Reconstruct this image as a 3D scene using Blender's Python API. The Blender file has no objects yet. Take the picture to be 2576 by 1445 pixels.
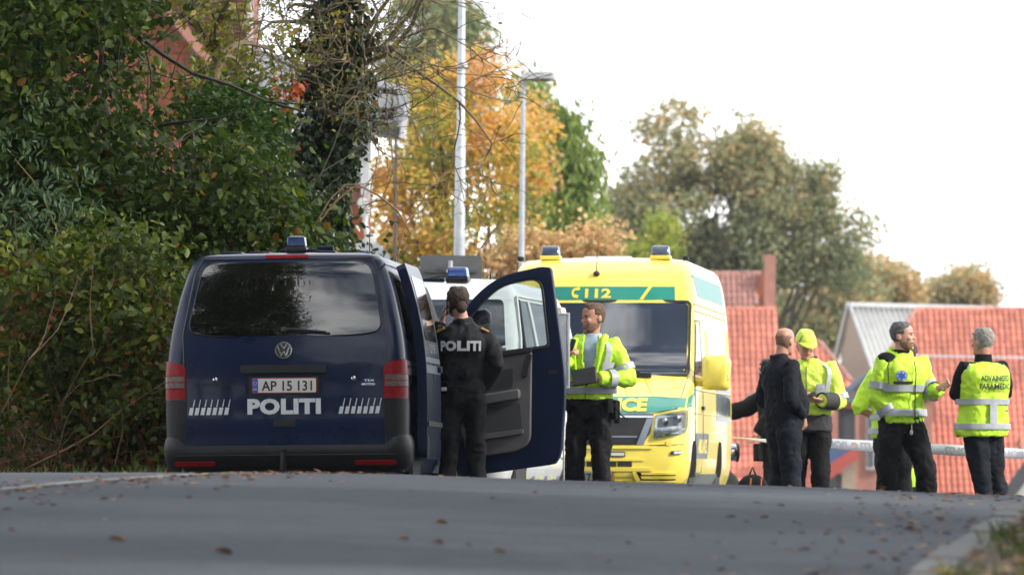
import bpy, math, random
import numpy as np
from mathutils import Vector, Matrix, Euler, noise as mnoise
R = math.radians
C = bpy.context.scene.collection
random.seed(7)
rng = np.random.default_rng(7)

# ---------------------------------------------------------------- camera
FPX, HZ, CAMZ = 16150.0, 1170.0, 1.6
PITCH = math.atan((HZ - 722.5) / FPX)
cam_d = bpy.data.cameras.new('camera'); cam = bpy.data.objects.new('camera', cam_d); C.objects.link(cam)
cam.location = (0, 0, CAMZ); cam.rotation_euler = (R(90) + PITCH, 0, 0)
cam_d.sensor_width = 36; cam_d.lens = FPX / 2576 * 36
cam_d.clip_start = 0.5; cam_d.clip_end = 4000
cam_d.dof.use_dof = True; cam_d.dof.focus_distance = 51.5; cam_d.dof.aperture_fstop = 5.1
bpy.context.scene.camera = cam

# ---------------------------------------------------------------- sky and sun
SUN_DIR = Vector((0.945, -0.31, 0)).normalized()
SUN_EL = R(31)
world = bpy.data.worlds.new('World'); bpy.context.scene.world = world; world.use_nodes = True
wt = world.node_tree; wt.nodes.clear()
def wn(t, **k):
    n = wt.nodes.new(t)
    for a, b in k.items(): setattr(n, a, b)
    return n
wo = wn('ShaderNodeOutputWorld'); wb = wn('ShaderNodeBackground'); wb.inputs['Strength'].default_value = 0.12
sky = wn('ShaderNodeTexSky', sky_type='NISHITA', sun_disc=False)
sky.sun_elevation = SUN_EL; sky.sun_rotation = math.atan2(SUN_DIR.x, SUN_DIR.y)
sky.air_density = 1.0; sky.dust_density = 1.5
tc = wn('ShaderNodeTexCoord'); sep = wn('ShaderNodeSeparateXYZ')
wt.links.new(tc.outputs['Generated'], sep.inputs[0])
mp = wn('ShaderNodeMapping'); mp.inputs['Scale'].default_value = (1, 1, 2.2); mp.inputs['Location'].default_value = (3.1, 0.4, 0.2)
wt.links.new(tc.outputs['Generated'], mp.inputs[0])
nz = wn('ShaderNodeTexNoise'); nz.inputs['Scale'].default_value = 3.0; nz.inputs['Detail'].default_value = 7; nz.inputs['Roughness'].default_value = 0.55
wt.links.new(mp.outputs[0], nz.inputs['Vector'])
ab = wn('ShaderNodeMath', operation='ABSOLUTE'); wt.links.new(sep.outputs['Z'], ab.inputs[0])
m1 = wn('ShaderNodeMath', operation='MULTIPLY_ADD'); m1.inputs[1].default_value = -0.26; m1.inputs[2].default_value = 0.27
wt.links.new(ab.outputs[0], m1.inputs[0])
m2 = wn('ShaderNodeMath', operation='ADD'); wt.links.new(nz.outputs['Fac'], m2.inputs[0]); wt.links.new(m1.outputs[0], m2.inputs[1])
rp = wn('ShaderNodeValToRGB'); rp.color_ramp.elements[0].position = 0.46; rp.color_ramp.elements[1].position = 0.60
wt.links.new(m2.outputs[0], rp.inputs[0])
nz2 = wn('ShaderNodeTexNoise'); nz2.inputs['Scale'].default_value = 4.0; nz2.inputs['Detail'].default_value = 5
wt.links.new(mp.outputs[0], nz2.inputs['Vector'])
rp2 = wn('ShaderNodeValToRGB')
rp2.color_ramp.elements[0].position = 0.36; rp2.color_ramp.elements[0].color = (7.5, 8.2, 9.8, 1)
rp2.color_ramp.elements[1].position = 0.58; rp2.color_ramp.elements[1].color = (19.5, 19.4, 19.4, 1)
wt.links.new(nz2.outputs['Fac'], rp2.inputs[0])
mx = wn('ShaderNodeMix', data_type='RGBA')
wt.links.new(rp.outputs['Color'], mx.inputs['Factor'])
wt.links.new(sky.outputs[0], mx.inputs['A']); wt.links.new(rp2.outputs['Color'], mx.inputs['B'])
wt.links.new(mx.outputs['Result'], wb.inputs['Color']); wt.links.new(wb.outputs[0], wo.inputs[0])

sun_d = bpy.data.lights.new('sun', 'SUN'); sun = bpy.data.objects.new('sun', sun_d); C.objects.link(sun)
sun_d.energy = 4.0; sun_d.angle = R(1.5); sun_d.color = (1.0, 0.93, 0.82)
sd = Vector((SUN_DIR.x * math.cos(SUN_EL), SUN_DIR.y * math.cos(SUN_EL), math.sin(SUN_EL)))
sun.rotation_euler = sd.to_track_quat('Z', 'Y').to_euler(); sun.location = (60, 0, 60)
vs = bpy.context.scene.view_settings
vs.view_transform = 'Standard'; vs.look = 'None'; vs.gamma = 1; vs.use_curve_mapping = False; vs.exposure = 0.25
cy = bpy.context.scene.cycles
cy.max_bounces = 8; cy.transparent_max_bounces = 16; cy.sample_clamp_indirect = 6
try: cy.use_denoising = True
except Exception: pass

# ---------------------------------------------------------------- helpers
_f = Vector((0, math.cos(PITCH), math.sin(PITCH))); _u = Vector((0, -math.sin(PITCH), math.cos(PITCH)))
def P(px, py, Y):
    d = _f + Vector((1, 0, 0)) * ((px - 1288) / FPX) + _u * ((722.5 - py) / FPX)
    return Vector((0, 0, CAMZ)) + d * (Y / d.y)
_lx = [-30, -3, -1.8, -0.44, 0, 1.2, 1.9, 2.4, 3.03, 4.5, 8, 30]
_lz = [0.036, 0.036, 0.036, 0.019, 0, -0.032, -0.054, -0.08, -0.103, -0.14, -0.17, -0.17]
_dy = [-20, 0, 10, 20, 24, 30, 34, 38, 42, 46, 50, 54, 60, 66, 75, 90, 120, 160, 200, 300, 3000]
_dz = [2.0, 1.5, 0.95, 0.50, 0.35, 0.15, 0.045, 0, 0.03, 0.12, 0.23, 0.30, 0.34, 0.37, 0.5, 1.2, 3.2, 5.2, 6.5, 7.5, 9]
def _smooth(xs, ys):
    xs = np.array(xs, float); ys = np.array(ys, float)
    m = np.gradient(ys, xs)
    def f(x):
        x = np.clip(x, xs[0], xs[-1]); i = np.clip(np.searchsorted(xs, x) - 1, 0, len(xs) - 2)
        h = xs[i+1] - xs[i]; t = (x - xs[i]) / h
        return ((2*t**3-3*t**2+1)*ys[i] + (t**3-2*t**2+t)*h*m[i] + (-2*t**3+3*t**2)*ys[i+1] + (t**3-t**2)*h*m[i+1])
    return f
_L, _D = _smooth(_lx, _lz), _smooth(_dy, _dz)
def G(x, y):
    return CAMZ - 0.00204 * y + _L(x) - _D(y)

def tag(o, label=None, cat=None, group=None, kind=None):
    if label: o['label'] = label
    if cat: o['category'] = cat
    if group: o['group'] = group
    if kind: o['kind'] = kind
    return o
def thing(name, label, cat, loc=(0, 0, 0), rot=(0, 0, 0), group=None):
    o = bpy.data.objects.new(name, None); C.objects.link(o)
    o.empty_display_size = 0.2
    o.location = loc; o.rotation_euler = rot
    return tag(o, label, cat, group)

def link_mesh(name, me, mats, parent=None, smooth=35, mods=()):
    o = bpy.data.objects.new(name, me); C.objects.link(o)
    for m in (mats if isinstance(mats, (list, tuple)) else [mats]): me.materials.append(m)
    if parent: o.parent = parent
    if smooth:
        me.polygons.foreach_set('use_smooth', [True] * len(me.polygons))
        try: me.set_sharp_from_angle(angle=R(smooth))
        except Exception: pass
    return o
def quad_mesh(name, V, Q, tint=None):
    me = bpy.data.meshes.new(name)
    n = Q.shape[1]
    me.vertices.add(len(V)); me.vertices.foreach_set('co', np.ascontiguousarray(V, dtype=np.float32).ravel())
    me.loops.add(Q.size); me.loops.foreach_set('vertex_index', np.ascontiguousarray(Q, dtype=np.int32).ravel())
    me.polygons.add(len(Q)); me.polygons.foreach_set('loop_start', np.arange(0, Q.size, n, dtype=np.int32))
    if tint is not None:
        a = me.attributes.new('tint', 'FLOAT', 'FACE'); a.data.foreach_set('value', np.ascontiguousarray(tint, dtype=np.float32))
    me.update(calc_edges=True); return me

def frame_of(d, ref=None):
    d = Vector(d).normalized()
    r = Vector(ref) if ref is not None else (Vector((0, 0, 1)) if abs(d.z) < 0.9 else Vector((0, 1, 0)))
    a = r.cross(d)
    if a.length < 1e-5: a = Vector((1, 0, 0)).cross(d)
    a.normalize(); return a, d.cross(a).normalized()

class MB:
    def __init__(s): s.v = []; s.f = []; s.m = []
    def add(s, vs, fs, m=0):
        b = len(s.v); s.v += [tuple(x) for x in vs]; s.f += [tuple(i + b for i in f) for f in fs]; s.m += [m] * len(fs); return s
    def box(s, c, sz, M=None, m=0):
        x, y, z = [k / 2 for k in sz]
        vs = [Vector((i, j, k)) for k in (-z, z) for j in (-y, y) for i in (-x, x)]
        if M is not None: vs = [M @ v for v in vs]
        c = Vector(c); vs = [v + c for v in vs]
        return s.add(vs, [(0, 2, 3, 1), (4, 5, 7, 6), (0, 1, 5, 4), (1, 3, 7, 5), (3, 2, 6, 7), (2, 0, 4, 6)], m)
    def hexa(s, p, m=0):   # 8 points: bottom 4 (ccw), top 4 (ccw)
        return s.add(p, [(3, 2, 1, 0), (4, 5, 6, 7), (0, 1, 5, 4), (1, 2, 6, 5), (2, 3, 7, 6), (3, 0, 4, 7)], m)
    def bar(s, a, b, w, h, ref=None, m=0):
        a, b = Vector(a), Vector(b); x, y = frame_of(b - a, ref); w /= 2; h /= 2
        return s.hexa([a - x*w - y*h, a + x*w - y*h, a + x*w + y*h, a - x*w + y*h, b - x*w - y*h, b + x*w - y*h, b + x*w + y*h, b - x*w + y*h], m)
    def loft(s, rings, caps=True, m=0, closed=True):
        n = len(rings[0]); vs = [p for r in rings for p in r]; fs = []
        for i in range(len(rings) - 1):
            for j in range(n if closed else n - 1):
                k = (j + 1) % n
                fs.append((i*n+j, i*n+k, (i+1)*n+k, (i+1)*n+j))
        if caps:
            fs.append(tuple(reversed(range(n)))); fs.append(tuple(range((len(rings)-1)*n, len(rings)*n)))
        return s.add(vs, fs, m)
    def tube(s, pts, rad, n=8, caps=True, ref=None, flat=1.0, m=0):
        pts = [Vector(p) for p in pts]; rings = []
        if not isinstance(rad, (list, tuple)): rad = [rad] * len(pts)
        a = None
        for i, p in enumerate(pts):
            d = pts[min(i+1, len(pts)-1)] - pts[max(i-1, 0)]
            if d.length < 1e-7: d = Vector((0, 0, 1))
            if a is None: a, b = frame_of(d, ref)
            else:
                d.normalize(); a = (a - d * a.dot(d)).normalized(); b = d.cross(a)
            r = rad[i]; ra, rb = r if isinstance(r, tuple) else (r, r * flat)
            rings.append([p + a * (ra * math.cos(t)) + b * (rb * math.sin(t)) for t in [2*math.pi*k/n for k in range(n)]])
        return s.loft(rings, caps, m)
    def prism(s, poly, fn, d0, d1, m=0):   # poly (u,v) counter-clockwise; fn(u,v,d) -> point
        n = len(poly)
        vs = [fn(u, v, d0) for u, v in poly] + [fn(u, v, d1) for u, v in poly]
        return s.add(vs, [tuple(reversed(range(n))), tuple(range(n, 2*n))] + [(i, (i+1) % n, n + (i+1) % n, n + i) for i in range(n)], m)
    def lathe(s, prof, c, axis=(0, 0, 1), n=16, m=0):
        a, b = frame_of(axis); ax = Vector(axis).normalized(); c = Vector(c)
        return s.loft([[c + ax * h + a * (r * math.cos(t)) + b * (r * math.sin(t)) for t in [2*math.pi*k/n for k in range(n)]] for r, h in prof], True, m)
    def ball(s, c, r, n=10, k=8, M=None, m=0):
        r = r if isinstance(r, (tuple, list)) else (r, r, r); c = Vector(c); rings = []
        for i in range(k + 1):
            t = math.pi * min(max(i / k, 0.02), 0.98)
            ring = [Vector((r[0]*math.sin(t)*math.cos(q), r[1]*math.sin(t)*math.sin(q), -r[2]*math.cos(t))) for q in [2*math.pi*j/n for j in range(n)]]
            rings.append([c + (M @ p if M is not None else p) for p in ring])
        return s.loft(rings, True, m)
    def patch(s, poly, fn, nu=6, nv=6, off=0.004, th=0.01, m=0):   # convex polygon laid on a surface fn(u,v,offset)
        vsv = [p[1] for p in poly]; v0, v1 = min(vsv), max(vsv)
        rows = sorted(set([round(v0 + (v1-v0)*i/nv, 5) for i in range(nv+1)] + [round(v, 5) for v in vsv]))
        rr = [rows[0]]
        for v in rows[1:]:
            if v - rr[-1] > (v1-v0) * 0.004: rr.append(v)
        rows = rr; ext = []
        e = (v1 - v0) * 1e-4; n = len(poly)
        for v in rows:
            q = min(max(v, v0 + e), v1 - e); xs = []
            for i in range(n):
                (a, b), (c, d) = poly[i], poly[(i+1) % n]
                if (b - q) * (d - q) <= 0 and abs(d - b) > 1e-9: xs.append(a + (c - a) * (q - b) / (d - b))
            ext.append((min(xs), max(xs)))
        W = nu + 1; top = []; bot = []
        for v, (a, b) in zip(rows, ext):
            for i in range(W):
                u = a + (b - a) * i / nu
                top.append(fn(u, v, off)); bot.append(fn(u, v, off - th))
        N = len(top); fs = []
        for j in range(len(rows) - 1):
            for i in range(nu): fs.append((j*W+i, j*W+i+1, (j+1)*W+i+1, (j+1)*W+i))
        bd = [i for i in range(W)] + [j*W+nu for j in range(1, len(rows))] + [(len(rows)-1)*W+i for i in range(nu-1, -1, -1)] + [j*W for j in range(len(rows)-2, 0, -1)]
        for k in range(len(bd)):
            a, b = bd[k], bd[(k+1) % len(bd)]; fs.append((a, N + a, N + b, b))
        return s.add(top + bot, fs, m)
    def build(s, name, mats, parent=None, smooth=35, bevel=0, sub=0, solid=0):
        me = bpy.data.meshes.new(name); me.from_pydata([tuple(p) for p in s.v], [], s.f)
        if any(s.m): me.polygons.foreach_set('material_index', s.m)
        me.update()
        o = link_mesh(name, me, mats, parent, smooth)
        if solid: q = o.modifiers.new('solid', 'SOLIDIFY'); q.thickness = solid; q.offset = -1
        if bevel:
            q = o.modifiers.new('bevel', 'BEVEL'); q.width = bevel; q.segments = 2; q.limit_method = 'ANGLE'; q.angle_limit = R(38)
        if sub: q = o.modifiers.new('sub', 'SUBSURF'); q.levels = sub; q.render_levels = sub
        return o

def rpoly(pts, r, n=4):
    out = []; N = len(pts)
    if not isinstance(r, (list, tuple)): r = [r] * N
    for i in range(N):
        p0, p, p1 = Vector(pts[i-1]), Vector(pts[i]), Vector(pts[(i+1) % N])
        a, b = (p0 - p), (p1 - p); q = min(r[i], a.length * 0.49, b.length * 0.49)
        A, B = p + a.normalized() * q, p + b.normalized() * q
        for k in range(n + 1):
            t = k / n; out.append(tuple(A * (1-t)**2 + p * (2*t*(1-t)) + B * t**2))
    return out
def rect(u0, v0, u1, v1, r=0.0, n=4):
    p = [(u0, v0), (u1, v0), (u1, v1), (u0, v1)]
    return rpoly(p, r, n) if r else p

def text_geo(s, h=1.0, bold=0.0, wide=1.0, align='CENTER', sp=1.0):
    cu = bpy.data.curves.new('lettering', 'FONT'); cu.body = s; cu.size = 1; cu.align_x = align; cu.offset = bold
    cu.space_character = sp; cu.resolution_u = 3
    ob = bpy.data.objects.new('lettering', cu); C.objects.link(ob)
    dg = bpy.context.evaluated_depsgraph_get(); me = bpy.data.meshes.new_from_object(ob.evaluated_get(dg))
    V = [v.co.copy() for v in me.vertices]; F = [tuple(p.vertices) for p in me.polygons]
    bpy.data.objects.remove(ob); bpy.data.curves.remove(cu); bpy.data.meshes.remove(me)
    cap = 0.73
    return [(v.x / cap * h * wide, v.y / cap * h) for v in V], F
def text_on(mb, s, fn, u0, v0, h, bold=0.0, wide=1.0, align='CENTER', off=0.005, sp=1.0, shear=0.0, m=0, flip=1):
    V, F = text_geo(s, h, bold, wide, align, sp)
    return mb.add([fn(u0 + flip * (u + shear * v), v0 + v, off) for u, v in V], F, m)

# ---------------------------------------------------------------- materials
def mat(name, col, rough=0.5, metal=0.0, var=0.12, vs=6.0, bump=0.0, bs=40.0, coat=0.0, spec=0.5, ramp=None, bdist=0.01, sheen=0.0, orand=0.0):
    m = bpy.data.materials.new(name); m.use_nodes = True; t = m.node_tree; b = t.nodes['Principled BSDF']
    b.inputs['Roughness'].default_value = rough; b.inputs['Metallic'].default_value = metal
    b.inputs['Specular IOR Level'].default_value = spec
    if coat: b.inputs['Coat Weight'].default_value = coat; b.inputs['Coat Roughness'].default_value = 0.06
    if sheen: b.inputs['Sheen Weight'].default_value = sheen
    c = t.nodes.new('ShaderNodeTexCoord')
    n = t.nodes.new('ShaderNodeTexNoise'); n.inputs['Scale'].default_value = vs; n.inputs['Detail'].default_value = 5
    t.links.new(c.outputs['Object'], n.inputs['Vector'])
    r = t.nodes.new('ShaderNodeValToRGB')
    if ramp is None:
        lo = [k * (1 - var) for k in col]; hi = [k * (1 + var) for k in col]
        r.color_ramp.elements[0].color = (*lo, 1); r.color_ramp.elements[1].color = (*hi, 1)
        r.color_ramp.elements[0].position = 0.3; r.color_ramp.elements[1].position = 0.7
    else:
        e = r.color_ramp.elements
        while len(e) < len(ramp): e.new(0.5)
        for i, (p, k) in enumerate(ramp): e[i].position = p; e[i].color = (*k, 1)
    t.links.new(n.outputs['Fac'], r.inputs[0]); t.links.new(r.outputs['Color'], b.inputs['Base Color'])
    if orand:
        oi = t.nodes.new('ShaderNodeObjectInfo'); om = t.nodes.new('ShaderNodeMapRange'); om.inputs['To Min'].default_value = 1 - orand; om.inputs['To Max'].default_value = 1 + orand * 0.7
        hv = t.nodes.new('ShaderNodeHueSaturation'); t.links.new(oi.outputs['Random'], om.inputs[0]); t.links.new(om.outputs[0], hv.inputs['Value']); t.links.new(r.outputs['Color'], hv.inputs['Color']); t.links.new(hv.outputs[0], b.inputs['Base Color'])
    rr = t.nodes.new('ShaderNodeMapRange'); rr.inputs['To Min'].default_value = max(0.0, rough * 0.8); rr.inputs['To Max'].default_value = min(1, rough * 1.25)
    t.links.new(n.outputs['Fac'], rr.inputs[0]); t.links.new(rr.outputs[0], b.inputs['Roughness'])
    if bump:
        n2 = t.nodes.new('ShaderNodeTexNoise'); n2.inputs['Scale'].default_value = bs; n2.inputs['Detail'].default_value = 4
        t.links.new(c.outputs['Object'], n2.inputs['Vector'])
        bp = t.nodes.new('ShaderNodeBump'); bp.inputs['Strength'].default_value = bump; bp.inputs['Distance'].default_value = bdist
        t.links.new(n2.outputs['Fac'], bp.inputs['Height']); t.links.new(bp.outputs[0], b.inputs['Normal'])
    return m
def leafmat(name, ramp, rough=0.45, trans=0.35, spec=0.5):
    m = bpy.data.materials.new(name); m.use_nodes = True; t = m.node_tree; b = t.nodes['Principled BSDF']
    b.inputs['Roughness'].default_value = rough; b.inputs['Specular IOR Level'].default_value = spec
    a = t.nodes.new('ShaderNodeAttribute'); a.attribute_name = 'tint'
    r = t.nodes.new('ShaderNodeValToRGB'); e = r.color_ramp.elements
    while len(e) < len(ramp): e.new(0.5)
    for i, (p, k) in enumerate(ramp): e[i].position = p; e[i].color = (*k, 1)
    t.links.new(a.outputs['Fac'], r.inputs[0]); t.links.new(r.outputs['Color'], b.inputs['Base Color'])
    tr = t.nodes.new('ShaderNodeBsdfTranslucent'); mx = t.nodes.new('ShaderNodeMixShader'); mx.inputs[0].default_value = trans
    hs = t.nodes.new('ShaderNodeHueSaturation'); hs.inputs['Value'].default_value = 1.25; hs.inputs['Saturation'].default_value = 1.1
    t.links.new(r.outputs['Color'], hs.inputs['Color']); t.links.new(hs.outputs[0], tr.inputs[0])
    t.links.new(b.outputs[0], mx.inputs[1]); t.links.new(tr.outputs[0], mx.inputs[2])
    t.links.new(mx.outputs[0], t.nodes['Material Output'].inputs[0])
    return m
def glassmat(name, tintc=(0.8, 0.85, 0.85), a=0.35, rough=0.02):
    m = bpy.data.materials.new(name); m.use_nodes = True; t = m.node_tree; t.nodes.remove(t.nodes['Principled BSDF'])
    tr = t.nodes.new('ShaderNodeBsdfTransparent'); tr.inputs[0].default_value = (*[k * a for k in tintc], 1)
    gl = t.nodes.new('ShaderNodeBsdfGlossy'); gl.inputs['Roughness'].default_value = rough
    fr = t.nodes.new('ShaderNodeFresnel'); fr.inputs[0].default_value = 1.55
    mx = t.nodes.new('ShaderNodeMixShader')
    t.links.new(fr.outputs[0], mx.inputs[0]); t.links.new(tr.outputs[0], mx.inputs[1]); t.links.new(gl.outputs[0], mx.inputs[2])
    t.links.new(mx.outputs[0], t.nodes['Material Output'].inputs[0])
    return m
M = {}
M['navy'] = mat('navy paint', (0.0010, 0.0082, 0.034), 0.28, coat=0.22, var=0.1, vs=3, spec=0.2)
M['navy_in'] = mat('navy door frame', (0.0012, 0.0075, 0.030), 0.42, var=0.15, vs=4, spec=0.2)
M['dglass'] = mat('dark privacy glass', (0.002, 0.002, 0.0025), 0.015, var=0.0, spec=0.9, coat=0.7)
M['wsglass'] = mat('windscreen glass', (0.020, 0.026, 0.036), 0.03, var=0.25, vs=2, spec=0.9, coat=0.9)
M['glass'] = glassmat('clear glass', a=0.85)
M['rubber'] = mat('black rubber', (0.01, 0.01, 0.011), 0.7, bump=0.15, bs=60)
M['matte'] = mat('matt black wheel arch', (0.012, 0.012, 0.013), 0.95, spec=0.05)
M['bumper'] = mat('black bumper plastic', (0.0055, 0.006, 0.0075), 0.45, bump=0.1, bs=200, var=0.25, spec=0.3)
M['plastic'] = mat('dark grey plastic', (0.010, 0.0105, 0.012), 0.5, bump=0.1, bs=200, var=0.2, spec=0.3)
M['blackp'] = mat('black plastic', (0.007, 0.007, 0.008), 0.4, var=0.2)
M['trim'] = mat('grey door trim', (0.085, 0.082, 0.085), 0.6, bump=0.15, bs=250)
M['trimd'] = mat('dark door pocket', (0.036, 0.038, 0.041), 0.7, bump=0.1, bs=200)
M['redlens'] = mat('red lens', (0.19, 0.002, 0.005), 0.3, var=0.3, vs=30, spec=0.2)
M['clearlens'] = mat('clear lens', (0.105, 0.07, 0.06), 0.25, spec=0.3, var=0.35, vs=40)
M['redrefl'] = mat('red reflector', (0.20, 0.003, 0.006), 0.4, spec=0.2)
M['chrome'] = mat('chrome', (0.55, 0.56, 0.58), 0.14, metal=1, var=0.05)
M['alu'] = mat('aluminium', (0.5, 0.5, 0.5), 0.4, metal=0.6)
M['galv'] = mat('galvanised steel', (0.40, 0.43, 0.47), 0.45, metal=0.3, var=0.15, vs=10)
M['retro'] = mat('reflective sheeting', (0.52, 0.54, 0.55), 0.4, var=0.08, vs=20)
M['retrod'] = mat('grey reflective stripe', (0.15, 0.18, 0.22), 0.3, var=0.12)
M['white'] = mat('white paint', (0.78, 0.80, 0.80), 0.3, coat=0.7, var=0.04)
M['platew'] = mat('plate white', (0.55, 0.53, 0.49), 0.4, var=0.05)
M['plated'] = mat('plate dull white', (0.34, 0.33, 0.32), 0.45, var=0.06)
M['platered'] = mat('plate red border', (0.32, 0.05, 0.03), 0.5)
M['ink'] = mat('black ink', (0.012, 0.012, 0.014), 0.5)
M['eublue'] = mat('plate blue', (0.02, 0.08, 0.40), 0.4)
M['beacon'] = mat('blue beacon', (0.012, 0.045, 0.22), 0.10, coat=1, var=0.4, vs=25)
M['beacond'] = mat('dark blue beacon', (0.006, 0.022, 0.10), 0.12, coat=0.8, var=0.4, vs=25)
M['beacong'] = mat('grey blue beacon', (0.05, 0.075, 0.14), 0.12, coat=1, var=0.4, vs=25)
M['yellow'] = mat('ambulance yellow', (0.79, 0.645, 0.10), 0.34, coat=0.55, var=0.09, vs=2.5)
M['green'] = mat('ambulance green', (0.008, 0.20, 0.145), 0.35, coat=0.3, var=0.06)
M['letter'] = mat('lettering yellow', (0.72, 0.56, 0.07), 0.4)
M['greyband'] = mat('grey side film', (0.09, 0.12, 0.13), 0.25, coat=0.5, var=0.15)
M['lime'] = mat('lime check', (0.42, 0.50, 0.06), 0.4)
# ---------------------------------------------------------------- more materials
M['asphalt'] = mat('asphalt', (0.06, 0.062, 0.066), 0.85, bump=0.5, bs=90, bdist=0.004, spec=0.15)
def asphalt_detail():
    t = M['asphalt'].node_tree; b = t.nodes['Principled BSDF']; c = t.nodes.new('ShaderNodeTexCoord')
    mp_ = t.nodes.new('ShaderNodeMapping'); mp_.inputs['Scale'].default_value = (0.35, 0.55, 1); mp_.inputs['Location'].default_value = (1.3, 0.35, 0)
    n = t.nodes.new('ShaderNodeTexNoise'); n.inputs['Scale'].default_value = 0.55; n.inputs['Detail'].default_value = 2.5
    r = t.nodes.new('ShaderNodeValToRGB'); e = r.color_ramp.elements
    e[0].position = 0.44; e[0].color = (0.045, 0.052, 0.065, 1); e[1].position = 0.56; e[1].color = (0.074, 0.083, 0.099, 1)  # broad bands paint soft tree shade into the asphalt colour
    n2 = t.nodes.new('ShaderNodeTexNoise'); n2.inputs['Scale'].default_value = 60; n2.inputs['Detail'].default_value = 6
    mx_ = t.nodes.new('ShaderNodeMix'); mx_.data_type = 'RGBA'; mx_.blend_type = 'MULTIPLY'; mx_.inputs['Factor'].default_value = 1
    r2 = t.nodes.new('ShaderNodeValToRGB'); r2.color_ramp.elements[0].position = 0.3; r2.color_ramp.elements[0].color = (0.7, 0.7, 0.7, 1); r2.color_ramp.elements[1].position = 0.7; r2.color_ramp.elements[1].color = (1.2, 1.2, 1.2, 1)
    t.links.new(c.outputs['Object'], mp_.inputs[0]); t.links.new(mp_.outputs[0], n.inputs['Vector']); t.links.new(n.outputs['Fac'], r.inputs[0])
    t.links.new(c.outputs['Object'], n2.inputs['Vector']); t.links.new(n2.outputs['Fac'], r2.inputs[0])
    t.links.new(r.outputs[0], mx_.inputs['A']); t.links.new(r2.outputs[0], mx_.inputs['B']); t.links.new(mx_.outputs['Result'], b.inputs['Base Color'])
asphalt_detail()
M['soil'] = mat('earth and grass', (0.05, 0.055, 0.02), 0.9, bump=0.6, bs=14, bdist=0.05, ramp=[(0.3, (0.045, 0.035, 0.02)), (0.5, (0.05, 0.06, 0.02)), (0.7, (0.07, 0.075, 0.03))])
M['vergem'] = mat('leafy verge', (0.05, 0.04, 0.02), 0.9, bump=0.8, bs=20, bdist=0.04, ramp=[(0.3, (0.035, 0.025, 0.016)), (0.5, (0.06, 0.04, 0.02)), (0.62, (0.04, 0.055, 0.018)), (0.75, (0.09, 0.05, 0.02))])
M['kerb'] = mat('granite kerb', (0.095, 0.097, 0.095), 0.8, bump=0.4, bs=60, var=0.25, vs=14)
M['linepaint'] = mat('worn road paint', (0.4, 0.4, 0.38), 0.6, vs=9, ramp=[(0.40, (0.07, 0.073, 0.08)), (0.55, (0.13, 0.135, 0.14)), (0.70, (0.30, 0.30, 0.29))])
M['bark'] = mat('bark', (0.05, 0.042, 0.03), 0.9, bump=0.8, bs=30, bdist=0.02, var=0.4, vs=12)
M['twig'] = mat('mossy twig', (0.13, 0.10, 0.055), 0.85, var=0.4, vs=5, bump=0.4, bs=60)
M['twigd'] = mat('dark twig', (0.035, 0.03, 0.02), 0.85, var=0.4, vs=5)
M['cane'] = mat('bramble cane', (0.20, 0.13, 0.07), 0.8, var=0.35, vs=4)
M['brick'] = mat('red brick', (0.26, 0.072, 0.032), 0.85, var=0.35, vs=3, orand=0.3, bump=0.3, bs=50)
M['brick2'] = mat('pink brick', (0.36, 0.17, 0.13), 0.85, var=0.2, vs=2)
M['mortar'] = mat('mortar', (0.26, 0.2, 0.16), 0.9)
M['brownroof'] = mat('brown hung tile', (0.15, 0.06, 0.045), 0.75, var=0.2, vs=2)
M['pantile'] = mat('orange red pantile', (0.54, 0.19, 0.13), 0.65, var=0.28, vs=0.9, orand=0.25)
M['pantiled'] = mat('dull red pantile', (0.34, 0.17, 0.14), 0.7, var=0.2, vs=0.9, orand=0.2)
M['slate'] = mat('grey slate', (0.34, 0.36, 0.39), 0.6, var=0.25, vs=3)
M['sheet'] = mat('grey fibre cement sheet', (0.50, 0.50, 0.48), 0.7, var=0.12, vs=1.5)
M['render'] = mat('beige render', (0.34, 0.27, 0.21), 0.9, var=0.08)
M['whitewood'] = mat('white painted wood', (0.50, 0.51, 0.53), 0.5, var=0.08)
M['darkwood'] = mat('dark grey wood', (0.05, 0.055, 0.065), 0.6, var=0.2)
M['bluewood'] = mat('blue grey wood', (0.11, 0.14, 0.19), 0.6, var=0.15)
M['blueroof'] = mat('blue felt roof', (0.05, 0.09, 0.20), 0.6, var=0.2)
M['redboard'] = mat('red painted board', (0.36, 0.06, 0.045), 0.6, var=0.12)
M['signback'] = mat('grey sign back', (0.10, 0.105, 0.115), 0.5, metal=0.2, var=0.15)
M['litter'] = leafmat('fallen leaf', [(0, (0.06, 0.028, 0.014)), (0.35, (0.13, 0.05, 0.018)), (0.6, (0.20, 0.075, 0.022)), (0.8, (0.24, 0.13, 0.03)), (1, (0.30, 0.22, 0.06))], 0.6, 0.15, 0.3)
M['leafA'] = leafmat('dark maple leaf', [(0, (0.014, 0.027, 0.005)), (0.5, (0.028, 0.052, 0.008)), (0.8, (0.055, 0.09, 0.012)), (0.95, (0.14, 0.16, 0.022)), (1, (0.17, 0.09, 0.02))], 0.55, 0.36, 0.18)
M['leafB'] = leafmat('bramble leaf', [(0, (0.030, 0.046, 0.009)), (0.3, (0.056, 0.085, 0.014)), (0.6, (0.115, 0.155, 0.024)), (0.8, (0.24, 0.25, 0.035)), (0.88, (0.12, 0.06, 0.03)), (0.95, (0.17, 0.08, 0.035)), (1, (0.26, 0.09, 0.025))], 0.5, 0.38, 0.3)
M['leafF'] = leafmat('glossy shrub leaf', [(0, (0.013, 0.034, 0.006)), (0.5, (0.028, 0.066, 0.011)), (1, (0.065, 0.11, 0.016))], 0.5, 0.32, 0.2)
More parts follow.
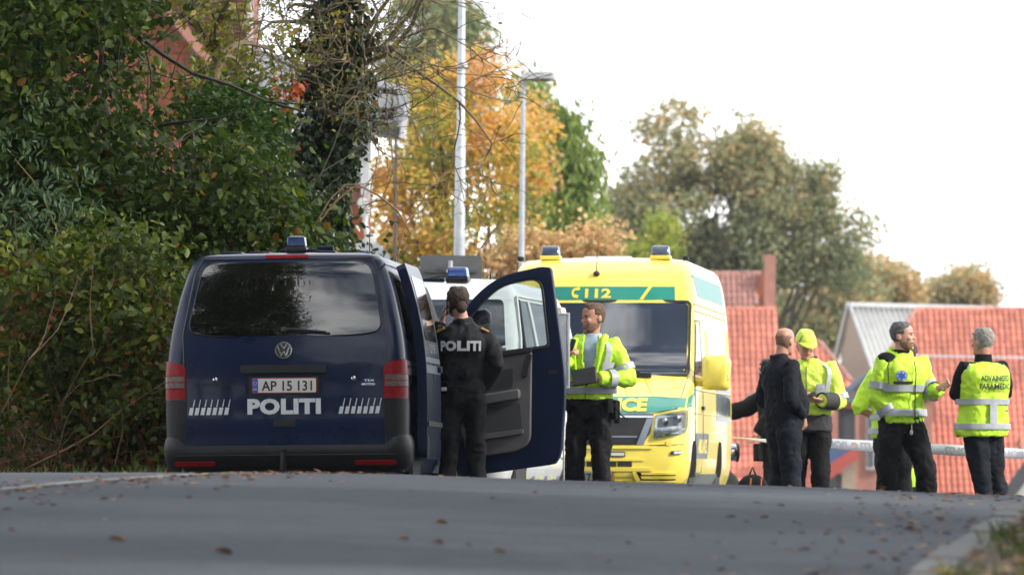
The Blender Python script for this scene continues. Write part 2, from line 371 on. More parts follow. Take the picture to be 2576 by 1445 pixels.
M['leafash'] = leafmat('ash leaflet', [(0, (0.03, 0.055, 0.03)), (0.6, (0.05, 0.10, 0.04)), (1, (0.09, 0.15, 0.06))], 0.5, 0.35, 0.35)
M['leafivy'] = leafmat('ivy leaf', [(0, (0.012, 0.024, 0.009)), (0.6, (0.024, 0.045, 0.014)), (0.85, (0.05, 0.07, 0.02)), (1, (0.10, 0.13, 0.04))], 0.32, 0.12, 0.5)
M['leaftwig'] = leafmat('sparse yellowing leaf', [(0, (0.10, 0.13, 0.02)), (0.5, (0.20, 0.20, 0.03)), (0.8, (0.27, 0.19, 0.04)), (1, (0.32, 0.09, 0.02))], 0.5, 0.45)
M['leafO'] = leafmat('orange beech leaf', [(0, (0.17, 0.24, 0.05)), (0.25, (0.36, 0.37, 0.09)), (0.5, (0.66, 0.46, 0.13)), (0.75, (0.76, 0.46, 0.13)), (0.92, (0.68, 0.46, 0.28)), (1, (0.58, 0.38, 0.26))], 0.6, 0.5, 0.2)
M['leafT'] = leafmat('tan oak leaf', [(0, (0.24, 0.22, 0.09)), (0.5, (0.62, 0.43, 0.22)), (1, (0.72, 0.50, 0.28))], 0.6, 0.4, 0.3)
M['leafL'] = leafmat('larch frond', [(0, (0.09, 0.15, 0.04)), (0.5, (0.20, 0.28, 0.07)), (1, (0.36, 0.40, 0.10))], 0.5, 0.4, 0.3)
M['leafC'] = leafmat('far conifer', [(0, (0.14, 0.19, 0.10)), (0.6, (0.26, 0.29, 0.15)), (1, (0.42, 0.38, 0.19))], 0.6, 0.35, 0.2)
M['leafK'] = leafmat('oak leaf clump', [(0, (0.16, 0.21, 0.12)), (0.4, (0.27, 0.29, 0.15)), (0.7, (0.40, 0.35, 0.18)), (1, (0.58, 0.40, 0.20))], 0.6, 0.35, 0.2)
M['leafY'] = leafmat('yellow green cypress', [(0, (0.18, 0.24, 0.05)), (0.6, (0.34, 0.40, 0.08)), (1, (0.48, 0.48, 0.12))], 0.6, 0.35, 0.2)
M['grassm'] = leafmat('grass blade', [(0, (0.035, 0.06, 0.015)), (0.6, (0.06, 0.10, 0.02)), (1, (0.16, 0.14, 0.05))], 0.6, 0.3, 0.2)

# ---------------------------------------------------------------- ground, road, verge, kerb
def kx(y): return 1.45 + 0.128 * (y - 23.4) if y < 70 else 1.45 + 0.128 * 46.6 + 0.02 * (y - 70)
def sheet(name, us, ys, fx, fz, m, label=None):
    mb = MB(); n = len(us)
    vs = [(fx(u, y), y, fz(fx(u, y), y)) for y in ys for u in us]
    fs = [(j*n+i, j*n+i+1, (j+1)*n+i+1, (j+1)*n+i) for j in range(len(ys)-1) for i in range(n-1)]
    mb.add(vs, fs); o = mb.build(name, m, smooth=60); tag(o, label, kind='structure'); return o
ysf = [-60, -40, -20, -10] + list(np.arange(-5, 80, 0.8)) + list(np.arange(80, 130, 4)) + list(np.arange(130, 320, 12)) + [400, 520, 640]
xsf = [-380, -300, -150, -80, -50, -30, -20, -14, -10, -7, -5, -3.5, -2, -1, 0, 1, 2, 3, 4, 5, 6, 8, 10, 14, 20, 30, 50, 80, 150, 300, 380]
sheet('ground', xsf, ysf, lambda u, y: u, lambda x, y: float(G(x, y)) - 0.09, M['soil'], 'earth and grass ground falling away beyond the crest of the road')
ysr = list(np.arange(-6, 80, 0.5)) + list(np.arange(80, 150, 4))
us = [-11 + 0.5 * k for k in range(23)]; us[-1] = 0
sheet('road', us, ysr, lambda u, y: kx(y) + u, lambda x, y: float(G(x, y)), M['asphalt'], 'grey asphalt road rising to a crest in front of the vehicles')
sheet('verge', [0.16, 0.3, 0.6, 1, 1.6, 2.4, 3.5, 5, 8, 14], list(np.arange(-6, 60, 0.6)), lambda u, y: kx(y) + u,
      lambda x, y: float(G(x, y)) + 0.07 + 0.06 * mnoise.noise(Vector((x * 1.5, y * 1.2, 0))), M['vergem'], 'leaf strewn grass verge beyond the kerb')
kb = thing('kerb', 'low grey granite kerb between the asphalt and the leafy verge', 'kerb', (0, 0, 0)); kb['kind'] = 'structure'; del kb['category']
y = 8.0
while y < 46:
    L_ = random.uniform(0.85, 1.05); a, b = y + 0.008, y + L_ - 0.008; h = 0.085 + random.uniform(-0.01, 0.01)
    pts = []
    for dz in (-0.1, h):
        for (u, q) in ((0, a), (0.15, a), (0.15, b), (0, b)):
            X = kx(q) + u + random.uniform(-0.006, 0.006); pts.append((X, q, float(G(X, q)) + dz))
    MB().hexa(pts).build('kerb_stone', M['kerb'], kb, bevel=0.015); y += L_
# worn edge line on the left
mb = MB(); vs = []; ysl = np.arange(20, 41.01, 0.5)
for q in ysl:
    X = -2.5 + 0.187 * (q - 32) - 0.004 * (q - 36) ** 2 * (q < 36)
    vs += [(X - 0.07, q, float(G(X - 0.07, q)) + 0.005), (X + 0.07, q, float(G(X + 0.07, q)) + 0.005)]
mb.add(vs, [(2*i, 2*i+1, 2*i+3, 2*i+2) for i in range(len(ysl)-1)])
tag(mb.build('road_marking', M['linepaint']), 'worn white edge line with fallen leaves on the asphalt', kind='structure')

def ghit(px, py, Y0=15, Y1=40):
    for Y in np.arange(Y0, Y1, 0.05):
        p = P(px, py, Y)
        if p.z <= G(p.x, Y): return Vector((p.x, Y, float(G(p.x, Y))))
    return None

# ---------------------------------------------------------------- foliage tools
def norm(a): return a / np.maximum(np.linalg.norm(a, axis=1, keepdims=True), 1e-9)
def leaves(name, Cn, size, m, parent=None, droop=0.4, up=0.8, wide=0.6, tint=None, kind=None, aim=None, curl=0.25, flat=False):
    n = len(Cn); Cn = np.asarray(Cn, float)
    d = rng.normal(size=(n, 3)); d[:, 2] = d[:, 2] * 0.6 - droop * 1.2
    if aim is not None: d = d * 0.55 + aim
    if flat: d[:, 2] = rng.normal(size=n) * 0.06
    d = norm(d); nn = rng.normal(size=(n, 3)) * (0.10 if flat else 0.8); nn[:, 2] += up; nn = nn - d * np.sum(nn * d, 1, keepdims=True); nn = norm(nn)
    s = np.cross(d, nn); L = np.broadcast_to(size, (n,)) * rng.uniform(0.6, 1.25, n); L = L[:, None]; W = L * wide * 0.5
    pts = [Cn, Cn + d*L*0.32 + s*W + nn*W*curl, Cn + d*L*0.70 + s*W*0.72 + nn*W*curl - nn*L*0.04, Cn + d*L - nn*L*0.14*curl*4,
           Cn + d*L*0.70 - s*W*0.72 + nn*W*curl - nn*L*0.04, Cn + d*L*0.32 - s*W + nn*W*curl]
    V = np.stack(pts, 1).reshape(-1, 3); b = np.arange(n)[:, None] * 6
    Q = np.concatenate([b + np.array([[0, 1, 2, 3]]), b + np.array([[0, 3, 4, 5]])], 1).reshape(-1, 4)
    if tint is None: tint = rng.uniform(0, 1, n)
    me = quad_mesh(name, V, Q, np.repeat(np.clip(tint, 0, 1), 2))
    o = link_mesh(name, me, m, parent, smooth=0)
    if kind: o['kind'] = kind
    return o
def sprays(centers, per, spread, tdev=0.12, tbase=None, flat=0.6):
    k = len(centers); c = np.repeat(np.asarray(centers, float), per, 0)
    o = rng.normal(size=(k * per, 3)) * spread; o[:, 2] *= flat
    t0 = rng.uniform(0.1, 0.9, k) if tbase is None else tbase
    return c + o, np.clip(np.repeat(t0, per) + rng.normal(size=k*per) * tdev, 0, 1)
def in_ellipsoids(ells, n, gap=0.0, sc=0.8, shell=2.0, seed=0):
    out = []; wts = np.array([e[1][0]*e[1][1]*e[1][2] for e in ells]) ** 0.7; wts = wts / wts.sum(); tries = 0
    while len(out) < n and tries < 40 * n:
        tries += 1; e = ells[rng.choice(len(ells), p=wts)]
        d = rng.normal(size=3); d /= np.linalg.norm(d); r = rng.uniform() ** (1 / (3 * shell) if shell > 1 else 1/3)
        p = np.array(e[0]) + d * r * np.array(e[1])
        if gap and mnoise.noise(Vector((p[0]*sc + seed, p[1]*sc, p[2]*sc))) < gap - 0.5 + 0.0: continue
        out.append(p)
    return np.array(out)
def grow(mb, p, d, L, r, depth, tips, wig=0.35, spread=0.7, kids=(2, 4), sag=0.0, segs=4, lim=None, n=5, up=0.0):
    p = Vector(p); d = Vector(d).normalized(); pts = [p.copy()]; rad = [r]; nodes = []
    for i in range(segs):
        d = (d + Vector([random.gauss(0, wig) for _ in range(3)]) * 0.6 + Vector((0, 0, -sag + up))).normalized()
        p = p + d * (L / segs); pts.append(p.copy()); rad.append(r * (1 - 0.62 * (i + 1) / segs)); nodes.append((p.copy(), d.copy(), rad[-1]))
    mb.tube(pts, rad, n=n if depth > 1 else 4, caps=False)
    tips.append((pts[-1], d, depth)); tips.append((pts[len(pts)//2], d, depth))
    if depth <= 0: return
    for _ in range(random.randint(*kids)):
        q, dd, rr = random.choice(nodes)
        nd = (dd + Vector([random.gauss(0, spread) for _ in range(3)])).normalized()
        grow(mb, q, nd, L * random.uniform(0.5, 0.75), max(rr * random.uniform(0.45, 0.7), 0.0055), depth - 1, tips, wig, spread, kids, sag, segs, lim, n, up)
def tree(name, label, group, base, ells, leafm, ncl, per, spread, lsize, trunk_r=0.2, gap=0.0, gsc=0.5, shell=1.6, droop=0.4, limbs=18, barkm='bark', cat='tree', tdev=0.15, tshift=0.0, wide=0.6, up=0.8, flat=0.7, seed=0, tfun=None):
    base = Vector(base); t = thing(name, label, cat, base, group=group)
    cl = in_ellipsoids(ells, ncl, gap, gsc, shell, seed)
    mb = MB(); top = float(np.mean([e[0][2] for e in ells])) * 0.6 + 0.4 * max(e[0][2] for e in ells); ctr = np.mean([e[0] for e in ells], 0)
    tp = [base + Vector((0, 0, -0.2))]; N = 7
    for i in range(1, N + 1):
        k = i / N; tp.append(Vector((base.x + (ctr[0]-base.x)*k*k + random.gauss(0, trunk_r*0.4), base.y + (ctr[1]-base.y)*k*k, base.z + (top-base.z)*k)))
    mb.tube([p - base for p in tp], [trunk_r * (1.15 - 0.95 * i / N) for i in range(N + 1)], n=9)
    mb.build('trunk', M[barkm], t, smooth=60)
    bm_ = MB()
    for c in cl[rng.choice(len(cl), min(limbs, len(cl)), replace=False)]:
        c = Vector(c); k = random.uniform(0.3, 0.85); i = int(k * N); a = tp[i]
        mid = a.lerp(c, 0.5) + Vector((random.gauss(0, 0.1), random.gauss(0, 0.1), 0.12)) * (c - a).length
        bm_.tube([a - base, a.lerp(mid, 0.6) - base, mid - base, c - base], [trunk_r * 0.42, trunk_r * 0.3, trunk_r * 0.2, trunk_r * 0.06], n=6, caps=False)
    if limbs: bm_.build('branch', M[barkm], t, smooth=60)
    tb = None if tfun is None else np.array([tfun(c) for c in cl])
    pos, tint = sprays(cl - np.array(base), per, spread, tdev, tb, flat)
    leaves('crown', pos, lsize, leafm, t, droop, up, wide, np.clip(tint + tshift, 0, 1), kind='stuff')
    return t
def leafy_ground(name, pts, size, m, label=None, kind='stuff', cat=None):
    pts = np.asarray(pts); n = len(pts); z = np.array([float(G(p[0], p[1])) for p in pts]) + 0.006 + pts[:, 2]
    return leaves(name, np.stack([pts[:, 0], pts[:, 1], z], 1), size, m, None, 0.0, 1.0, 0.75, kind=kind, curl=0.12, flat=True)

# fallen leaves
pts = []
for _ in range(420):   # drift along the worn line near the crest
    y = rng.uniform(29, 40); x = -2.4 + 0.187 * (y - 32) + rng.normal() * (0.10 + 0.03 * (40 - y)) + 0.12
    pts.append((x, y, 0))
for _ in range(90): pts.append((rng.uniform(-3.3, 2.2), rng.uniform(32, 41), 0))
for _ in range(16): pts.append((rng.uniform(-2.4, 2.2), rng.uniform(22, 33), 0))
for _ in range(420):
    y = rng.uniform(22, 41); x = kx(y) - abs(rng.normal()) * 0.5; pts.append((x, y, 0))
o = leafy_ground('fallen_leaves', pts, 0.05, M['litter'])
tag(o, 'brown and rust fallen leaves scattered over the asphalt')
pts = []
for _ in range(2000):
    y = rng.uniform(20, 42); x = kx(y) + 0.13 + abs(rng.normal()) * 1.0; pts.append((x, y, 0.09))
tag(leafy_ground('leaf_litter', pts, 0.07, M['litter']), 'thick brown leaf litter lying on the grass verge')
def blades(name, pts, h, m, label):
    o = leaves(name, pts, h, m, None, -1.4, 0.1, 0.09, kind='stuff', curl=0.1); tag(o, label); return o
pts = []
for _ in range(7000):
    y = rng.uniform(20, 42); x = kx(y) + 0.14 + abs(rng.normal()) * 1.0
    if mnoise.noise(Vector((x * 1.6, y * 0.7, 3))) < -0.02: continue
    pts.append((x, y, float(G(x, y)) + 0.06))
blades('verge_grass', np.array(pts), 0.10, M['grassm'], 'short green grass growing on the verge behind the kerb')
singles = [(1110, 1322, 0.062, 0.7, 'dark ochre leaf lying highest of the cluster on the near asphalt'), (1017, 1361, 0.066, 0.7, 'rust leaf lying left of the ochre leaf on the near asphalt'),
           (1098, 1371, 0.05, 0.7, 'small rust leaf below the ochre leaf on the near asphalt'), (1183, 1378, 0.045, 0.5, 'small dull brown leaf between the rust and the pale leaf'),
           (1268, 1391, 0.10, 1.0, 'large pale yellow leaf lying flat on the near asphalt'), (290, 1363, 0.06, 0.7, 'lone orange brown leaf on the left of the near asphalt'),
           (565, 1392, 0.09, 0.4, 'long dull brown leaf flat on the near asphalt'), (37, 1339, 0.06, 0.5, 'brown leaf nearest the left edge of the road')]
for px, py, s, tn, lb in singles:
    p = ghit(px, py)
    if p is None: continue
    o = leaves('fallen_leaf', np.array([[p.x - s/2, p.y, p.z + 0.015]]), s, M['litter'], None, 0, 3, 0.8, np.array([tn]), aim=np.array([[2.0, 0.1, 0]]), curl=0.3, flat=True)
    tag(o, lb, 'leaf', 'single fallen leaves on the near asphalt')

# ---------------------------------------------------------------- vegetation on the left
def reg(px0, py0, px1, py1, Y0, Y1, n, gapth=None, sc=1.0, seed=0):   # random points in a box of the bank, measured at its middle depth
    a, b = P(px0, py1, (Y0+Y1)/2), P(px1, py0, (Y0+Y1)/2); out = []
    while len(out) < n:
        p = (rng.uniform(a.x, b.x), rng.uniform(Y0, Y1), rng.uniform(a.z, b.z))
        if gapth is not None and mnoise.noise(Vector((p[0]*sc + seed, p[1]*sc*0.5, p[2]*sc))) < gapth: continue
        out.append(p)
    return out
def in_poly(px, py, poly):
    c = False; n = len(poly)
    for i in range(n):
        (a, b), (d, e) = poly[i], poly[i-1]
        if (b > py) != (e > py) and px < (d - a) * (py - b) / (e - b) + a: c = not c
    return c
def outline(poly, Y0, Y1, n, gapth=None, sc=1.0, seed=0):   # points filling a crown whose outline, at mid depth, is poly
    Ym = (Y0 + Y1) / 2; out = []; xs = [p[0] for p in poly]; ys = [p[1] for p in poly]
    while len(out) < n:
        px, py = rng.uniform(min(xs), max(xs)), rng.uniform(min(ys), max(ys))
        if not in_poly(px + rng.normal()*12, py + rng.normal()*12, poly): continue
        q = P(px, py, Ym); Y = rng.uniform(Y0, Y1)
        if gapth is not None and mnoise.noise(Vector((q.x*sc + seed, Y*sc*0.4, q.z*sc))) < gapth: continue
        out.append((q.x, Y, q.z))
    return np.array(out)

# big dark maple overhanging from the left (A)
base = Vector((-6.2, 57.5, float(G(-6.2, 57.5))))
tA = thing('maple_tree', 'large dark green maple filling the upper left over the bramble bank', 'tree', base)
mb = MB(); mb.tube([Vector((0, 0, -0.3)), Vector((0.1, 0, 2)), Vector((0.3, 0.1, 4)), Vector((0.2, 0, 7)), Vector((0.6, 0.2, 11))], [0.32, 0.28, 0.24, 0.18, 0.06], n=10)
mb.build('trunk', M['bark'], tA, smooth=60)
mb = MB(); tipsA = []
for a, b, r in (((300, 0), (520, 430), 0.028), ((40, 60), (380, 330), 0.035), ((240, 200), (400, 460), 0.03), ((0, 500), (330, 640), 0.05), ((330, 320), (560, 430), 0.022), ((245, -40), (245, 150), 0.05)):
    p, q = P(*a, 56.5), P(*b, 55.5); d = q - p
    grow(mb, p - base, d, d.length * 1.1, r, 3, tipsA, wig=0.25, spread=0.5, segs=6, sag=0.02)
mb.build('branch', M['twigd'], tA, smooth=60)
polyA = [(-60, -60), (330, -60), (345, 60), (300, 130), (330, 230), (390, 330), (470, 300), (560, 380), (640, 420), (700, 470), (735, 600), (720, 690), (620, 720), (430, 700), (300, 660), (150, 690), (-60, 640)]
polyA2 = [(-60, -60), (250, -60), (270, 60), (215, 140), (260, 260), (330, 420), (420, 520), (560, 560), (700, 620), (560, 700), (300, 720), (-60, 700)]
polyA3 = [(-60, 430), (120, 470), (300, 540), (560, 560), (720, 600), (700, 720), (-60, 720)]
polyA4 = [(-60, -60), (240, -60), (230, 60), (120, 160), (90, 300), (180, 420), (150, 520), (-60, 520)]
ca = np.concatenate([outline(polyA, 53.8, 58.5, 1150, -0.02, 1.9), outline(polyA3, 55.5, 61, 620, None), outline(polyA4, 55.5, 61, 380, None)])
def pxy(c): return 1288 + c[0] / c[1] * FPX, HZ - (c[2] - CAMZ) / c[1] * FPX
brickgap = [(100, 80), (330, 20), (430, 140), (520, 330), (450, 500), (320, 480), (230, 300), (110, 230)]
ca = np.array([c for c in ca if not (in_poly(*pxy(c), brickgap) and rng.uniform() < 0.78)])
pos, tint = sprays(ca - np.array(base), 34, 0.17, 0.14, np.clip(rng.beta(2, 2.4, len(ca)), 0, 0.9), 0.6)
leaves('crown', pos, 0.092, M['leafA'], tA, 0.5, 0.9, 0.72, tint, kind='stuff')
# upper crown above the picture, it shades the bank and the van and is mirrored in the van's window
ells = [((-6.6, 56, 10.5), (3.6, 4.5, 3.6)), ((-5.5, 58.0, 8.3), (3, 2.6, 1.6))]
cu_ = in_ellipsoids(ells, 420, 0.35, 0.6, 1.3); pos, tint = sprays(cu_ - np.array(base), 30, 0.33, 0.1)
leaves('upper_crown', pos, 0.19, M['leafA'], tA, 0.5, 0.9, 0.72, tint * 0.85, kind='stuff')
# two more roadside trees outside the frame; right crown shaped to shade the van
rt = tree('roadside_tree', 'broad dark roadside tree on the left verge, outside the picture and mirrored in the rear window of the blue van', 'roadside trees near the camera', (-9.2, 32, float(G(-9.2, 32))),
     [((-9.0, 32, 14.0), (4.6, 6, 6.0)), ((-9.5, 31, 8.5), (4.4, 5, 4.2)), ((-8.6, 35, 19), (4.2, 4.5, 4.0))], M['leafA'], 2200, 44, 0.5, 0.21, 0.35, gap=0.16, gsc=0.35, shell=1.2)
rt['label'] = 'broad dark roadside tree mirrored in the rear window of the blue van'
r2 = tree('roadside_tree', 'broad dark roadside tree outside the picture with crown shaped to shade the van', 'roadside trees near the camera', (9.6, 41, float(G(9.6, 41))),
     [((9.4, 43.5, 9.0), (3.0, 6.0, 4.2)), ((9.2, 38, 6.2), (2.8, 5.0, 3.8)), ((9.8, 46.5, 6.6), (2.8, 3.8, 3.8))], M['leafA'], 1000, 34, 0.4, 0.22, 0.35, gap=0.36, gsc=0.4, shell=1.2)
r2['label'] = 'unseen dark roadside tree with crown shaped to shade the van and near asphalt'
for x_, y_, rz_, sc_ in ((-10, 12, 1.0, 0.8), (-15, 0, 2.2, 1.0), (-8, -12, 3.0, 0.9), (-2, -28, 4.2, 1.0), (9, -16, 5.0, 0.9), (10.5, 8, 0.5, 0.75), (-18, 18, 2.0, 0.9), (-24, -20, 3.6, 1.1), (16, -6, 1.4, 1.0), (12.5, 24, 2.9, 0.7)):
    c_ = rt.copy(); C.objects.link(c_); c_.location = (x_, y_, float(G(x_, y_))); c_.rotation_euler = (0, 0, rz_); c_.scale = (sc_, sc_, sc_)
    c_['label'] = 'broad dark roadside tree outside the picture with crown shaped to shade the van'
    for ch_ in rt.children: q = ch_.copy(); C.objects.link(q); q.parent = c_

# glossy dark shrub (F)
polyF = [(500, 300), (560, 230), (630, 240), (660, 330), (670, 420), (700, 560), (680, 660), (560, 640), (500, 560), (560, 420)]
base = Vector((-3.0, 59, float(G(-3.0, 59))))
tF = thing('holly_shrub', 'tall glossy dark green shrub between the maple and the ivy trunk', 'shrub', base)
mb = MB(); tp = []
for _ in range(5): grow(mb, Vector((random.uniform(-.3, .3), random.uniform(-.3, .3), -0.1)), Vector((random.gauss(0, 0.12), 0, 1)), 3.4, 0.03, 2, tp, 0.12, 0.4)
mb.build('stem', M['twigd'], tF, smooth=60)
cf = outline(polyF, 57.6, 60.4, 520); pos, tint = sprays(cf - np.array(base), 26, 0.15, 0.16)
leaves('foliage', pos, 0.085, M['leafF'], tF, 0.3, 1.0, 0.6, tint, kind='stuff')
# feathery ash sapling in front of the maple
base = Vector((-4.6, 53.6, float(G(-4.6, 53.6))))
tS = thing('ash_sapling', 'pale blue green ash sapling with feathery leaves at the left edge', 'sapling', base)
mb = MB(); tp = []; grow(mb, (0, 0, -0.1), (0.05, 0, 1), 3.6, 0.035, 2, tp, 0.1, 0.5, segs=6); mb.build('stem', M['twig'], tS, smooth=60)
pos = []; aim = []
for cx, cy, n in ((110, 450, 15), (60, 545, 12), (170, 550, 12), (110, 690, 5), (40, 300, 5)):
    for _ in range(n):
        q = P(cx + rng.normal() * 50, cy + rng.normal() * 50, 53.3 + rng.normal() * 0.4) - base
        ang = rng.uniform(-0.9, 3.9); d = np.array([math.cos(ang), rng.normal() * 0.4, math.sin(ang) * 0.6 - 0.25]); d /= np.linalg.norm(d)
        sd_ = np.cross(d, [0.1, -1, 0.3]); sd_ /= np.linalg.norm(sd_)
        for k in range(5):
            for s in (-1, 1): pos.append(np.array(q) + d * 0.05 * k); aim.append(d * 1.2 + s * sd_ * 1.6)
leaves('foliage', np.array(pos), 0.085, M['leafash'], tS, 0.1, 0.8, 0.34, aim=np.array(aim), kind='stuff')

# bramble bank (B): several bushes side by side
bushes = [('sprawling bramble bush with yellow green leaves at the far left of the bank', [(-60, 760), (60, 700), (160, 720), (190, 900), (170, 1230), (-60, 1230)], 52.2, 54.6, 540, -4.0),
          ('bramble bush with brown dead stems in the middle of the bank', [(120, 800), (160, 660), (280, 640), (330, 760), (330, 1000), (310, 1230), (140, 1230)], 52.6, 55.2, 520, -3.55),
          ('bright green bramble bush close beside the blue van', [(270, 720), (330, 650), (420, 680), (470, 760), (455, 900), (440, 1230), (280, 1230)], 52.0, 55.0, 640, -3.0)]
for k, (lb, poly, Y0, Y1, n, bx) in enumerate(bushes):
    base = Vector((bx, (Y0 + Y1) / 2, float(G(bx, (Y0 + Y1) / 2))))
    t = thing('bramble_bush', lb, 'bush', base, group='bramble bushes on the left bank')
    mb = MB(); tp = []
    for _ in range(46):
        q = Vector((random.uniform(-0.75, 0.6), random.uniform(-0.9, 0.9), -0.1))
        grow(mb, q, (random.gauss(0, 0.45), random.gauss(0, 0.3), 1), random.uniform(0.8, 2.0), 0.013, 1, tp, 0.25, 0.5, (1, 3), 0.05, 6)
    mb.build('cane', M['cane'], t, smooth=60)
    poly = [(x_ + (random.uniform(-25, 25) if y_ < 1200 else 0), y_ - (random.uniform(0, 70) if y_ < 800 else 0)) for x_, y_ in poly]
    cb = outline(poly, Y0, Y1, n, -0.06, 2.4, k * 9.0)
    ex = np.array([tuple(P(random.uniform(min(p[0] for p in poly), max(p[0] for p in poly)), random.gauss(675, 40), (Y0 + Y1) / 2 + random.uniform(-0.8, 0.8))) for _ in range(34)]); cb = np.concatenate([cb, ex])
    n = len(cb)
    hf = np.clip((cb[:, 2] - base.z) / 2.0, 0, 1)
    keep = rng.uniform(size=n) < 0.28 + 0.72 * hf; cb = cb[keep]; hf = hf[keep]
    tb = np.where(rng.uniform(size=len(cb)) < 0.34 * (1 - hf) + 0.02, rng.uniform(0.86, 1, len(cb)), rng.uniform(0.05, 0.82, len(cb)) * (0.55 + 0.45 * hf))
    pos, tint = sprays(cb - np.array(base), 17, 0.14, 0.06, tb, 0.8)
    leaves('foliage', pos, 0.085, M['leafB'], t, 0.35, 0.9, 0.62, tint, kind='stuff')
    pos = np.stack([rng.uniform(-0.9, 0.7, 900), rng.uniform(-1.4, 0.6, 900), np.abs(rng.normal(size=900)) * 0.22 - 0.02], 1)
    leaves('dead_leaves', pos, 0.07, M['litter'], t, 0.3, 0.4, 0.6, kind='stuff')
# bluish twigs deeper in the bank so the gaps are not bare
cb = np.array(reg(-80, 640, 480, 1230, 55.5, 59.5, 900)); base = Vector((-4.2, 57.5, float(G(-4.2, 57.5))))
t = thing('privet_hedge', 'dense dark hedge standing behind the bramble bushes', 'hedge', base)
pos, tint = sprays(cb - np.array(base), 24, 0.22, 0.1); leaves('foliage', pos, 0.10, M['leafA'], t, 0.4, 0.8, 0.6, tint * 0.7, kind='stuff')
cb = np.array(reg(430, 600, 900, 1230, 58.5, 61.0, 560)); base = Vector((-2.6, 60, float(G(-2.6, 60))))
t = thing('privet_hedge', 'dense dark hedge hidden mostly behind the blue van', 'hedge', base)
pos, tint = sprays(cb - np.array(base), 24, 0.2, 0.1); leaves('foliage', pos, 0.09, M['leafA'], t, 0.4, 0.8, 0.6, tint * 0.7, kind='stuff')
pts = np.array([(rng.uniform(-5, -2.4), rng.uniform(45, 53), 0) for _ in range(5000)]); pts[:, 2] = [float(G(p[0], p[1])) for p in pts]
blades('bank_grass', pts, 0.16, M['grassm'], 'dry grass along the foot of the bramble bank')

# ivy clad trunk with bare branches (E)
base = Vector((P(828, 600, 62).x, 62, float(G(-1.8, 62))))
tE = thing('ivy_tree', 'ivy clad trunk with bare twiggy branches behind the blue van', 'tree', base)
tr = [P(x, y, 62) - base for x, y in ((800, 1200), (805, 900), (800, 620), (815, 420), (845, 250), (850, 100), (852, -80), (860, -300))]
mb = MB(); mb.tube(tr, [0.2, 0.19, 0.17, 0.15, 0.12, 0.09, 0.06, 0.03], n=9); mb.build('trunk', M['bark'], tE, smooth=60)
mb = MB(); tips = []
limbs = [((850, 130), (1160, -30), 0.03), ((850, 200), (950, 110), 0.03), ((900, 110), (1250, 110), 0.026), ((860, 150), (1080, 200), 0.032), ((880, 180), (1240, 130), 0.03), ((850, 60), (620, 110), 0.028),
         ((840, 260), (660, 90), 0.03), ((845, 300), (700, 330), 0.022), ((850, 20), (700, -40), 0.03), ((870, 120), (1180, 300), 0.022), ((860, 60), (980, -60), 0.028)]
for a, b, r in limbs:
    Yq = 61.5 + random.uniform(-0.8, 0.8); p, q = P(*a, 62), P(*b, Yq); d = q - p
    grow(mb, p - base, d + Vector((0, 0, 0.12)), d.length * 1.05, r, 3, tips, wig=0.36, spread=0.62, kids=(3, 5), segs=7, sag=0.02)
mb.build('branch', M['twig'], tE, smooth=60)
lp = np.array([np.array(p) + rng.normal(size=3) * 0.05 for p, d, k in tips if rng.uniform() < (0.4 if p.x < 0.6 else 0.12) for _ in range(2)])
leaves('leaves', lp, 0.06, M['leaftwig'], tE, 0.3, 0.6, 0.55, rng.beta(1.6, 1.8, len(lp)), kind='stuff')
iv = []
for i in range(len(tr) - 1):
    for _ in range(150 if i < 5 else 90):
        p = tr[i].lerp(tr[i+1], random.random()); w = (0.14, 0.15, 0.19, 0.24, 0.18, 0.12, 0.10)[i]
        iv.append((p.x + rng.normal() * w * 0.75, p.y + rng.normal() * w * 0.7, p.z + rng.normal() * 0.15))
for x, y, n in ((870, 400, 45), (825, 520, 40), (760, 560, 50), (885, 330, 20), (800, 590, 40)):
    for _ in range(n): q = P(x + rng.normal() * 30, y + rng.normal() * 45, 61.6) - base; iv.append(tuple(q))
iv = [c for c in iv if (lambda q: q[0] < (930 if q[1] < 330 else 880 if q[1] < 440 else 850))(pxy(tuple(Vector(c) + base)))]
pos, tint = sprays(iv, 17, 0.075, 0.2); leaves('ivy', pos, 0.085, M['leafivy'], tE, 0.75, 0.5, 0.8, tint, kind='stuff')
# old twisted tree left of it (D)
base = Vector((P(535, 300, 60).x, 60, float(G(-2.8, 60))))
tD = thing('gnarled_tree', 'gnarled mossy tree with twisted bare branches before the brick house', 'tree', base)
mb = MB(); tips = []
tr = [P(x, y, 60) - base for x, y in ((520, 1200), (528, 700), (530, 300), (535, 190), (560, 135))]
mb.tube(tr, [0.1, 0.09, 0.075, 0.065, 0.05], n=8); mb.build('trunk', M['twig'], tD, smooth=60)
mb = MB()
for a, b, r in (((560, 135), (700, 20), 0.032), ((548, 160), (480, 40), 0.032), ((480, 40), (330, 30), 0.02), ((560, 135), (620, -60), 0.03), ((560, 140), (700, 150), 0.022), ((535, 190), (420, 130), 0.022), ((540, 180), (450, 190), 0.018), ((480, 60), (520, -60), 0.022), ((532, 270), (640, 180), 0.016), ((430, 20), (360, 80), 0.015)):
    p, q = P(*a, 60), P(*b, 60 + random.uniform(-0.7, 0.4)); d = q - p
    grow(mb, p - base, d, d.length * 1.1, r, 3, tips, wig=0.34, spread=0.7, kids=(2, 4), segs=6)
mb.build('branch', M['twig'], tD, smooth=60)
lp = np.array([np.array(p) + rng.normal(size=3) * 0.06 for p, d, k in tips if rng.uniform() < 0.55 for _ in range(4)])
leaves('leaves', lp, 0.08, M['leaftwig'], tD, 0.3, 0.6, 0.6, rng.beta(1.3, 2.6, len(lp)), kind='stuff')
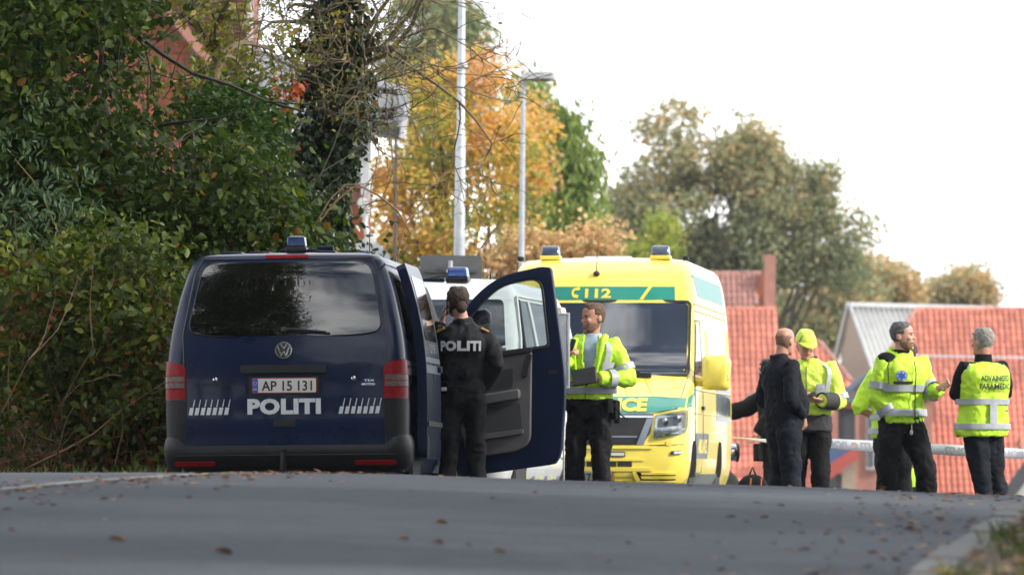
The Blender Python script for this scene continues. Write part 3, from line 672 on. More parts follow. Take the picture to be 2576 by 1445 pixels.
# red creeper leaves in the twigs
cr = thing('virginia_creeper', 'red creeper leaves caught among the bare branches', 'creeper', P(710, 230, 60))
pos = np.concatenate([np.array([np.array(P(x + rng.normal() * 14, y + rng.normal() * 12, 60 + rng.normal() * 0.2)) for _ in range(n)]) for x, y, n in ((700, 235, 16), (742, 225, 16), (690, 300, 8), (730, 380, 8), (620, 590, 6))]) - np.array(cr.location)
leaves('leaves', pos, 0.09, leafmat('creeper red', [(0, (0.18, 0.03, 0.012)), (1, (0.34, 0.07, 0.02))], 0.5, 0.3, 0.3), cr, 0.6, 0.5, 0.7)
# arching bramble canes between the van and the yellow trees
canes = [('long pale bramble cane arching over the van roof to the right', [(745, 640), (800, 560), (850, 500), (900, 465), (950, 490), (1000, 530), (1035, 590)], 0.012), ('short pinkish bramble cane crossing the ivy trunk', [(760, 640), (790, 570), (830, 500), (870, 465), (930, 462)], 0.010),
         ('thin forked twig hanging at the foot of the yellow trees', [(1000, 640), (1020, 560), (1060, 510), (1080, 470)], 0.006), ('low bent cane beside the road sign', [(990, 650), (1030, 620), (1080, 610), (1140, 580)], 0.006)]
for lb, pp, r in canes:
    b0 = P(pp[0][0], 1180, 58); q = [Vector((0, 0, 0))] + [P(x, y, 58) - b0 for x, y in pp]
    o = MB().tube(q, [r] * 3 + [r * 0.8] * (len(q) - 4) + [r * 0.4], n=6).build('bramble_cane', M['cane'], smooth=60); o.location = b0; tag(o, lb, 'cane', 'canes behind the blue van')
# ---------------------------------------------------------------- trees beyond the crest
def gbase(px, Y): x = (px - 1288) / FPX * Y; return (x, Y, float(G(x, Y)))
def E(px, py, Y, rx, ry, dy=None):   # crown lobe centred where the tree stands, radii in metres from its size
    s = Y / FPX; c = P(px, py, Y); return (tuple(c), (rx * s, (dy or rx) * s, ry * s))
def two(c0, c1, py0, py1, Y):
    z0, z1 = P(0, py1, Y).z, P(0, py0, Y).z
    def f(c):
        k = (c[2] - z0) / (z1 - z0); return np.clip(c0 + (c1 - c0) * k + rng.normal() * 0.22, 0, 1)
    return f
tree('beech_tree', 'orange and yellow young beech behind the lamp posts', 'autumn trees beyond the road', gbase(1150, 112),
     [E(1130, 330, 112, 180, 160), E(1060, 520, 112, 130, 170), E(1260, 440, 112, 95, 170), E(1190, 600, 112, 190, 100), E(1000, 400, 112, 75, 140), E(1180, 230, 112, 110, 90), E(1060, 230, 112, 90, 60), E(1210, 180, 112, 60, 60), E(965, 500, 112, 50, 140), E(985, 600, 112, 60, 80)],
     M['leafO'], 680, 20, 0.19, 0.112, 0.12, gap=0.50, gsc=1.3, shell=1.3, tdev=0.18, limbs=26, barkm='twig', tfun=lambda c: np.clip(0.42 + 0.75 * mnoise.noise(Vector((c[0] * 1.1, 0, c[2] * 1.1))) + rng.normal() * 0.15, 0, 1), up=0.5)
tree('beech_tree', 'tan and orange bush in front of the taller trees above the ambulance roof', 'autumn trees beyond the road', gbase(1460, 110),
     [E(1420, 640, 110, 120, 60), E(1500, 610, 110, 70, 60), E(1350, 640, 110, 90, 70), E(1290, 690, 110, 100, 60)], M['leafT'], 200, 26, 0.15, 0.11, 0.05, limbs=8, barkm='twig', tdev=0.25, shell=1.2, up=0.4)
tree('beech_tree', 'slender orange and tan tree top rising behind the distant lamp', 'autumn trees beyond the road', gbase(1330, 135),
     [E(1330, 330, 135, 50, 100), E(1335, 430, 135, 40, 70), E(1300, 400, 135, 50, 80)], M['leafO'], 120, 24, 0.22, 0.13, 0.08, limbs=8, barkm='twig', tdev=0.2, up=0.4, tfun=lambda c: rng.uniform(0.3, 1))
tree('larch_tree', 'weeping green larch to the right of the distant lamp post', 'conifers beyond the road', gbase(1420, 155),
     [E(1415, 410, 155, 60, 120), E(1425, 520, 155, 90, 120), E(1400, 600, 155, 120, 90), E(1465, 440, 155, 40, 60), E(1340, 280, 155, 45, 100), E(1345, 200, 155, 22, 70), E(1395, 340, 155, 26, 60), E(1330, 480, 155, 60, 130)],
     M['leafL'], 420, 26, 0.24, 0.26, 0.14, gap=0.3, gsc=0.9, shell=1.3, droop=1.5, wide=0.3, limbs=24, barkm='twigd', flat=1.4, up=0.3, tfun=lambda c: rng.uniform(0.1, 0.9))
tree('spruce_tree', 'tall grey green conifer top behind the nearer lamp post', 'conifers beyond the road', gbase(1090, 180),
     [E(1090, 60, 180, 80, 110), E(1070, 160, 180, 110, 90), E(1150, 120, 180, 70, 120), E(1130, 260, 180, 130, 90), E(1190, 60, 180, 25, 60), E(1040, 100, 180, 36, 60)],
     M['leafC'], 340, 24, 0.34, 0.34, 0.2, gap=0.38, gsc=0.7, shell=1.4, droop=0.8, wide=0.25, limbs=22, barkm='twigd', up=0.3, tfun=lambda c: rng.uniform(0.1, 0.9))
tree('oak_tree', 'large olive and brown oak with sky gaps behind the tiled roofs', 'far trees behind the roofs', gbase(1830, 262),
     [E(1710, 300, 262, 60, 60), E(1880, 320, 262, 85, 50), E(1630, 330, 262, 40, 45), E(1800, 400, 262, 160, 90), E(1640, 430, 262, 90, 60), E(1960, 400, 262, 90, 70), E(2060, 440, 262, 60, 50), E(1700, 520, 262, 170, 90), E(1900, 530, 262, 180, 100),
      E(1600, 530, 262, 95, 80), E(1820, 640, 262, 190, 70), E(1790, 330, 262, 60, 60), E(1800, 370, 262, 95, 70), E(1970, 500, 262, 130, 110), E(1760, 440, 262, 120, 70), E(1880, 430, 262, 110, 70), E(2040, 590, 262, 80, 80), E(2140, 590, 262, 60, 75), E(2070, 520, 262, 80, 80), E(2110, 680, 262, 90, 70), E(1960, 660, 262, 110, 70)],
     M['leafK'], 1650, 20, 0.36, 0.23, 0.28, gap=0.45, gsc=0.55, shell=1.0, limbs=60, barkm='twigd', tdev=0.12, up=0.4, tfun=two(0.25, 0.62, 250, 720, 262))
for lb, els, tsh, n in (('bushy olive tree right of the chimney', [E(2040, 760, 290, 110, 90), E(2120, 720, 290, 90, 70), E(1990, 820, 290, 60, 70), E(2060, 830, 290, 110, 60)], 0.1, 380),
                     ('low tan tree behind the grey sheeted roof', [E(2230, 720, 300, 80, 50), E(2170, 680, 300, 50, 40), E(2285, 740, 300, 35, 50), E(2190, 760, 300, 110, 40)], 0.25, 240),
                     ('low tan tree at the right behind the ridge of the grey roof', [E(2410, 720, 310, 75, 45), E(2385, 690, 310, 40, 25), E(2470, 740, 310, 40, 25), E(2330, 755, 310, 60, 20)], 0.28, 190),
                     ('dark green tree behind the beacons of the ambulance', [E(1750, 640, 275, 80, 70), E(1830, 690, 275, 90, 60), E(1560, 640, 275, 90, 60), E(1650, 660, 275, 120, 60)], -0.1, 340)):
    tree('broadleaf_tree', lb, 'far trees behind the roofs', gbase(int(els[0][0][0] / els[0][0][1] * FPX + 1288), els[0][0][1]), els, M['leafK'], n, 24, 0.4, 0.28, 0.2, gap=0.25, gsc=0.5, shell=1.2, limbs=14, barkm='twigd', tshift=tsh, up=0.4)
tree('cypress_tree', 'small yellow green cypress above the right ambulance beacon', None, gbase(1665, 200),
     [E(1668, 590, 200, 34, 50), E(1650, 640, 200, 50, 50), E(1610, 650, 200, 40, 30)], M['leafY'], 120, 26, 0.2, 0.2, 0.08, limbs=6, droop=-0.6, wide=0.35, shell=1.2, barkm='twigd')
bt = thing('birch_tree', 'faint bare birch twigs against the sky at the far right', 'tree', gbase(2480, 320)); base = Vector(bt.location)
mb = MB(); tips = []
for a, b in (((2440, 800), (2530, 600)), ((2450, 760), (2490, 650)), ((2440, 780), (2520, 690))):
    p, q = P(*a, 320), P(*b, 320); grow(mb, p - base, q - p, (q - p).length, 0.03, 2, tips, 0.2, 0.4, up=0.05)
mb.tube([Vector((0, 0, -0.2)), P(2440, 780, 320) - base], [0.12, 0.05], n=7); mb.build('trunk', M['galv'], bt, smooth=60)
# wooded skyline on the low ground, reads as one mass
cl = np.array([(rng.uniform(-60, 90), rng.uniform(420, 520), 0) for _ in range(700)]); cl[:, 2] = [float(G(p[0], p[1])) + abs(rng.normal()) * 3 for p in cl]
pos, tint = sprays(cl, 18, 1.0, 0.1); o = leaves('woodland', pos, 0.9, M['leafK'], None, 0.3, 0.4, 0.6, tint, kind='stuff'); tag(o, 'far wooded low ground beyond the houses')

# ---------------------------------------------------------------- tiled roofs
def pantile_mesh(w, l):
    V = []; us_ = [0, 0.18, 0.36, 0.55, 0.78, 1.0]; hs = [-0.005, 0.048, 0.072, 0.048, -0.008, -0.012]
    for v, lift in ((0.0, 0.034), (1.08, 0.0)):
        for u, h in zip(us_, hs): V.append((u * w * 1.02, v * l, h + lift))
    n = 6; V += [(u * w * 1.02, 0.0, max(0, h - 0.012)) for u, h in zip(us_, hs)]
    F = [(i, i+1, n+i+1, n+i) for i in range(n-1)] + [(2*n+i, 2*n+i+1, i+1, i) for i in range(n-1)]
    return V, F
def pantile_roof(parent, O, U, Vd, poly, w, l, m, name='roof', limit=300):
    """O eave corner, U along the eave, Vd up the slope; poly (u,v) outline of the tiled face"""
    O = Vector(O) - parent.location; U = Vector(U).normalized(); Vd = (Vector(Vd) - U * Vector(Vd).dot(U)).normalized(); N = U.cross(Vd)
    mb = MB(); mb.prism(poly, lambda u, v, d: O + U*u + Vd*v + N*d, -0.12, -0.004)
    roof = mb.build(name, m, parent, smooth=0)
    Vt, Ft = pantile_mesh(w, l); me = bpy.data.meshes.new('roof_tile'); me.from_pydata(Vt, [], Ft); me.materials.append(m); me.update()
    me.polygons.foreach_set('use_smooth', [True] * len(me.polygons)); me.set_sharp_from_angle(angle=R(50))
    us_ = [p[0] for p in poly]; vv = [p[1] for p in poly]; cells = []
    j = 0; v = min(vv)
    while v < max(vv) - l * 0.3:
        u = math.floor(min(us_) / w) * w
        while u < max(us_):
            if in_poly(u + w/2, v + l/2, poly): cells.append((u, v))
            u += w
        v += l
    def seen(c):
        p = parent.location + O + U*(c[0]+w/2) + Vd*(c[1]+l/2)
        px = 1288 + p.x / p.y * FPX; py = HZ - (p.z - CAMZ) / p.y * FPX
        return 0 < px < 2590 and 600 < py < 1245
    cells.sort(key=lambda c: (not seen(c), -c[1])); base = Matrix((U, Vd, N)).transposed()
    rest = MB(); e = base.to_euler()
    for k, (u, v) in enumerate(cells):
        du, dv, dn = random.uniform(-.008, .008), random.uniform(-.012, .012), random.uniform(0, .008)
        q = O + U*(u+du) + Vd*(v+dv) + N*dn
        if k < limit and seen((u, v)):
            o = bpy.data.objects.new('roof_tile', me); C.objects.link(o); o.parent = roof; o.location = q; o.rotation_euler = e
        else: rest.add([q + base @ Vector(x) for x in Vt], Ft)
    if rest.v: r = rest.build('roof_tiling', m, roof, smooth=50); r['kind'] = 'stuff'
    return roof
def ridge(parent, a, b, r, m, n=None, name='ridge_tile'):
    a, b = Vector(a) - parent.location, Vector(b) - parent.location; L = (b - a).length; n = n or max(1, int(L / 0.4))
    for k in range(n):
        p, q = a.lerp(b, k / n), a.lerp(b, (k + 0.93) / n)
        MB().tube([p, q], [r * 1.06, r * 0.94], n=8).build(name, m, parent, smooth=60)
UX, V45 = Vector((1, 0, 0)), Vector((0, 0.72, 0.69))
def plane_pt(px, py, O, Vd):   # where the sight line meets the roof plane through O spanned by x and Vd
    Vd = Vd.normalized(); n = UX.cross(Vd); d = P(px, py, 1.0) - Vector((0, 0, CAMZ)); c = Vector((0, 0, CAMZ))
    t = (Vector(O) - c).dot(n) / d.dot(n); return c + d * t
def uvof(p, O, Vd): q = Vector(p) - Vector(O); Vd = Vd.normalized(); return (q.x, q.dot(Vd))
def slope_poly(pxs, O, Vd): return [uvof(plane_pt(x, y, O, Vd), O, Vd) for x, y in pxs]

# house with chimney and bright pantiles, right of the ambulance
O1 = P(1600, 1300, 214)
h1 = thing('tiled_house', 'house with bright orange pantile roof and tall brick chimney beside the ambulance', 'house', (O1.x + 3, 222, float(G(O1.x, 222))))
poly = slope_poly([(1600, 1330), (2190, 1330), (2140, 960), (2062, 862), (1958, 858), (1952, 782), (1600, 782)], O1, V45)
pantile_roof(h1, O1, UX, V45, poly, 0.2, 0.36, M['pantile'])
ridge(h1, plane_pt(1600, 778, O1, V45), plane_pt(1953, 778, O1, V45), 0.10, M['pantile'], 14)
ridge(h1, plane_pt(1958, 856, O1, V45), plane_pt(2062, 858, O1, V45), 0.09, M['pantile'], 5)
ridge(h1, plane_pt(2062, 862, O1, V45), plane_pt(2142, 962, O1, V45), 0.12, M['pantiled'], 6)
def lbox(parent, px0, py0, px1, py1, Y, dy, name, m, bevel=0.0, tilt=0):   # a block seen face on
    a, b = P(px0, py1, Y), P(px1, py0, Y); return MB().box(Vector(((a.x+b.x)/2, Y + dy/2, (a.z+b.z)/2)) - parent.location, (b.x-a.x, dy, b.z-a.z)).build(name, m, parent, bevel=bevel, smooth=0)
def lpoly(parent, pts, Y, dy, name, m, bevel=0.0):
    q = [P(x, y, Y) - parent.location for x, y in pts]; ar = sum(q[i-1].x * q[i].z - q[i].x * q[i-1].z for i in range(len(q)))
    if ar < 0: q.reverse()
    return MB().prism([(p.x, p.z) for p in q], lambda u, v, d: Vector((u, q[0].y + dy - d, v)), 0, dy).build(name, m, parent, bevel=bevel, smooth=0)
ch = lbox(h1, 1924, 640, 1951, 900, 226, 0.55, 'chimney', M['brick2']); 
lbox(ch, 1920, 606, 1958, 640, 225.9, 0.8, 'chimney_cap', M['brick2']); lbox(ch, 1951.3, 640, 1957.5, 900, 226.0, 0.5, 'chimney_flank', M['brick'])
lbox(h1, 1560, 1235, 2180, 1420, 213, 9, 'wall', M['brick2'])
pr = lpoly(h1, [(1838, 1032), (1905, 1002), (1915, 1002), (1915, 1018), (1838, 1048)], 212.6, 0.3, 'porch_fascia', M['whitewood'])
lpoly(h1, [(1845, 1026), (1890, 984), (1935, 984), (1960, 1026), (1915, 1001), (1905, 1001)], 213, 0.8, 'porch_roof', M['pantiled'])
# house with dull tiles behind it
O0 = P(1640, 900, 236)
h0 = thing('tiled_house', 'house with dull red tiled roof behind the chimney', 'house', (O0.x + 2, 242, float(G(O0.x, 242))))
poly = slope_poly([(1640, 900), (1872, 900), (1916, 690), (1640, 690)], O0, V45)
pantile_roof(h0, O0, UX, V45, poly, 0.2, 0.36, M['pantiled'], limit=260)
lpoly(h0, [(1889, 785), (1916, 684), (1926, 668), (1926, 785)], 238.5, 0.6, 'gable_edge', M['brick'])
ridge(h0, plane_pt(1640, 688, O0, V45), plane_pt(1916, 688, O0, V45), 0.10, M['pantiled'], 11)
lbox(h0, 1640, 880, 1930, 1300, 239.2, 7, 'wall', M['brick2'])

# grey sheeted house with beige gable
A_, Bq, E1, E2 = P(2137, 768, 244), P(2500, 780, 246), P(2205, 962, 238), P(2570, 985, 240)
h2 = thing('sheeted_house', 'house with pale grey corrugated roof and beige gable with white verge boards', 'house', (P(2140, 0, 244).x + 1, 244, float(G(12.9, 244))))
L2 = Vector(h2.location); rows = []
for j in range(2):
    a, b = (E1, E2) if j == 0 else (A_, Bq); n = 300
    nn = (E2 - E1).cross(A_ - E1).normalized()
    rows.append([(a.lerp(b, i / n) + nn * (0.06 * math.sin(i / n * 2 * math.pi * 28)) - L2) for i in range(n + 1)])
mb = MB(); mb.add(rows[0] + rows[1], [(i, i+1, 302+i, 301+i) for i in range(300)]); mb.build('roof', M['sheet'], h2, smooth=80, solid=0.02)
GL, GR = P(2098, 922, 247), P(2207, 966, 238)
mb = MB(); q = [P(2112, 925, 246.5), P(2206, 966, 238.4), P(2206, 1150, 238.4), P(2112, 1150, 246.5), P(2137, 776, 244)]
mb.add([p - L2 for p in q], [(0, 3, 2, 1), (0, 1, 4)]); mb.build('gable_wall', M['render'], h2, smooth=0, solid=0.1)
MB().bar(A_ - L2 + Vector((-0.02, -0.1, 0.05)), GL - L2, 0.16, 0.2).build('verge_board', M['whitewood'], h2)
MB().bar(A_ - L2 + Vector((0, -0.12, 0.05)), Bq - L2 + Vector((0, -0.1, 0.08)), 0.18, 0.16).build('ridge_board', M['whitewood'], h2)
MB().bar(A_ - L2 + Vector((0, -0.05, -0.02)), E1 - L2, 0.06, 0.1).build('verge_board', M['slate'], h2)

# big house at the right with pantiles, brick wing and porch
O3 = P(2160, 1330, 214)
h3 = thing('tiled_house', 'big house filling the right edge with orange pantiles above a brick wing', 'house', (O3.x + 3, 220, float(G(O3.x, 220))))
poly = slope_poly([(2345, 1330), (2760, 1330), (2760, 782), (2302, 782), (2226, 900), (2172, 996), (2345, 985)], O3, V45)
poly = slope_poly([(2345, 1330), (2760, 1330), (2760, 782), (2302, 782), (2172, 996), (2345, 996)], O3, V45)
pantile_roof(h3, O3, UX, V45, poly, 0.2, 0.34, M['pantile'])
ridge(h3, plane_pt(2302, 779, O3, V45), plane_pt(2760, 779, O3, V45), 0.10, M['pantile'], 18)
ridge(h3, plane_pt(2302, 781, O3, V45), plane_pt(2172, 998, O3, V45), 0.10, M['pantiled'], 10)
lpoly(h3, [(2180, 998), (2262, 905), (2350, 905), (2350, 998)], 214.6, 0.1, 'wing_gable', M['pantiled'])  # duller tile colour paints this face as the shaded one
wall = lbox(h3, 2160, 1003, 2346, 1420, 214.3, 5, 'wall', M['brick2'])
for x0, x1 in ((2179, 2201), (2211, 2226)):
    f = lbox(h3, x0, 1028, x1, 1180, 214.15, 0.25, 'window', M['whitewood']); g_ = lbox(h3, x0 + 3.5, 1036, x1 - 3.5, 1172, 214.1, 0.08, 'pane', M['dglass'])
    g_.parent = f; g_.data.transform(Matrix.Identity(4))
lbox(h3, 2163, 990, 2350, 1002, 213.9, 0.5, 'gutter', M['bluewood'])
MB().tube([P(2230, 893, 214.5) + Vector((0, -0.3, 0)) - h3.location, P(2700, 898, 214.5) + Vector((0, 2.6, 0.0)) - h3.location], 0.035, n=6).build('roof_rail', M['galv'], h3)
po = thing('timber_porch', 'blue grey timber porch with lattice gable and dark door beside the brick wing', 'porch', P(2135, 1330, 212) )
q = lambda x, y: P(x, y, 211.5) - po.location
lpoly(po, [(2094, 1012), (2094, 1000), (2180, 936), (2206, 926), (2222, 938)  , (2204, 940), (2182, 950), (2106, 1008)], 211.4, 0.9, 'roof_slab', M['bluewood'])
MB().bar(q(2096, 1006), q(2172, 1006), 0.14, 0.14).build('beam', M['bluewood'], po)
for x in (2118, 2132, 2146, 2158): MB().bar(q(x, 1004), q(x + 14, 1004 - (x - 2090) * 0.55), 0.05, 0.1).build('lattice_bar', M['bluewood'], po)
lpoly(po, [(2110, 1002), (2176, 955), (2176, 1002)], 212.0, 0.05, 'gable_panel', M['pantiled'])
lbox(po, 2102, 1011, 2168, 1026, 211.6, 0.3, 'fascia', M['redboard']); lbox(po, 2108, 1026, 2160, 1112, 211.9, 0.15, 'door', M['darkwood'])
lbox(po, 2098, 1026, 2107, 1330, 211.6, 0.2, 'post', M['brick2']); lbox(po, 2152, 1026, 2160, 1330, 211.55, 0.2, 'post', M['brick2'])
lpoly(po, [(2062, 1172), (2062, 1112), (2150, 1112), (2160, 1120), (2072, 1185)], 211.0, 0.3, 'canopy', M['blueroof'])
lpoly(po, [(2066, 1180), (2160, 1118), (2160, 1150), (2078, 1212)], 210.8, 0.2, 'canopy_board', M['redboard'])
lbox(po, 2118, 1160, 2152, 1330, 211.3, 0.3, 'side_wall', M['render']); lbox(po, 2064, 1190, 2118, 1330, 211.35, 0.3, 'lower_wall', M['darkwood'])
sh = thing('shed', 'pale grey shed roof with dark verge in the bottom right corner below the big roof', 'shed', P(2570, 1330, 205))
lpoly(sh, [(2536, 1252), (2590, 1180), (2640, 1180), (2640, 1330), (2536, 1330)], 205, 0.6, 'roof', M['sheet'])
MB().bar(P(2530, 1252, 204.8) - sh.location, P(2592, 1166, 204.8) - sh.location, 0.14, 0.4).build('verge_board', M['darkwood'], sh)
MB().tube([P(x, y, 204.9) - sh.location for x, y in ((2600, 1150), (2590, 1125), (2570, 1132), (2560, 1118), (2563, 1104))], 0.045, n=6).build('vent_pipe', M['darkwood'], sh)

# ---------------------------------------------------------------- houses on the left behind the trees
hb = thing('brick_house', 'orange brick house with brown tile hung gable behind the maple', 'house', (P(430, 0, 131).x, 131, float(G(-7, 131))))
gb = [(120, 1300), (120, -300), (170, -300), (372, -20), (575, 232), (575, 1300)]
wl = lpoly(hb, gb, 130, 6, 'wall', M['mortar'])
bme = MB().box((0, 0, 0), (0.226, 0.05, 0.056)).build('brick', M['brick'], None); bmesh_ = bme.data; bpy.data.objects.remove(bme)
cells = []; rest = MB(); zi = 0
z0, z1 = P(0, 1290, 130).z, P(0, -300, 130).z; xa, xb = P(130, 0, 130).x, P(575, 0, 130).x; z = z0
while z < z1:
    x = xa + (0.12 if zi % 2 else 0)
    while x < xb:
        px = 1288 + x / 130 * FPX; py = HZ - (z - CAMZ) / 130 * FPX
        if in_poly(px + 10, py, gb): cells.append((x, z, px, py))
        x += 0.24
    z += 0.067; zi += 1
vis = [c for c in cells if 300 < c[2] < 500 and 50 < c[3] < 480]; random.shuffle(vis); vis = set(vis[:300])
for c in cells:
    p = Vector((c[0], 129.985 + random.uniform(-.006, .004), c[1])) - hb.location
    if c in vis:
        o = bpy.data.objects.new('brick', bmesh_); C.objects.link(o); o.parent = wl; o.location = p
    else: rest.box(p, (0.226, 0.05, 0.056))
rest.build('brickwork', M['brick'], wl, smooth=0)['kind'] = 'stuff'
lpoly(hb, [(340, -60), (372, -60), (605, 235), (585, 245)], 129.6, 0.7, 'verge_board', M['brick2'])
hr = lpoly(hb, [(372, -60), (330, -120), (628, -120), (628, 262), (590, 225)], 131, 5, 'gable_cladding', M['brownroof'])
mb = MB()
for k in range(37):
    yy = -110 + k * 10; a, b = P(380, yy, 130.98) - hb.location, P(626, yy, 130.98) - hb.location
    x0 = max(a.x, (P(372 + max(0, (yy + 60)) * 0.78, yy, 130.98) - hb.location).x)
    if x0 < b.x - 0.1: mb.box(((x0 + b.x) / 2, a.y, a.z), (b.x - x0, 0.05, 0.035))
mb.build('tile_course', M['brownroof'], hb, smooth=0)['kind'] = 'stuff'
lbox(hb, 622, -120, 636, 262, 130.6, 0.4, 'corner_board', M['whitewood']); lbox(hb, 636.5, -120, 645, 262, 130.8, 0.3, 'corner_brick', M['brick2'])
MB().tube([P(625, 265, 130.5) - hb.location, P(640, 560, 130.5) - hb.location, P(640, 1250, 130.5) - hb.location], 0.05, n=8).build('downpipe', M['whitewood'], hb)
lbox(hb, 415, 592, 520, 603, 129.7, 0.3, 'window_sill', M['whitewood'])

hs = thing('slate_house', 'white boarded house with grey slate roof hidden behind the ivy trunk', 'house', (P(800, 0, 106).x, 106, float(G(-3.4, 106))))
Ls = Vector(hs.location); q = lambda x, y, Y=104.5: P(x, y, Y) - Ls
# overhanging gable end of the slate roof
mb = MB(); mb.hexa([q(640, 316), q(1012, 352), q(1012, 352, 108), q(640, 316, 108), q(640, 120), q(1030, 232), q(1030, 232, 108), q(640, 120, 108)]); rf = mb.build('roof', M['slate'], hs, smooth=0)
for k in range(6):
    t0 = k / 6; a = q(640, 316 - t0 * 190, 104.46); b = q(1010 + t0 * 16, 318 - t0 * 84, 104.46); n = 9
    for i in range(n):
        p0, p1 = a.lerp(b, (i + (0.5 if k % 2 else 0)) / (n + 0.5)), a.lerp(b, (i + 0.96 + (0.5 if k % 2 else 0)) / (n + 0.5))
        MB().hexa([p0, p1, p1 + Vector((0, 0.02, 0)), p0 + Vector((0, 0.02, 0)), p0 + Vector((0.01, 0, 0.2)), p1 + Vector((0.01, 0, 0.2)), p1 + Vector((0.01, 0.03, 0.2)), p0 + Vector((0.01, 0.03, 0.2))]).build('slate', M['slate'], rf, smooth=0)
lpoly(hs, [(930, 296), (1008, 322), (1010, 348), (930, 318)], 104.3, 0.2, 'soffit', M['darkwood'])
lpoly(hs, [(1004, 345), (1018, 270), (1030, 250), (1026, 300), (1012, 348)], 104.1, 0.3, 'bargeboard', M['whitewood'])
lbox(hs, 640, 318, 924, 470, 105, 3, 'wall', M['whitewood']); w_ = lbox(hs, 885, 420, 908, 462, 104.9, 0.2, 'window', M['whitewood'])
for x in (908, 916, 924): lbox(hs, x, 330, x + 6, 545, 104.7, 0.15, 'corner_board', M['whitewood'])
lbox(hs, 720, 470, 924, 1250, 105.2, 3, 'brick_wall', M['brick'])
lpoly(hs, [(860, 505), (880, 470), (925, 500), (935, 515)], 104.4, 0.5, 'lean_to_roof', M['brownroof'])
for pp in ([(880, 575), (880, 1250)], [(924, 520), (918, 560), (926, 600), (930, 1250)]): MB().tube([q(x, y, 104.3) for x, y in pp], 0.045, n=8).build('downpipe', M['whitewood'], hs)
lpoly(hs, [(895, 610), (930, 590), (980, 640), (1000, 680), (895, 680)], 104.2, 0.4, 'porch_roof', M['slate'])
for x, y in ((913, 511), (932, 603)): MB().lathe([(0.08, -0.02), (0.095, 0.0), (0.085, 0.02), (0.03, 0.03)], q(x, y, 104.0), (0, -1, 0), 14).build('globe_lamp', M['sheet'], hs)
MB().tube([q(996, 348, 104.2), q(994, 640, 104.2), q(994, 1250, 104.2)], 0.022, n=6).build('rain_chain', M['darkwood'], hs)

# ---------------------------------------------------------------- lamp posts and sign
lp1 = thing('lamp_post', 'thick galvanised lamp post rising out of the picture behind the road sign', 'lamp post', gbase(1156, 78), group='galvanised lamp posts')
z0 = lp1.location; b = Vector((0, 0, 0)); tp = P(1166, -420, 78) - z0
md = P(1159, 340, 78) - z0
MB().tube([b, P(1155.5, 640, 78) - z0, md, md + Vector((0, 0, 0.02)), tp], [0.072, 0.068, 0.060, 0.050, 0.036], n=14).build('pole', M['galv'], lp1, smooth=60)
MB().tube([tp, tp + Vector((0.35, 0, 0.04)), tp + Vector((0.9, 0, 0.08))], [(0.04, 0.04), (0.13, 0.06), (0.1, 0.04)], n=10).build('lamp_head', M['alu'], lp1, smooth=50)
for zz in (3.2, 5.6): MB().tube([b.lerp(tp, zz / tp.z) + Vector((0, 0, -0.03)), b.lerp(tp, zz / tp.z) + Vector((0, 0, 0.03))], 0.066, n=14).build('clamp_band', M['alu'], lp1, smooth=60)
LY = 100
lp2 = thing('lamp_post', 'slimmer lamp post with flat lamp head seen behind the ambulance', 'lamp post', gbase(1312, LY), group='galvanised lamp posts')
z0 = lp2.location; tp = P(1317, 200, LY) - z0
MB().tube([Vector((0, 0, 0)), P(1312, 640, LY) - z0, tp], [0.055, 0.045, 0.034], n=12).build('pole', M['galv'], lp2, smooth=60)
mb = MB(); mb.loft([[tp + Vector((x, s * w, z)) for s, z in ((-1, -h0), (1, -h0), (1, h1_), (-1, h1_))] for x, w, h0, h1_ in ((-0.05, 0.05, 0.02, 0.07), (0.0, 0.10, 0.03, 0.10), (0.25, 0.12, 0.0, 0.13), (0.46, 0.11, 0.02, 0.12), (0.52, 0.05, 0.05, 0.10))])
hd = mb.build('lamp_head', M['alu'], lp2, bevel=0.02); MB().box(tp + Vector((0.28, 0, -0.01)), (0.3, 0.16, 0.04)).build('lens', M['clearlens'], hd, bevel=0.01)
sg = thing('road_sign', 'grey back of a rectangular road sign between the two vans', 'road sign', gbase(1133, 71)); z0 = sg.location
a, b = P(1056, 720, 71) - z0, P(1212, 642, 71) - z0
MB().prism(rect(a.x, a.z, b.x, b.z, 0.05), lambda u, v, d: Vector((u, d, v)), 0.0, 0.02).build('sign_plate', M['signback'], sg)
MB().box(((a.x+b.x)/2 , -0.015, P(0, 682, 71).z - z0.z), (b.x-a.x-0.1, 0.028, 0.03)).build('rail', M['darkwood'], sg)
MB().tube([Vector((0, -0.055, 0)), Vector((0, -0.055, b.z - 0.06))], 0.026, n=10).build('pole', M['galv'], sg, smooth=60)
MB().box((0, -0.06, P(0, 682, 71).z - z0.z), (0.09, 0.07, 0.03)).build('clamp', M['galv'], sg)
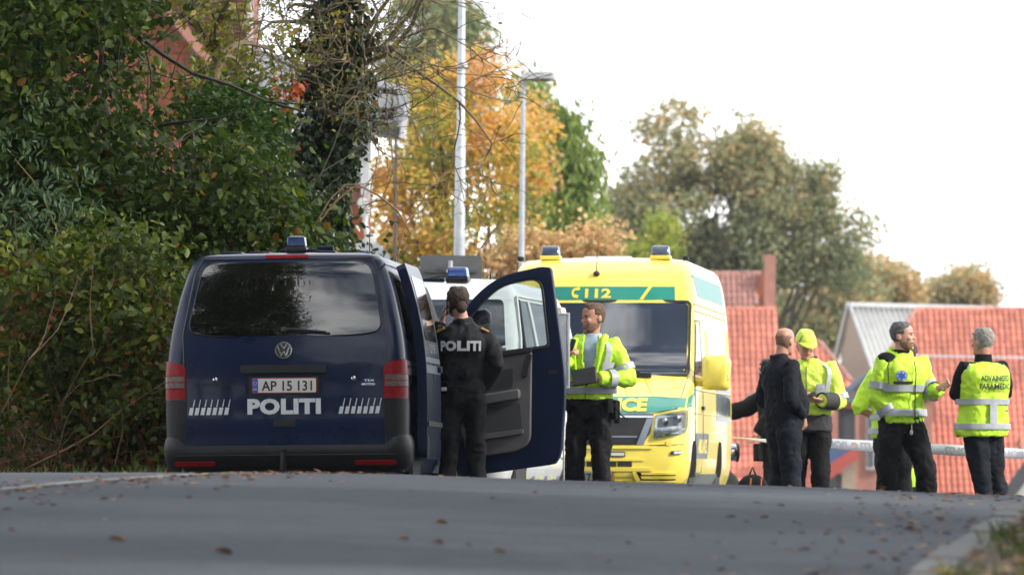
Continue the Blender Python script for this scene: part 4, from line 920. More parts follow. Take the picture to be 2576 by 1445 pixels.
# ---------------------------------------------------------------- vehicles
class Body:
    """car body as a stack of rounded plan outlines; near end faces -y"""
    def __init__(s, rows, bow=0.05):   # rows: z, near y, far y, half width, corner radius
        a = np.array(rows, float); s.z = a[:, 0]; s.bow = bow
        s.fy, s.ff, s.fw, s.fr = [_smooth(a[:, 0], a[:, k]) for k in (1, 2, 3, 4)]
    def q(s, z): return float(s.fy(z)), float(s.ff(z)), float(s.fw(z)), float(s.fr(z))
    def wrap0(s, u, z):    # distance u from the centre line, round the corner and along the side
        yn, yf, w, r = s.q(z); sg = 1 if u >= 0 else -1; a = abs(u); f = w - r
        if a <= f: return Vector((u, yn + s.bow * (a / f) ** 2, z))
        cyy = yn + s.bow + r; t = (a - f) / r
        if t < math.pi / 2: return Vector((sg * (f + r * math.sin(t)), cyy - r * math.cos(t), z))
        return Vector((sg * w, cyy + (a - f - r * math.pi / 2), z))
    def side0(s, sg, y, z): return Vector((sg * s.q(z)[2], y, z))
    def _n(s, f, u, v, off, ref):
        p = f(u, v)
        if not off: return p
        e = 0.004; n = (f(u + e, v) - f(u - e, v)).cross(f(u, v + e) - f(u, v - e))
        if n.length < 1e-12: n = ref.copy()
        n.normalize()
        if n.dot(ref) < 0: n = -n
        return p + n * off
    def wrap(s, u, z, off=0):
        sg = 1 if u >= 0 else -1; yn, yf, w, r = s.q(z); t = min(max((abs(u) - (w - r)) / max(r, 1e-3), 0), 1.57)
        return s._n(s.wrap0, u, z, off, Vector((sg * math.sin(t), -math.cos(t), 0.15)))
    def side(s, sg): return lambda y, z, off=0: s._n(lambda a, b: s.side0(sg, a, b), y, z, off, Vector((sg, 0, 0.1)))
    def ring(s, z):
        yn, yf, w, r = s.q(z); f = w - r; us_ = [f * k / 4 for k in range(5)] + [f + r * math.pi / 2 * k / 5 for k in range(1, 6)]
        half = [s.wrap0(u, z) for u in us_]; y0 = half[-1].y; rf = min(0.25, w * 0.4)
        for k in range(1, 7): half.append(Vector((w, y0 + (yf - rf - y0) * k / 6, z)))
        for k in range(1, 5): t = math.pi / 2 * k / 4; half.append(Vector((w - rf + rf * math.cos(t), yf - rf + rf * math.sin(t), z)))
        left = [Vector((-p.x, p.y, p.z)) for p in half[:0:-1]]
        return half + left
    def shell(s, mb, z0, z1, n=30, m=0):
        zs = sorted(set([z0, z1] + [z0 + (z1 - z0) * k / n for k in range(n + 1)] + [float(z) for z in s.z if z0 < z < z1]))
        mb.loft([s.ring(z) for z in zs], True, m)
def seam(mb, pts, r=0.004): mb.tube(pts, r, n=4, caps=False)
def line_on(fn, pts, off=0.001, n=6):
    out = []
    for i in range(len(pts) - 1):
        for k in range(n): t = k / n; out.append(fn(pts[i][0] + (pts[i+1][0] - pts[i][0]) * t, pts[i][1] + (pts[i+1][1] - pts[i][1]) * t, off))
    out.append(fn(*pts[-1], off)); return out
def fit_text(mb, s, fn, u0, v0, h, width, bold=0.0, off=0.006, m=0, shear=0.0, flip=1, sp=1.0):
    V, F = text_geo(s, h, bold, 1.0, 'CENTER', sp); xs = [p[0] for p in V]; k = width / (max(xs) - min(xs)); c = (max(xs) + min(xs)) / 2
    return mb.add([fn(u0 + flip * ((u - c) * k + shear * v), v0 + v, off) for u, v in V], F if flip > 0 else [tuple(reversed(f)) for f in F], m)
def wheel(parent, x, y, r=0.335, w=0.22):
    sg = 1 if x > 0 else -1; c = Vector((x, y, r))
    t = MB().lathe([(r*0.62, -w/2), (r*0.93, -w/2), (r, -w*0.36), (r, w*0.36), (r*0.93, w/2), (r*0.62, w/2)], c, (sg, 0, 0), 28).build('wheel', M['rubber'], parent)
    MB().lathe([(r*0.61, -w*0.3), (r*0.63, w*0.46), (r*0.55, w*0.40), (r*0.2, w*0.44), (0.03, w*0.46)], c, (sg, 0, 0), 24).build('rim', M['alu'], t)
def beacon(parent, c, w, d, h, m, bm='blackp'):
    c = Vector(c); b = MB().loft([[c + Vector((sx*w*k/2, sy*d*k/2, z)) for sx, sy in ((-1, -1), (1, -1), (1, 1), (-1, 1))] for k, z in ((1.12, -0.02), (1.12, 0.022))]).build('beacon', M[bm], parent, bevel=0.008)
    MB().loft([[c + Vector((sx*w*k/2, sy*d*k/2, z)) for sx, sy in ((-1, -1), (1, -1), (1, 1), (-1, 1))] for k, z in ((1.02, 0.023), (1.0, h*0.3), (0.9, h*0.9), (0.8, h))]).build('lens', m, b, bevel=0.014)
    return b
def plate(parent, fn, u0, v0, w, h, text, pm='platew', eu=True):
    p = MB(); p.patch(rect(u0 - w/2, v0 - h/2, u0 + w/2, v0 + h/2, 0.012), fn, 4, 3, 0.012, 0.012); o = p.build('number_plate', M['platered'], parent)
    b = 0.006; p = MB(); p.patch(rect(u0 - w/2 + b, v0 - h/2 + b, u0 + w/2 - b, v0 + h/2 - b, 0.009), fn, 4, 3, 0.0145, 0.003); p.build('plate_face', M[pm], o)
    x0 = u0 + (0.02 if eu else 0.0); words = text.split(); ws_ = []
    for q in words: V, F_ = text_geo(q, h * 0.66, 0.018); ws_.append(max(v[0] for v in V) - min(v[0] for v in V))
    gap = h * 0.42; tot = sum(ws_) + gap * (len(words) - 1); k = w * (0.78 if eu else 0.9) / tot; x = x0 - tot * k / 2
    for q, l_ in zip(words, ws_): p = MB(); fit_text(p, q, fn, x + l_ * k / 2, v0 - h*0.33, h * 0.66, l_ * k, 0.018, 0.0165); p.build('plate_lettering', M['ink'], o); x += (l_ + gap) * k
    if eu:
        p = MB(); p.patch(rect(u0 - w/2 + b, v0 - h/2 + b, u0 - w/2 + 0.048, v0 + h/2 - b, 0.006), fn, 2, 2, 0.016, 0.002); p.build('plate_band', M['eublue'], o)
        p = MB(); text_on(p, 'DK', fn, u0 - w/2 + 0.026, v0 - h*0.30, 0.016, 0.01, off=0.0175)
        for k in range(12): a = k * math.pi / 6; p.add([fn(u0 - w/2 + 0.026 + 0.013*math.cos(a) + dx, v0 + 0.018 + 0.013*math.sin(a) + dz, 0.0175) for dx, dz in ((-.002, -.002), (.002, -.002), (.002, .002), (-.002, .002))], [(0, 1, 2, 3)])
        p.build('plate_emblem', M['letter'], o)

# ------------------------------------------------ dark blue police van seen from behind
YAW = R(-4.7)
vloc = Vector((-1.768, 50.0, float(G(-1.77, 51.5)) + 0.035))
van = thing('police_van', 'dark blue police van seen from behind with its front passenger door wide open', 'van', vloc, (R(-0.3), R(-0.55), YAW))
vb = Body([(0.24, 0.10, 4.78, 0.90, 0.10), (0.34, 0.03, 4.85, 0.93, 0.13), (0.55, 0.0, 4.88, 0.940, 0.14), (0.82, -0.005, 4.86, 0.943, 0.13), (1.10, 0.0, 4.78, 0.935, 0.12), (1.30, 0.035, 4.45, 0.915, 0.12),
           (1.5, 0.09, 3.95, 0.875, 0.11), (1.7, 0.16, 3.6, 0.825, 0.10), (1.84, 0.215, 3.35, 0.775, 0.09), (1.91, 0.25, 3.2, 0.735, 0.09), (1.945, 0.29, 3.1, 0.68, 0.09), (1.962, 0.36, 3.0, 0.58, 0.09), (1.972, 0.5, 2.9, 0.40, 0.09)], 0.06)
mb = MB(); vb.shell(mb, 0.24, 1.972, 44); mb.build('body', M['navy'], van, smooth=40)
W = vb.wrap
win = rpoly([(-0.765, 1.335), (-0.55, 1.305), (0.55, 1.305), (0.765, 1.335), (0.655, 1.885), (-0.655, 1.885)], [0.09, 0.3, 0.3, 0.09, 0.10, 0.10], 5)
mb = MB(); mb.patch(win, W, 22, 16, 0.004, 0.008); rw = mb.build('rear_window', M['dglass'], van, smooth=60)
mb = MB(); seam(mb, line_on(W, win + [win[0]], 0.003, 1), 0.007); mb.build('window_seal', M['blackp'], rw)
lid = [(-0.79, 0.46), (-0.775, 0.82), (-0.79, 1.12), (-0.80, 1.32), (-0.72, 1.80), (-0.66, 1.915), (0.66, 1.915), (0.72, 1.80), (0.80, 1.32), (0.79, 1.12), (0.775, 0.82), (0.79, 0.46)]
mb = MB(); seam(mb, line_on(W, lid, 0.0, 6), 0.008); mb.build('tailgate_seam', M['blackp'], van)
mb = MB(); mb.patch(rect(-0.17, 1.912, 0.17, 1.938, 0.008), W, 8, 2, 0.010, 0.014); mb.build('brake_lamp', M['redlens'], van)
# wiper
mb = MB(); mb.tube([W(0.0, 1.352, 0.02), W(0.12, 1.343, 0.035), W(0.33, 1.325, 0.03)], [0.014, 0.011, 0.008], n=6); wp = mb.build('rear_wiper', M['blackp'], van)
mb = MB(); mb.tube([W(-0.02, 1.337, 0.016), W(0.36, 1.318, 0.014)], [0.008, 0.008], n=6); mb.build('wiper_blade', M['rubber'], wp)
mb = MB(); mb.lathe([(0.026, -0.01), (0.022, 0.028), (0.008, 0.034)], W(0, 1.35, 0), (0, -1, 0.25), 12); mb.build('wiper_pivot', M['blackp'], wp)
# round badge: ring with two stacked letters
cz = 1.19; bn = (W(0, cz, 0.1) - W(0, cz, 0)).normalized(); bc = W(0, cz, 0.0)
mb = MB(); mb.lathe([(0.066, 0), (0.066, 0.010), (0.060, 0.012)], bc, bn, 28); bd = mb.build('badge', M['blackp'], van)
mb = MB(); N = 28; rings = []
for k in range(N):
    t = 2*math.pi*k/N; p = lambda r, o: W(r*math.cos(t), cz + r*math.sin(t), o)
    rings.append([p(0.066, 0.010), p(0.066, 0.018), p(0.057, 0.018), p(0.057, 0.010)])
mb.loft(rings + [rings[0]], False)
def stroke(mb, a, b, w=0.012):
    a, b = Vector(a), Vector(b); d = (b - a).normalized(); n = Vector((-d.y, d.x)) * w / 2
    mb.prism([(a - n)[:], (b - n)[:], (b + n)[:], (a + n)[:]], lambda u, v, o: W(u, cz + v, o), 0.010, 0.0175)
for a, b in (((-0.026, 0.051), (0, 0.010)), ((0.026, 0.051), (0, 0.010)), ((-0.046, 0.033), (-0.019, -0.046)), ((-0.019, -0.046), (0, -0.006)), ((0, -0.006), (0.019, -0.046)), ((0.019, -0.046), (0.046, 0.033))): stroke(mb, a, b)
mb.build('badge_mark', M['chrome'], bd, smooth=0)
# handle bar, plate, recess
mb = MB(); mb.patch(rect(-0.335, 1.015, 0.335, 1.075, 0.015), W, 14, 3, 0.035, 0.05); mb.build('handle_bar', M['plastic'], van, bevel=0.008)
mb = MB(); mb.patch(rpoly([(-0.30, 0.845), (0.30, 0.845), (0.31, 1.01), (-0.31, 1.01)], 0.03), W, 10, 4, 0.003, 0.006); mb.build('plate_recess', M['navy_in'], van)
mb = MB(); mb.patch(rect(-0.275, 0.848, 0.275, 0.985, 0.01), W, 6, 3, 0.010, 0.02); mb.build('plate_holder', M['blackp'], van)
plate(van, lambda u, v, o=0: W(u, v, o + 0.008), 0.005, 0.918, 0.505, 0.118, 'AP 15 131')
for x in (-0.54, 0.545): MB().lathe([(0.021, 0), (0.019, 0.012), (0.008, 0.015)], W(x, 0.968, 0), (0, -1, 0), 12).build('hinge_cap', M['chrome'], van)
mb = MB(); mb.patch(rect(-0.085, 0.60, 0.085, 0.652, 0.008), W, 4, 2, 0.008, 0.014); mb.build('tailgate_grip', M['blackp'], van)
# lettering and flash marks
mb = MB(); fit_text(mb, 'POLITI', W, 0.0, 0.703, 0.112, 0.575, 0.055, 0.004, sp=1.08); mb.build('lettering', M['retro'], van, smooth=0)
for sgn, x0 in ((-1, -0.755), (1, 0.425)):
    mb = MB()
    for k in range(7):
        x = x0 + 0.047 * k; w = 0.030
        mb.patch([(x, 0.695), (x + w, 0.695), (x + w + 0.012, 0.752), (x + 0.012, 0.752)], W, 1, 2, 0.004, 0.004)
        mb.patch([(x + 0.014 + (w*0.62), 0.757), (x + 0.022 + (w*0.62), 0.757), (x + 0.034 + (w*0.62), 0.815), (x + 0.028 + (w*0.62), 0.815)], W, 1, 2, 0.004, 0.004)
    mb.build('flash_marks', M['retro'], van, smooth=0)
mb = MB(); fit_text(mb, 'TDI', W, 0.66, 0.945, 0.016, 0.075, 0.02, 0.005); fit_text(mb, '4MOTION', W, 0.655, 0.915, 0.018, 0.105, 0.02, 0.005); mb.build('model_lettering', M['chrome'], van, smooth=0)
mb = MB(); fit_text(mb, 'TRANSPORTER', W, -0.56, 0.918, 0.028, 0.345, 0.012, 0.005); mb.build('model_lettering', M['plastic'], van, smooth=0)
# tail lamps, black corners, bumper
for sg in (-1, 1):
    f = lambda u, v, o=0, sg=sg: W(sg * u, v, o)
    fx = (lambda pts: pts)
    mbx = MB(); mbx.patch(rpoly([(0.775, 0.815), (1.06, 0.815), (1.06, 1.045), (0.98, 1.125), (0.775, 1.085)], [0.01, 0.02, 0.05, 0.09, 0.05]), f, 10, 6, 0.012, 0.03); tl = mbx.build('tail_lamp', M['redlens'], van, smooth=50)
    mbx = MB(); mbx.patch([(0.785, 0.905), (1.05, 0.905), (1.05, 1.0), (0.785, 1.0)], f, 8, 4, 0.0155, 0.006); mbx.build('lamp_lens', M['clearlens'], tl, smooth=50)
    mbx = MB()
    for zz in (0.905, 0.952, 1.0): mbx.tube([f(0.782 + 0.27 * k / 6, zz, 0.016) for k in range(7)], 0.0035, n=4)
    mbx.build('lamp_rib', M['redrefl'], tl)
    mbx = MB(); mbx.patch(rpoly([(0.79, 0.50), (1.12, 0.50), (1.12, 0.808), (0.775, 0.808)], 0.02), f, 10, 5, 0.010, 0.02); mbx.build('corner_panel', M['bumper'], van, smooth=50)
mb = MB(); prof = [(0.25, 0.0), (0.27, 0.025), (0.32, 0.036), (0.39, 0.034), (0.43, 0.026), (0.455, 0.010)]
rings = []
for k in range(41):
    u = -1.30 + 2.6 * k / 40; lift = 0.075 * min(1, max(0, (abs(u) - 0.79) / 0.07))
    rings.append([W(u, z + lift * (z - 0.25) / 0.205, o) for z, o in prof] + [W(u, 0.45, -0.02), W(u, 0.26, -0.02)])
mb.loft([list(reversed(r)) for r in rings]); mb.build('bumper', M['bumper'], van, smooth=60)
mb = MB(); seam(mb, [W(-0.85 + 1.7 * k / 20, 0.385, 0.0355) for k in range(21)], 0.006); mb.build('bumper_groove', M['blackp'], van)
for x in (-0.70, 0.70):
    mb = MB(); mb.patch(rect(x - 0.155, 0.318, x + 0.155, 0.346, 0.012), lambda u, v, o=0: W(u, v, o + 0.036), 8, 2, 0.006, 0.012); mb.build('reflector', M['redrefl'], van)
mb = MB(); mb.tube([(0, -0.02, 0.20), (0, -0.09, 0.24), (0, -0.12, 0.33), (0, -0.11, 0.40)], [0.03, 0.028, 0.022, 0.020], n=8); mb.ball((0, -0.11, 0.42), 0.027); mb.build('tow_hitch', M['plastic'], van)
mb = MB(); mb.box((0, 2.4, 0.26), (1.6, 4.3, 0.14)); mb.build('underbody', M['rubber'], van)
for x in (-0.83, 0.83):
    for y_ in (0.95, 3.95): wheel(van, x, y_)
# right side: glass, stripes, black patches standing in for the dark inside of the door bays
S = vb.side(1); SL = vb.side(-1)
mb = MB(); mb.patch(rpoly([(0.38, 1.28), (1.5, 1.26), (1.5, 1.75), (0.50, 1.77)], 0.06), S, 8, 6, 0.004, 0.006); mb.build('side_window', M['dglass'], van, smooth=60)
mb = MB(); mb.patch(rpoly([(0.38, 1.28), (3.4, 1.26), (3.2, 1.75), (0.50, 1.77)], 0.06), SL, 12, 6, 0.004, 0.006); mb.build('side_window', M['dglass'], van, smooth=60)
mb = MB(); mb.patch(rect(0.24, 1.075, 2.0, 1.11), S, 8, 1, 0.003, 0.003); mb.patch(rect(0.24, 1.00, 2.0, 1.055), S, 8, 1, 0.003, 0.003); mb.build('side_stripe', M['retrod'], van)
mb = MB(); mb.patch(rpoly([(1.85, 0.42), (2.85, 0.42), (2.85, 1.80), (1.85, 1.80)], 0.08), S, 6, 8, 0.002, 0.02); mb.build('door_opening', M['rubber'], van)
mb = MB(); mb.patch(rpoly([(2.95, 0.42), (3.85, 0.42), (3.85, 1.25), (3.4, 1.78), (2.95, 1.80)], 0.08), S, 6, 8, 0.002, 0.02); mb.build('door_opening', M['rubber'], van)
mb = MB(); seam(mb, [S(0.25 + 0.3 * k, 1.865, 0.004) for k in range(9)], 0.008); mb.build('roof_gutter', M['navy'], van)
# sliding side door pushed back along the body
SD = lambda y, z, o=0: S(y, z, o + 0.125)
mb = MB(); mb.patch(rpoly([(0.52, 0.36), (1.72, 0.36), (1.72, 1.835), (0.56, 1.835)], 0.07), SD, 10, 18, 0.0, 0.075); sdoor = mb.build('sliding_door', M['navy'], van, smooth=50)
mb = MB(); mb.patch(rpoly([(0.66, 1.26), (1.60, 1.26), (1.58, 1.74), (0.70, 1.75)], 0.06), SD, 8, 6, 0.004, 0.006); mb.build('pane', M['dglass'], sdoor, smooth=60)
mb = MB(); mb.patch(rect(0.54, 1.095, 1.70, 1.135), SD, 6, 1, 0.003, 0.003); mb.patch(rect(0.54, 1.015, 1.70, 1.075), SD, 6, 1, 0.003, 0.003); mb.build('side_stripe', M['retrod'], sdoor)
mb = MB(); fit_text(mb, '09', SD, 1.15, 1.17, 0.075, 0.5, 0.01, 0.004); mb.build('lettering', M['retrod'], sdoor, smooth=0)
mb = MB(); mb.patch(rect(1.45, 1.03, 1.62, 1.075, 0.015), SD, 4, 2, 0.03, 0.03); mb.build('handle', M['navy'], sdoor, bevel=0.006)
mb = MB(); mb.patch(rect(0.54, 0.60, 1.70, 0.64, 0.01), SD, 6, 2, 0.014, 0.014); mb.patch(rect(0.54, 0.37, 0.66, 0.52, 0.01), SD, 2, 2, 0.006, 0.006); mb.build('rub_strip', M['plastic'], sdoor)
# front passenger door swung open, inner side towards the camera
DW = lambda x: x / 288.0
DO = Vector((1.01, 3.72, 0.205))
door = MB()
outl = rpoly([(0, 0), (247, 4), (262, 30), (290, 190), (291, 290), (286, 498), (262, 503), (160, 494), (92, 452), (41, 393), (8, 340)], [12, 10, 12, 60, 60, 5, 4, 60, 60, 20, 20], 4)
DV = lambda x: x / 303.0
outl = [(DW(a), DV(b)) for a, b in outl]
wino = rpoly([(58, 300), (262, 300), (262, 478), (160, 470), (103, 428), (60, 380)], [10, 8, 34, 50, 40, 20], 5); wino = [(DW(a), DV(b)) for a, b in wino]
def doorfn(u, v, d): return Vector((u, d, v))
def ring_prism(mb, o, h, fn, d0, d1):   # plate with a hole, both outlines resampled to the same count
    def res(pl, n=176):
        pts = [Vector(p) for p in pl] + [Vector(pl[0])]; ds = [0]
        for i in range(len(pts) - 1): ds.append(ds[-1] + (pts[i+1] - pts[i]).length)
        out = []
        for k in range(n):
            t = ds[-1] * k / n; i = max(j for j in range(len(ds)) if ds[j] <= t + 1e-9); i = min(i, len(pts) - 2)
            out.append(pts[i].lerp(pts[i+1], (t - ds[i]) / max(ds[i+1] - ds[i], 1e-9)))
        return out
    c = sum((Vector(p) for p in h), Vector((0, 0))) / len(h); ang = lambda p: math.atan2(p.y - c.y, p.x - c.x)
    H = sorted(res(h), key=ang); O = []
    for p in H:
        d = (p - c).normalized(); best = None
        for i in range(len(o)):
            a, b = Vector(o[i-1]), Vector(o[i]); e = b - a; den = d.x * e.y - d.y * e.x
            if abs(den) < 1e-12: continue
            t = ((a.x - c.x) * e.y - (a.y - c.y) * e.x) / den; s_ = ((a.x - c.x) * d.y - (a.y - c.y) * d.x) / den
            if t > 0 and -1e-6 <= s_ <= 1 + 1e-6: best = t if best is None else max(best, t)
        O.append(c + d * best)
    n = len(H); vs = [fn(*p, d0) for p in O] + [fn(*p, d0) for p in H] + [fn(*p, d1) for p in O] + [fn(*p, d1) for p in H]; fs = []
    for i in range(n):
        j = (i + 1) % n
        fs += [(i, j, n+j, n+i), (2*n+j, 2*n+i, 3*n+i, 3*n+j), (j, i, 2*n+i, 2*n+j), (n+i, n+j, 3*n+j, 3*n+i)]
    mb.add(vs, fs)
upper = [p for p in outl]
ring_prism(door, outl, wino, doorfn, -0.035, 0.045)
fd = door.build('front_door', M['navy_in'], van, smooth=30, bevel=0.01); fd.location = DO; fd.rotation_euler = (R(-2), R(-6.2), R(-12) - YAW)
mb = MB(); mb.prism(wino, doorfn, 0.018, 0.022); mb.build('pane', M['glass'], fd, smooth=0)
mb = MB(); ring_prism(mb, wino, [(DW(160) + (u - DW(160)) * 0.955, DV(385) + (v - DV(385)) * 0.955) for u, v in wino], doorfn, -0.045, -0.03); mb.build('window_seal', M['rubber'], fd)
trimo = [(DW(a * 1.07), DV(b)) for a, b in rpoly([(22, 110), (30, 60), (60, 44), (150, 46), (180, 66), (186, 120), (205, 292), (20, 292)], [20, 26, 30, 30, 22, 30, 6, 6], 4)]
mb = MB(); mb.prism(list(reversed(trimo)), lambda u, v, d: Vector((u, -d, v)), 0.03, 0.062); tp_ = mb.build('inner_trim', M['trim'], fd, bevel=0.012)
def trim_part(name, pts, d0, d1, m, r=8, bev=0.006):
    pl = [(DW(a * 1.07), DV(b)) for a, b in rpoly(pts, r, 3)]
    mb = MB(); mb.prism(list(reversed(pl)), lambda u, v, d: Vector((u, -d, v)), d0, d1); return mb.build(name, M[m], fd, bevel=bev)
trim_part('window_ledge', [(25, 283), (206, 292), (207, 303), (25, 296)], 0.05, 0.085, 'rubber', 3)
trim_part('upper_pocket', [(30, 206), (152, 206), (158, 256), (90, 254), (55, 236)], 0.0625, 0.066, 'trimd', 8, 0)
trim_part('armrest', [(20, 168), (168, 176), (170, 202), (20, 196)], 0.05, 0.11, 'trim', 8, 0.012)
trim_part('lower_pocket', [(28, 96), (164, 100), (166, 168), (24, 164)], 0.0625, 0.067, 'trimd', 8, 0)
trim_part('bottle_shelf', [(36, 84), (166, 88), (168, 100), (30, 100)], 0.055, 0.10, 'trim', 5, 0.008)
trim_part('grab_handle', [(176, 228), (190, 232), (206, 284), (196, 288), (184, 262)], 0.06, 0.095, 'rubber', 5, 0.008)
trim_part('latch', [(236, 230), (256, 230), (256, 240), (236, 240)], 0.034, 0.045, 'rubber', 3, 0)
mb = MB(); mb.lathe([(0.03, 0), (0.026, 0.02), (0.01, 0.022)], Vector((DW(62), -0.06, DV(272))), (0, -1, 0), 12); mb.build('loudspeaker', M['alu'], fd)
# mirror on the outer skin of the door
mb = MB(); mb.loft([[Vector((DW(80) + sx * w, yy, DW(355) + sz * h)) for sx, sz in ((-1, -1), (1, -1), (1.08, 0.7), (0.8, 1), (-0.9, 1))] for w, h, yy in ((0.07, 0.09, 0.06), (0.115, 0.15, 0.10), (0.12, 0.155, 0.17), (0.10, 0.13, 0.23), (0.06, 0.08, 0.25))]); mr = mb.build('wing_mirror', M['navy'], fd, bevel=0.02)
mb = MB(); mb.box((DW(80), 0.088, DW(355)), (0.20, 0.01, 0.27)); mb.build('mirror_housing', M['rubber'], mr, bevel=0.02)
mb = MB(); mb.patch(rect(0.55, 0.72, 0.68, 0.76, 0.01), lambda u, v, o=0: Vector((u, 0.045 + o, v)), 2, 2, 0.02, 0.03); mb.build('outer_handle', M['navy'], fd)
# roof fittings
beacon(van, (0.037, 0.62, 1.995), 0.150, 0.15, 0.108, M['beacond'])
mb = MB(); mb.box((0.075, 0.66, 1.985), (0.34, 0.14, 0.03)); mb.tube([(0.20, 0.62, 2.005), (0.33, 0.62, 2.005)], 0.024, n=10); mb.build('beacon_bar', M['navy_in'], van, bevel=0.008)
beacon(van, (0.30, 3.0, 1.985), 0.16, 0.16, 0.08, M['beacond'])
mb = MB()
for x in (-0.46, -0.24, 0.28): mb.box((x, 1.6, 1.972), (0.16, 2.3, 0.018))
mb.build('roof_rib', M['navy'], van, bevel=0.008)
mb = MB(); mb.tube([(0.47, 2.0, 1.95), (0.47, 2.02, 2.17)], [0.006, 0.003], n=5); mb.build('antenna', M['rubber'], van)

# ------------------------------------------------ white police van facing the camera
wl_ = Vector((-1.09, 57.0, float(G(-0.9, 58.5)) - 0.0))
wv = thing('police_van', 'white police van facing the camera behind the open blue door', 'van', wl_, (0, 0, R(-8))); wv.scale = (1.09, 1.09, 1.09)
wb_ = Body([(0.24, 0.12, 4.8, 0.90, 0.2), (0.36, 0.02, 4.86, 0.94, 0.24), (0.60, 0.0, 4.88, 0.95, 0.24), (0.86, 0.05, 4.88, 0.952, 0.22), (0.98, 0.14, 4.87, 0.95, 0.20), (1.08, 0.42, 4.86, 0.945, 0.18), (1.16, 0.82, 4.85, 0.94, 0.16),
            (1.40, 1.08, 4.80, 0.905, 0.12), (1.62, 1.31, 4.74, 0.86, 0.10), (1.80, 1.50, 4.68, 0.815, 0.09), (1.88, 1.62, 4.62, 0.77, 0.09), (1.93, 1.76, 4.5, 0.70, 0.09), (1.96, 2.0, 4.35, 0.58, 0.09), (1.975, 2.3, 4.2, 0.38, 0.09)], 0.10)
mb = MB(); wb_.shell(mb, 0.24, 1.175, 24); mb.build('body', M['white'], wv, smooth=40)
mb = MB(); wb_.shell(mb, 1.77, 1.975, 14); mb.build('roof', M['white'], wv, smooth=40)
WW, WS, WSL = wb_.wrap, wb_.side(1), wb_.side(-1)
for Z, pl, nu in ((WW, [(0.80, 1.165), (1.02, 1.165), (0.90, 1.78), (0.70, 1.78)], 4), (WW, [(-1.02, 1.165), (-0.80, 1.165), (-0.70, 1.78), (-0.90, 1.78)], 4)) + tuple((Z_, p_, 2) for Z_ in (WS, WSL) for p_ in ([(2.25, 1.165), (2.40, 1.165), (2.38, 1.78), (2.27, 1.78)], [(3.5, 1.165), (3.62, 1.165), (3.6, 1.78), (3.5, 1.78)], [(4.45, 1.165), (4.84, 1.165), (4.7, 1.78), (4.4, 1.78)])):
    mb = MB(); mb.patch(pl, Z, nu, 6, 0.0, 0.05); mb.build('pillar', M['white'], wv, smooth=50)
mb = MB(); mb.patch(rpoly([(-0.83, 1.175), (0.83, 1.175), (0.72, 1.775), (-0.72, 1.775)], 0.05), WW, 16, 10, 0.002, 0.006); mb.build('windscreen', M['wsglass'], wv, smooth=60)
for Z, nm in ((WS, 'side_window'), (WSL, 'side_window')):
    mb = MB(); mb.patch([(1.10, 1.18), (2.25, 1.18), (2.27, 1.77), (1.60, 1.77)], Z, 5, 6, -0.01, 0.005); mb.build(nm, M['glass'], wv, smooth=60)
    mb = MB(); mb.patch([(2.40, 1.18), (3.5, 1.18), (3.5, 1.77), (2.38, 1.77)], Z, 5, 6, -0.01, 0.005); mb.patch([(3.62, 1.18), (4.45, 1.18), (4.4, 1.77), (3.6, 1.77)], Z, 4, 6, -0.01, 0.005); mb.build(nm, M['glass'], wv, smooth=60)
    mb = MB(); mb.tube([Z(1.42, 1.175, 0), Z(1.66, 1.77, 0)], 0.02, n=6); mb.build('window_divider', M['rubber'], wv)
    mb = MB(); seam(mb, [Z(1.02, 1.17, 0.004), Z(1.3, 1.45, 0.006), Z(1.62, 1.80, 0.006), Z(3.4, 1.80, 0.006)], 0.012); mb.build('door_frame', M['white'], wv)
mb = MB(); mb.box((0, 4.72, 1.45), (1.5, 0.06, 0.62)); mb.build('rear_wall', M['white'], wv)
mb = MB(); mb.box((0, 1.3, 1.12), (1.5, 0.5, 0.12))
for x in (-0.45, 0.45): mb.box((x, 2.1, 1.25), (0.5, 0.18, 0.45)); mb.box((x, 2.14, 1.55), (0.28, 0.12, 0.2))
mb.build('seat', M['plastic'], wv, bevel=0.05)
mb = MB(); mb.patch(rpoly([(-0.55, 0.40), (0.55, 0.40), (0.62, 0.62), (-0.62, 0.62)], 0.05), WW, 10, 4, 0.006, 0.02); mb.build('grille', M['blackp'], wv)
mb = MB(); seam(mb, line_on(WW, rpoly([(-0.70, 0.33), (0.70, 0.33), (0.80, 0.66), (-0.80, 0.66), (-0.70, 0.33)], 0.05), 0.012, 2), 0.028); mb.build('grille_surround', M['lime'], wv)
for sg in (-1, 1):
    mb = MB(); mb.patch(rpoly([(0.62, 0.72), (1.0, 0.74), (1.08, 0.92), (0.66, 0.88)], 0.04), lambda u, v, o=0, sg=sg: WW(sg * u, v, o), 6, 4, 0.006, 0.02); mb.build('headlamp', M['clearlens'], wv, smooth=50)
    Z = wb_.side(sg)
    for k in range(8):
        mb = MB(); y0 = 1.45 + k * 0.4; mb.patch([(y0, 0.27), (y0 + 0.19, 0.27), (y0 + 0.19, 0.46), (y0, 0.46)], Z, 1, 1, 0.004, 0.004); mb.build('check_mark', M['lime' if k % 2 == 0 else 'retrod'], wv)
    mb = MB(); mb.patch(rpoly([(0.58, 0.25), (1.36, 0.25), (1.36, 0.5), (1.2, 0.72), (0.75, 0.72), (0.58, 0.5)], 0.1), Z, 6, 6, 0.004, 0.01); mb.build('wheel_arch', M['matte'], wv)
for x in (-0.84, 0.84):
    for y_ in (0.97, 3.97): wheel(wv, x, y_)
beacon(wv, (0.30, 1.80, 1.945), 0.17, 0.16, 0.11, M['beacon'])
mb = MB(); mb.box((0.07, 1.84, 1.945), (0.22, 0.12, 0.035)); mb.build('beacon_bar', M['navy_in'], wv, bevel=0.01)
mb = MB(); mb.box((-0.14, 1.80, 1.935), (0.06, 0.1, 0.08)); mb.build('roof_lamp', M['white'], wv, bevel=0.015)
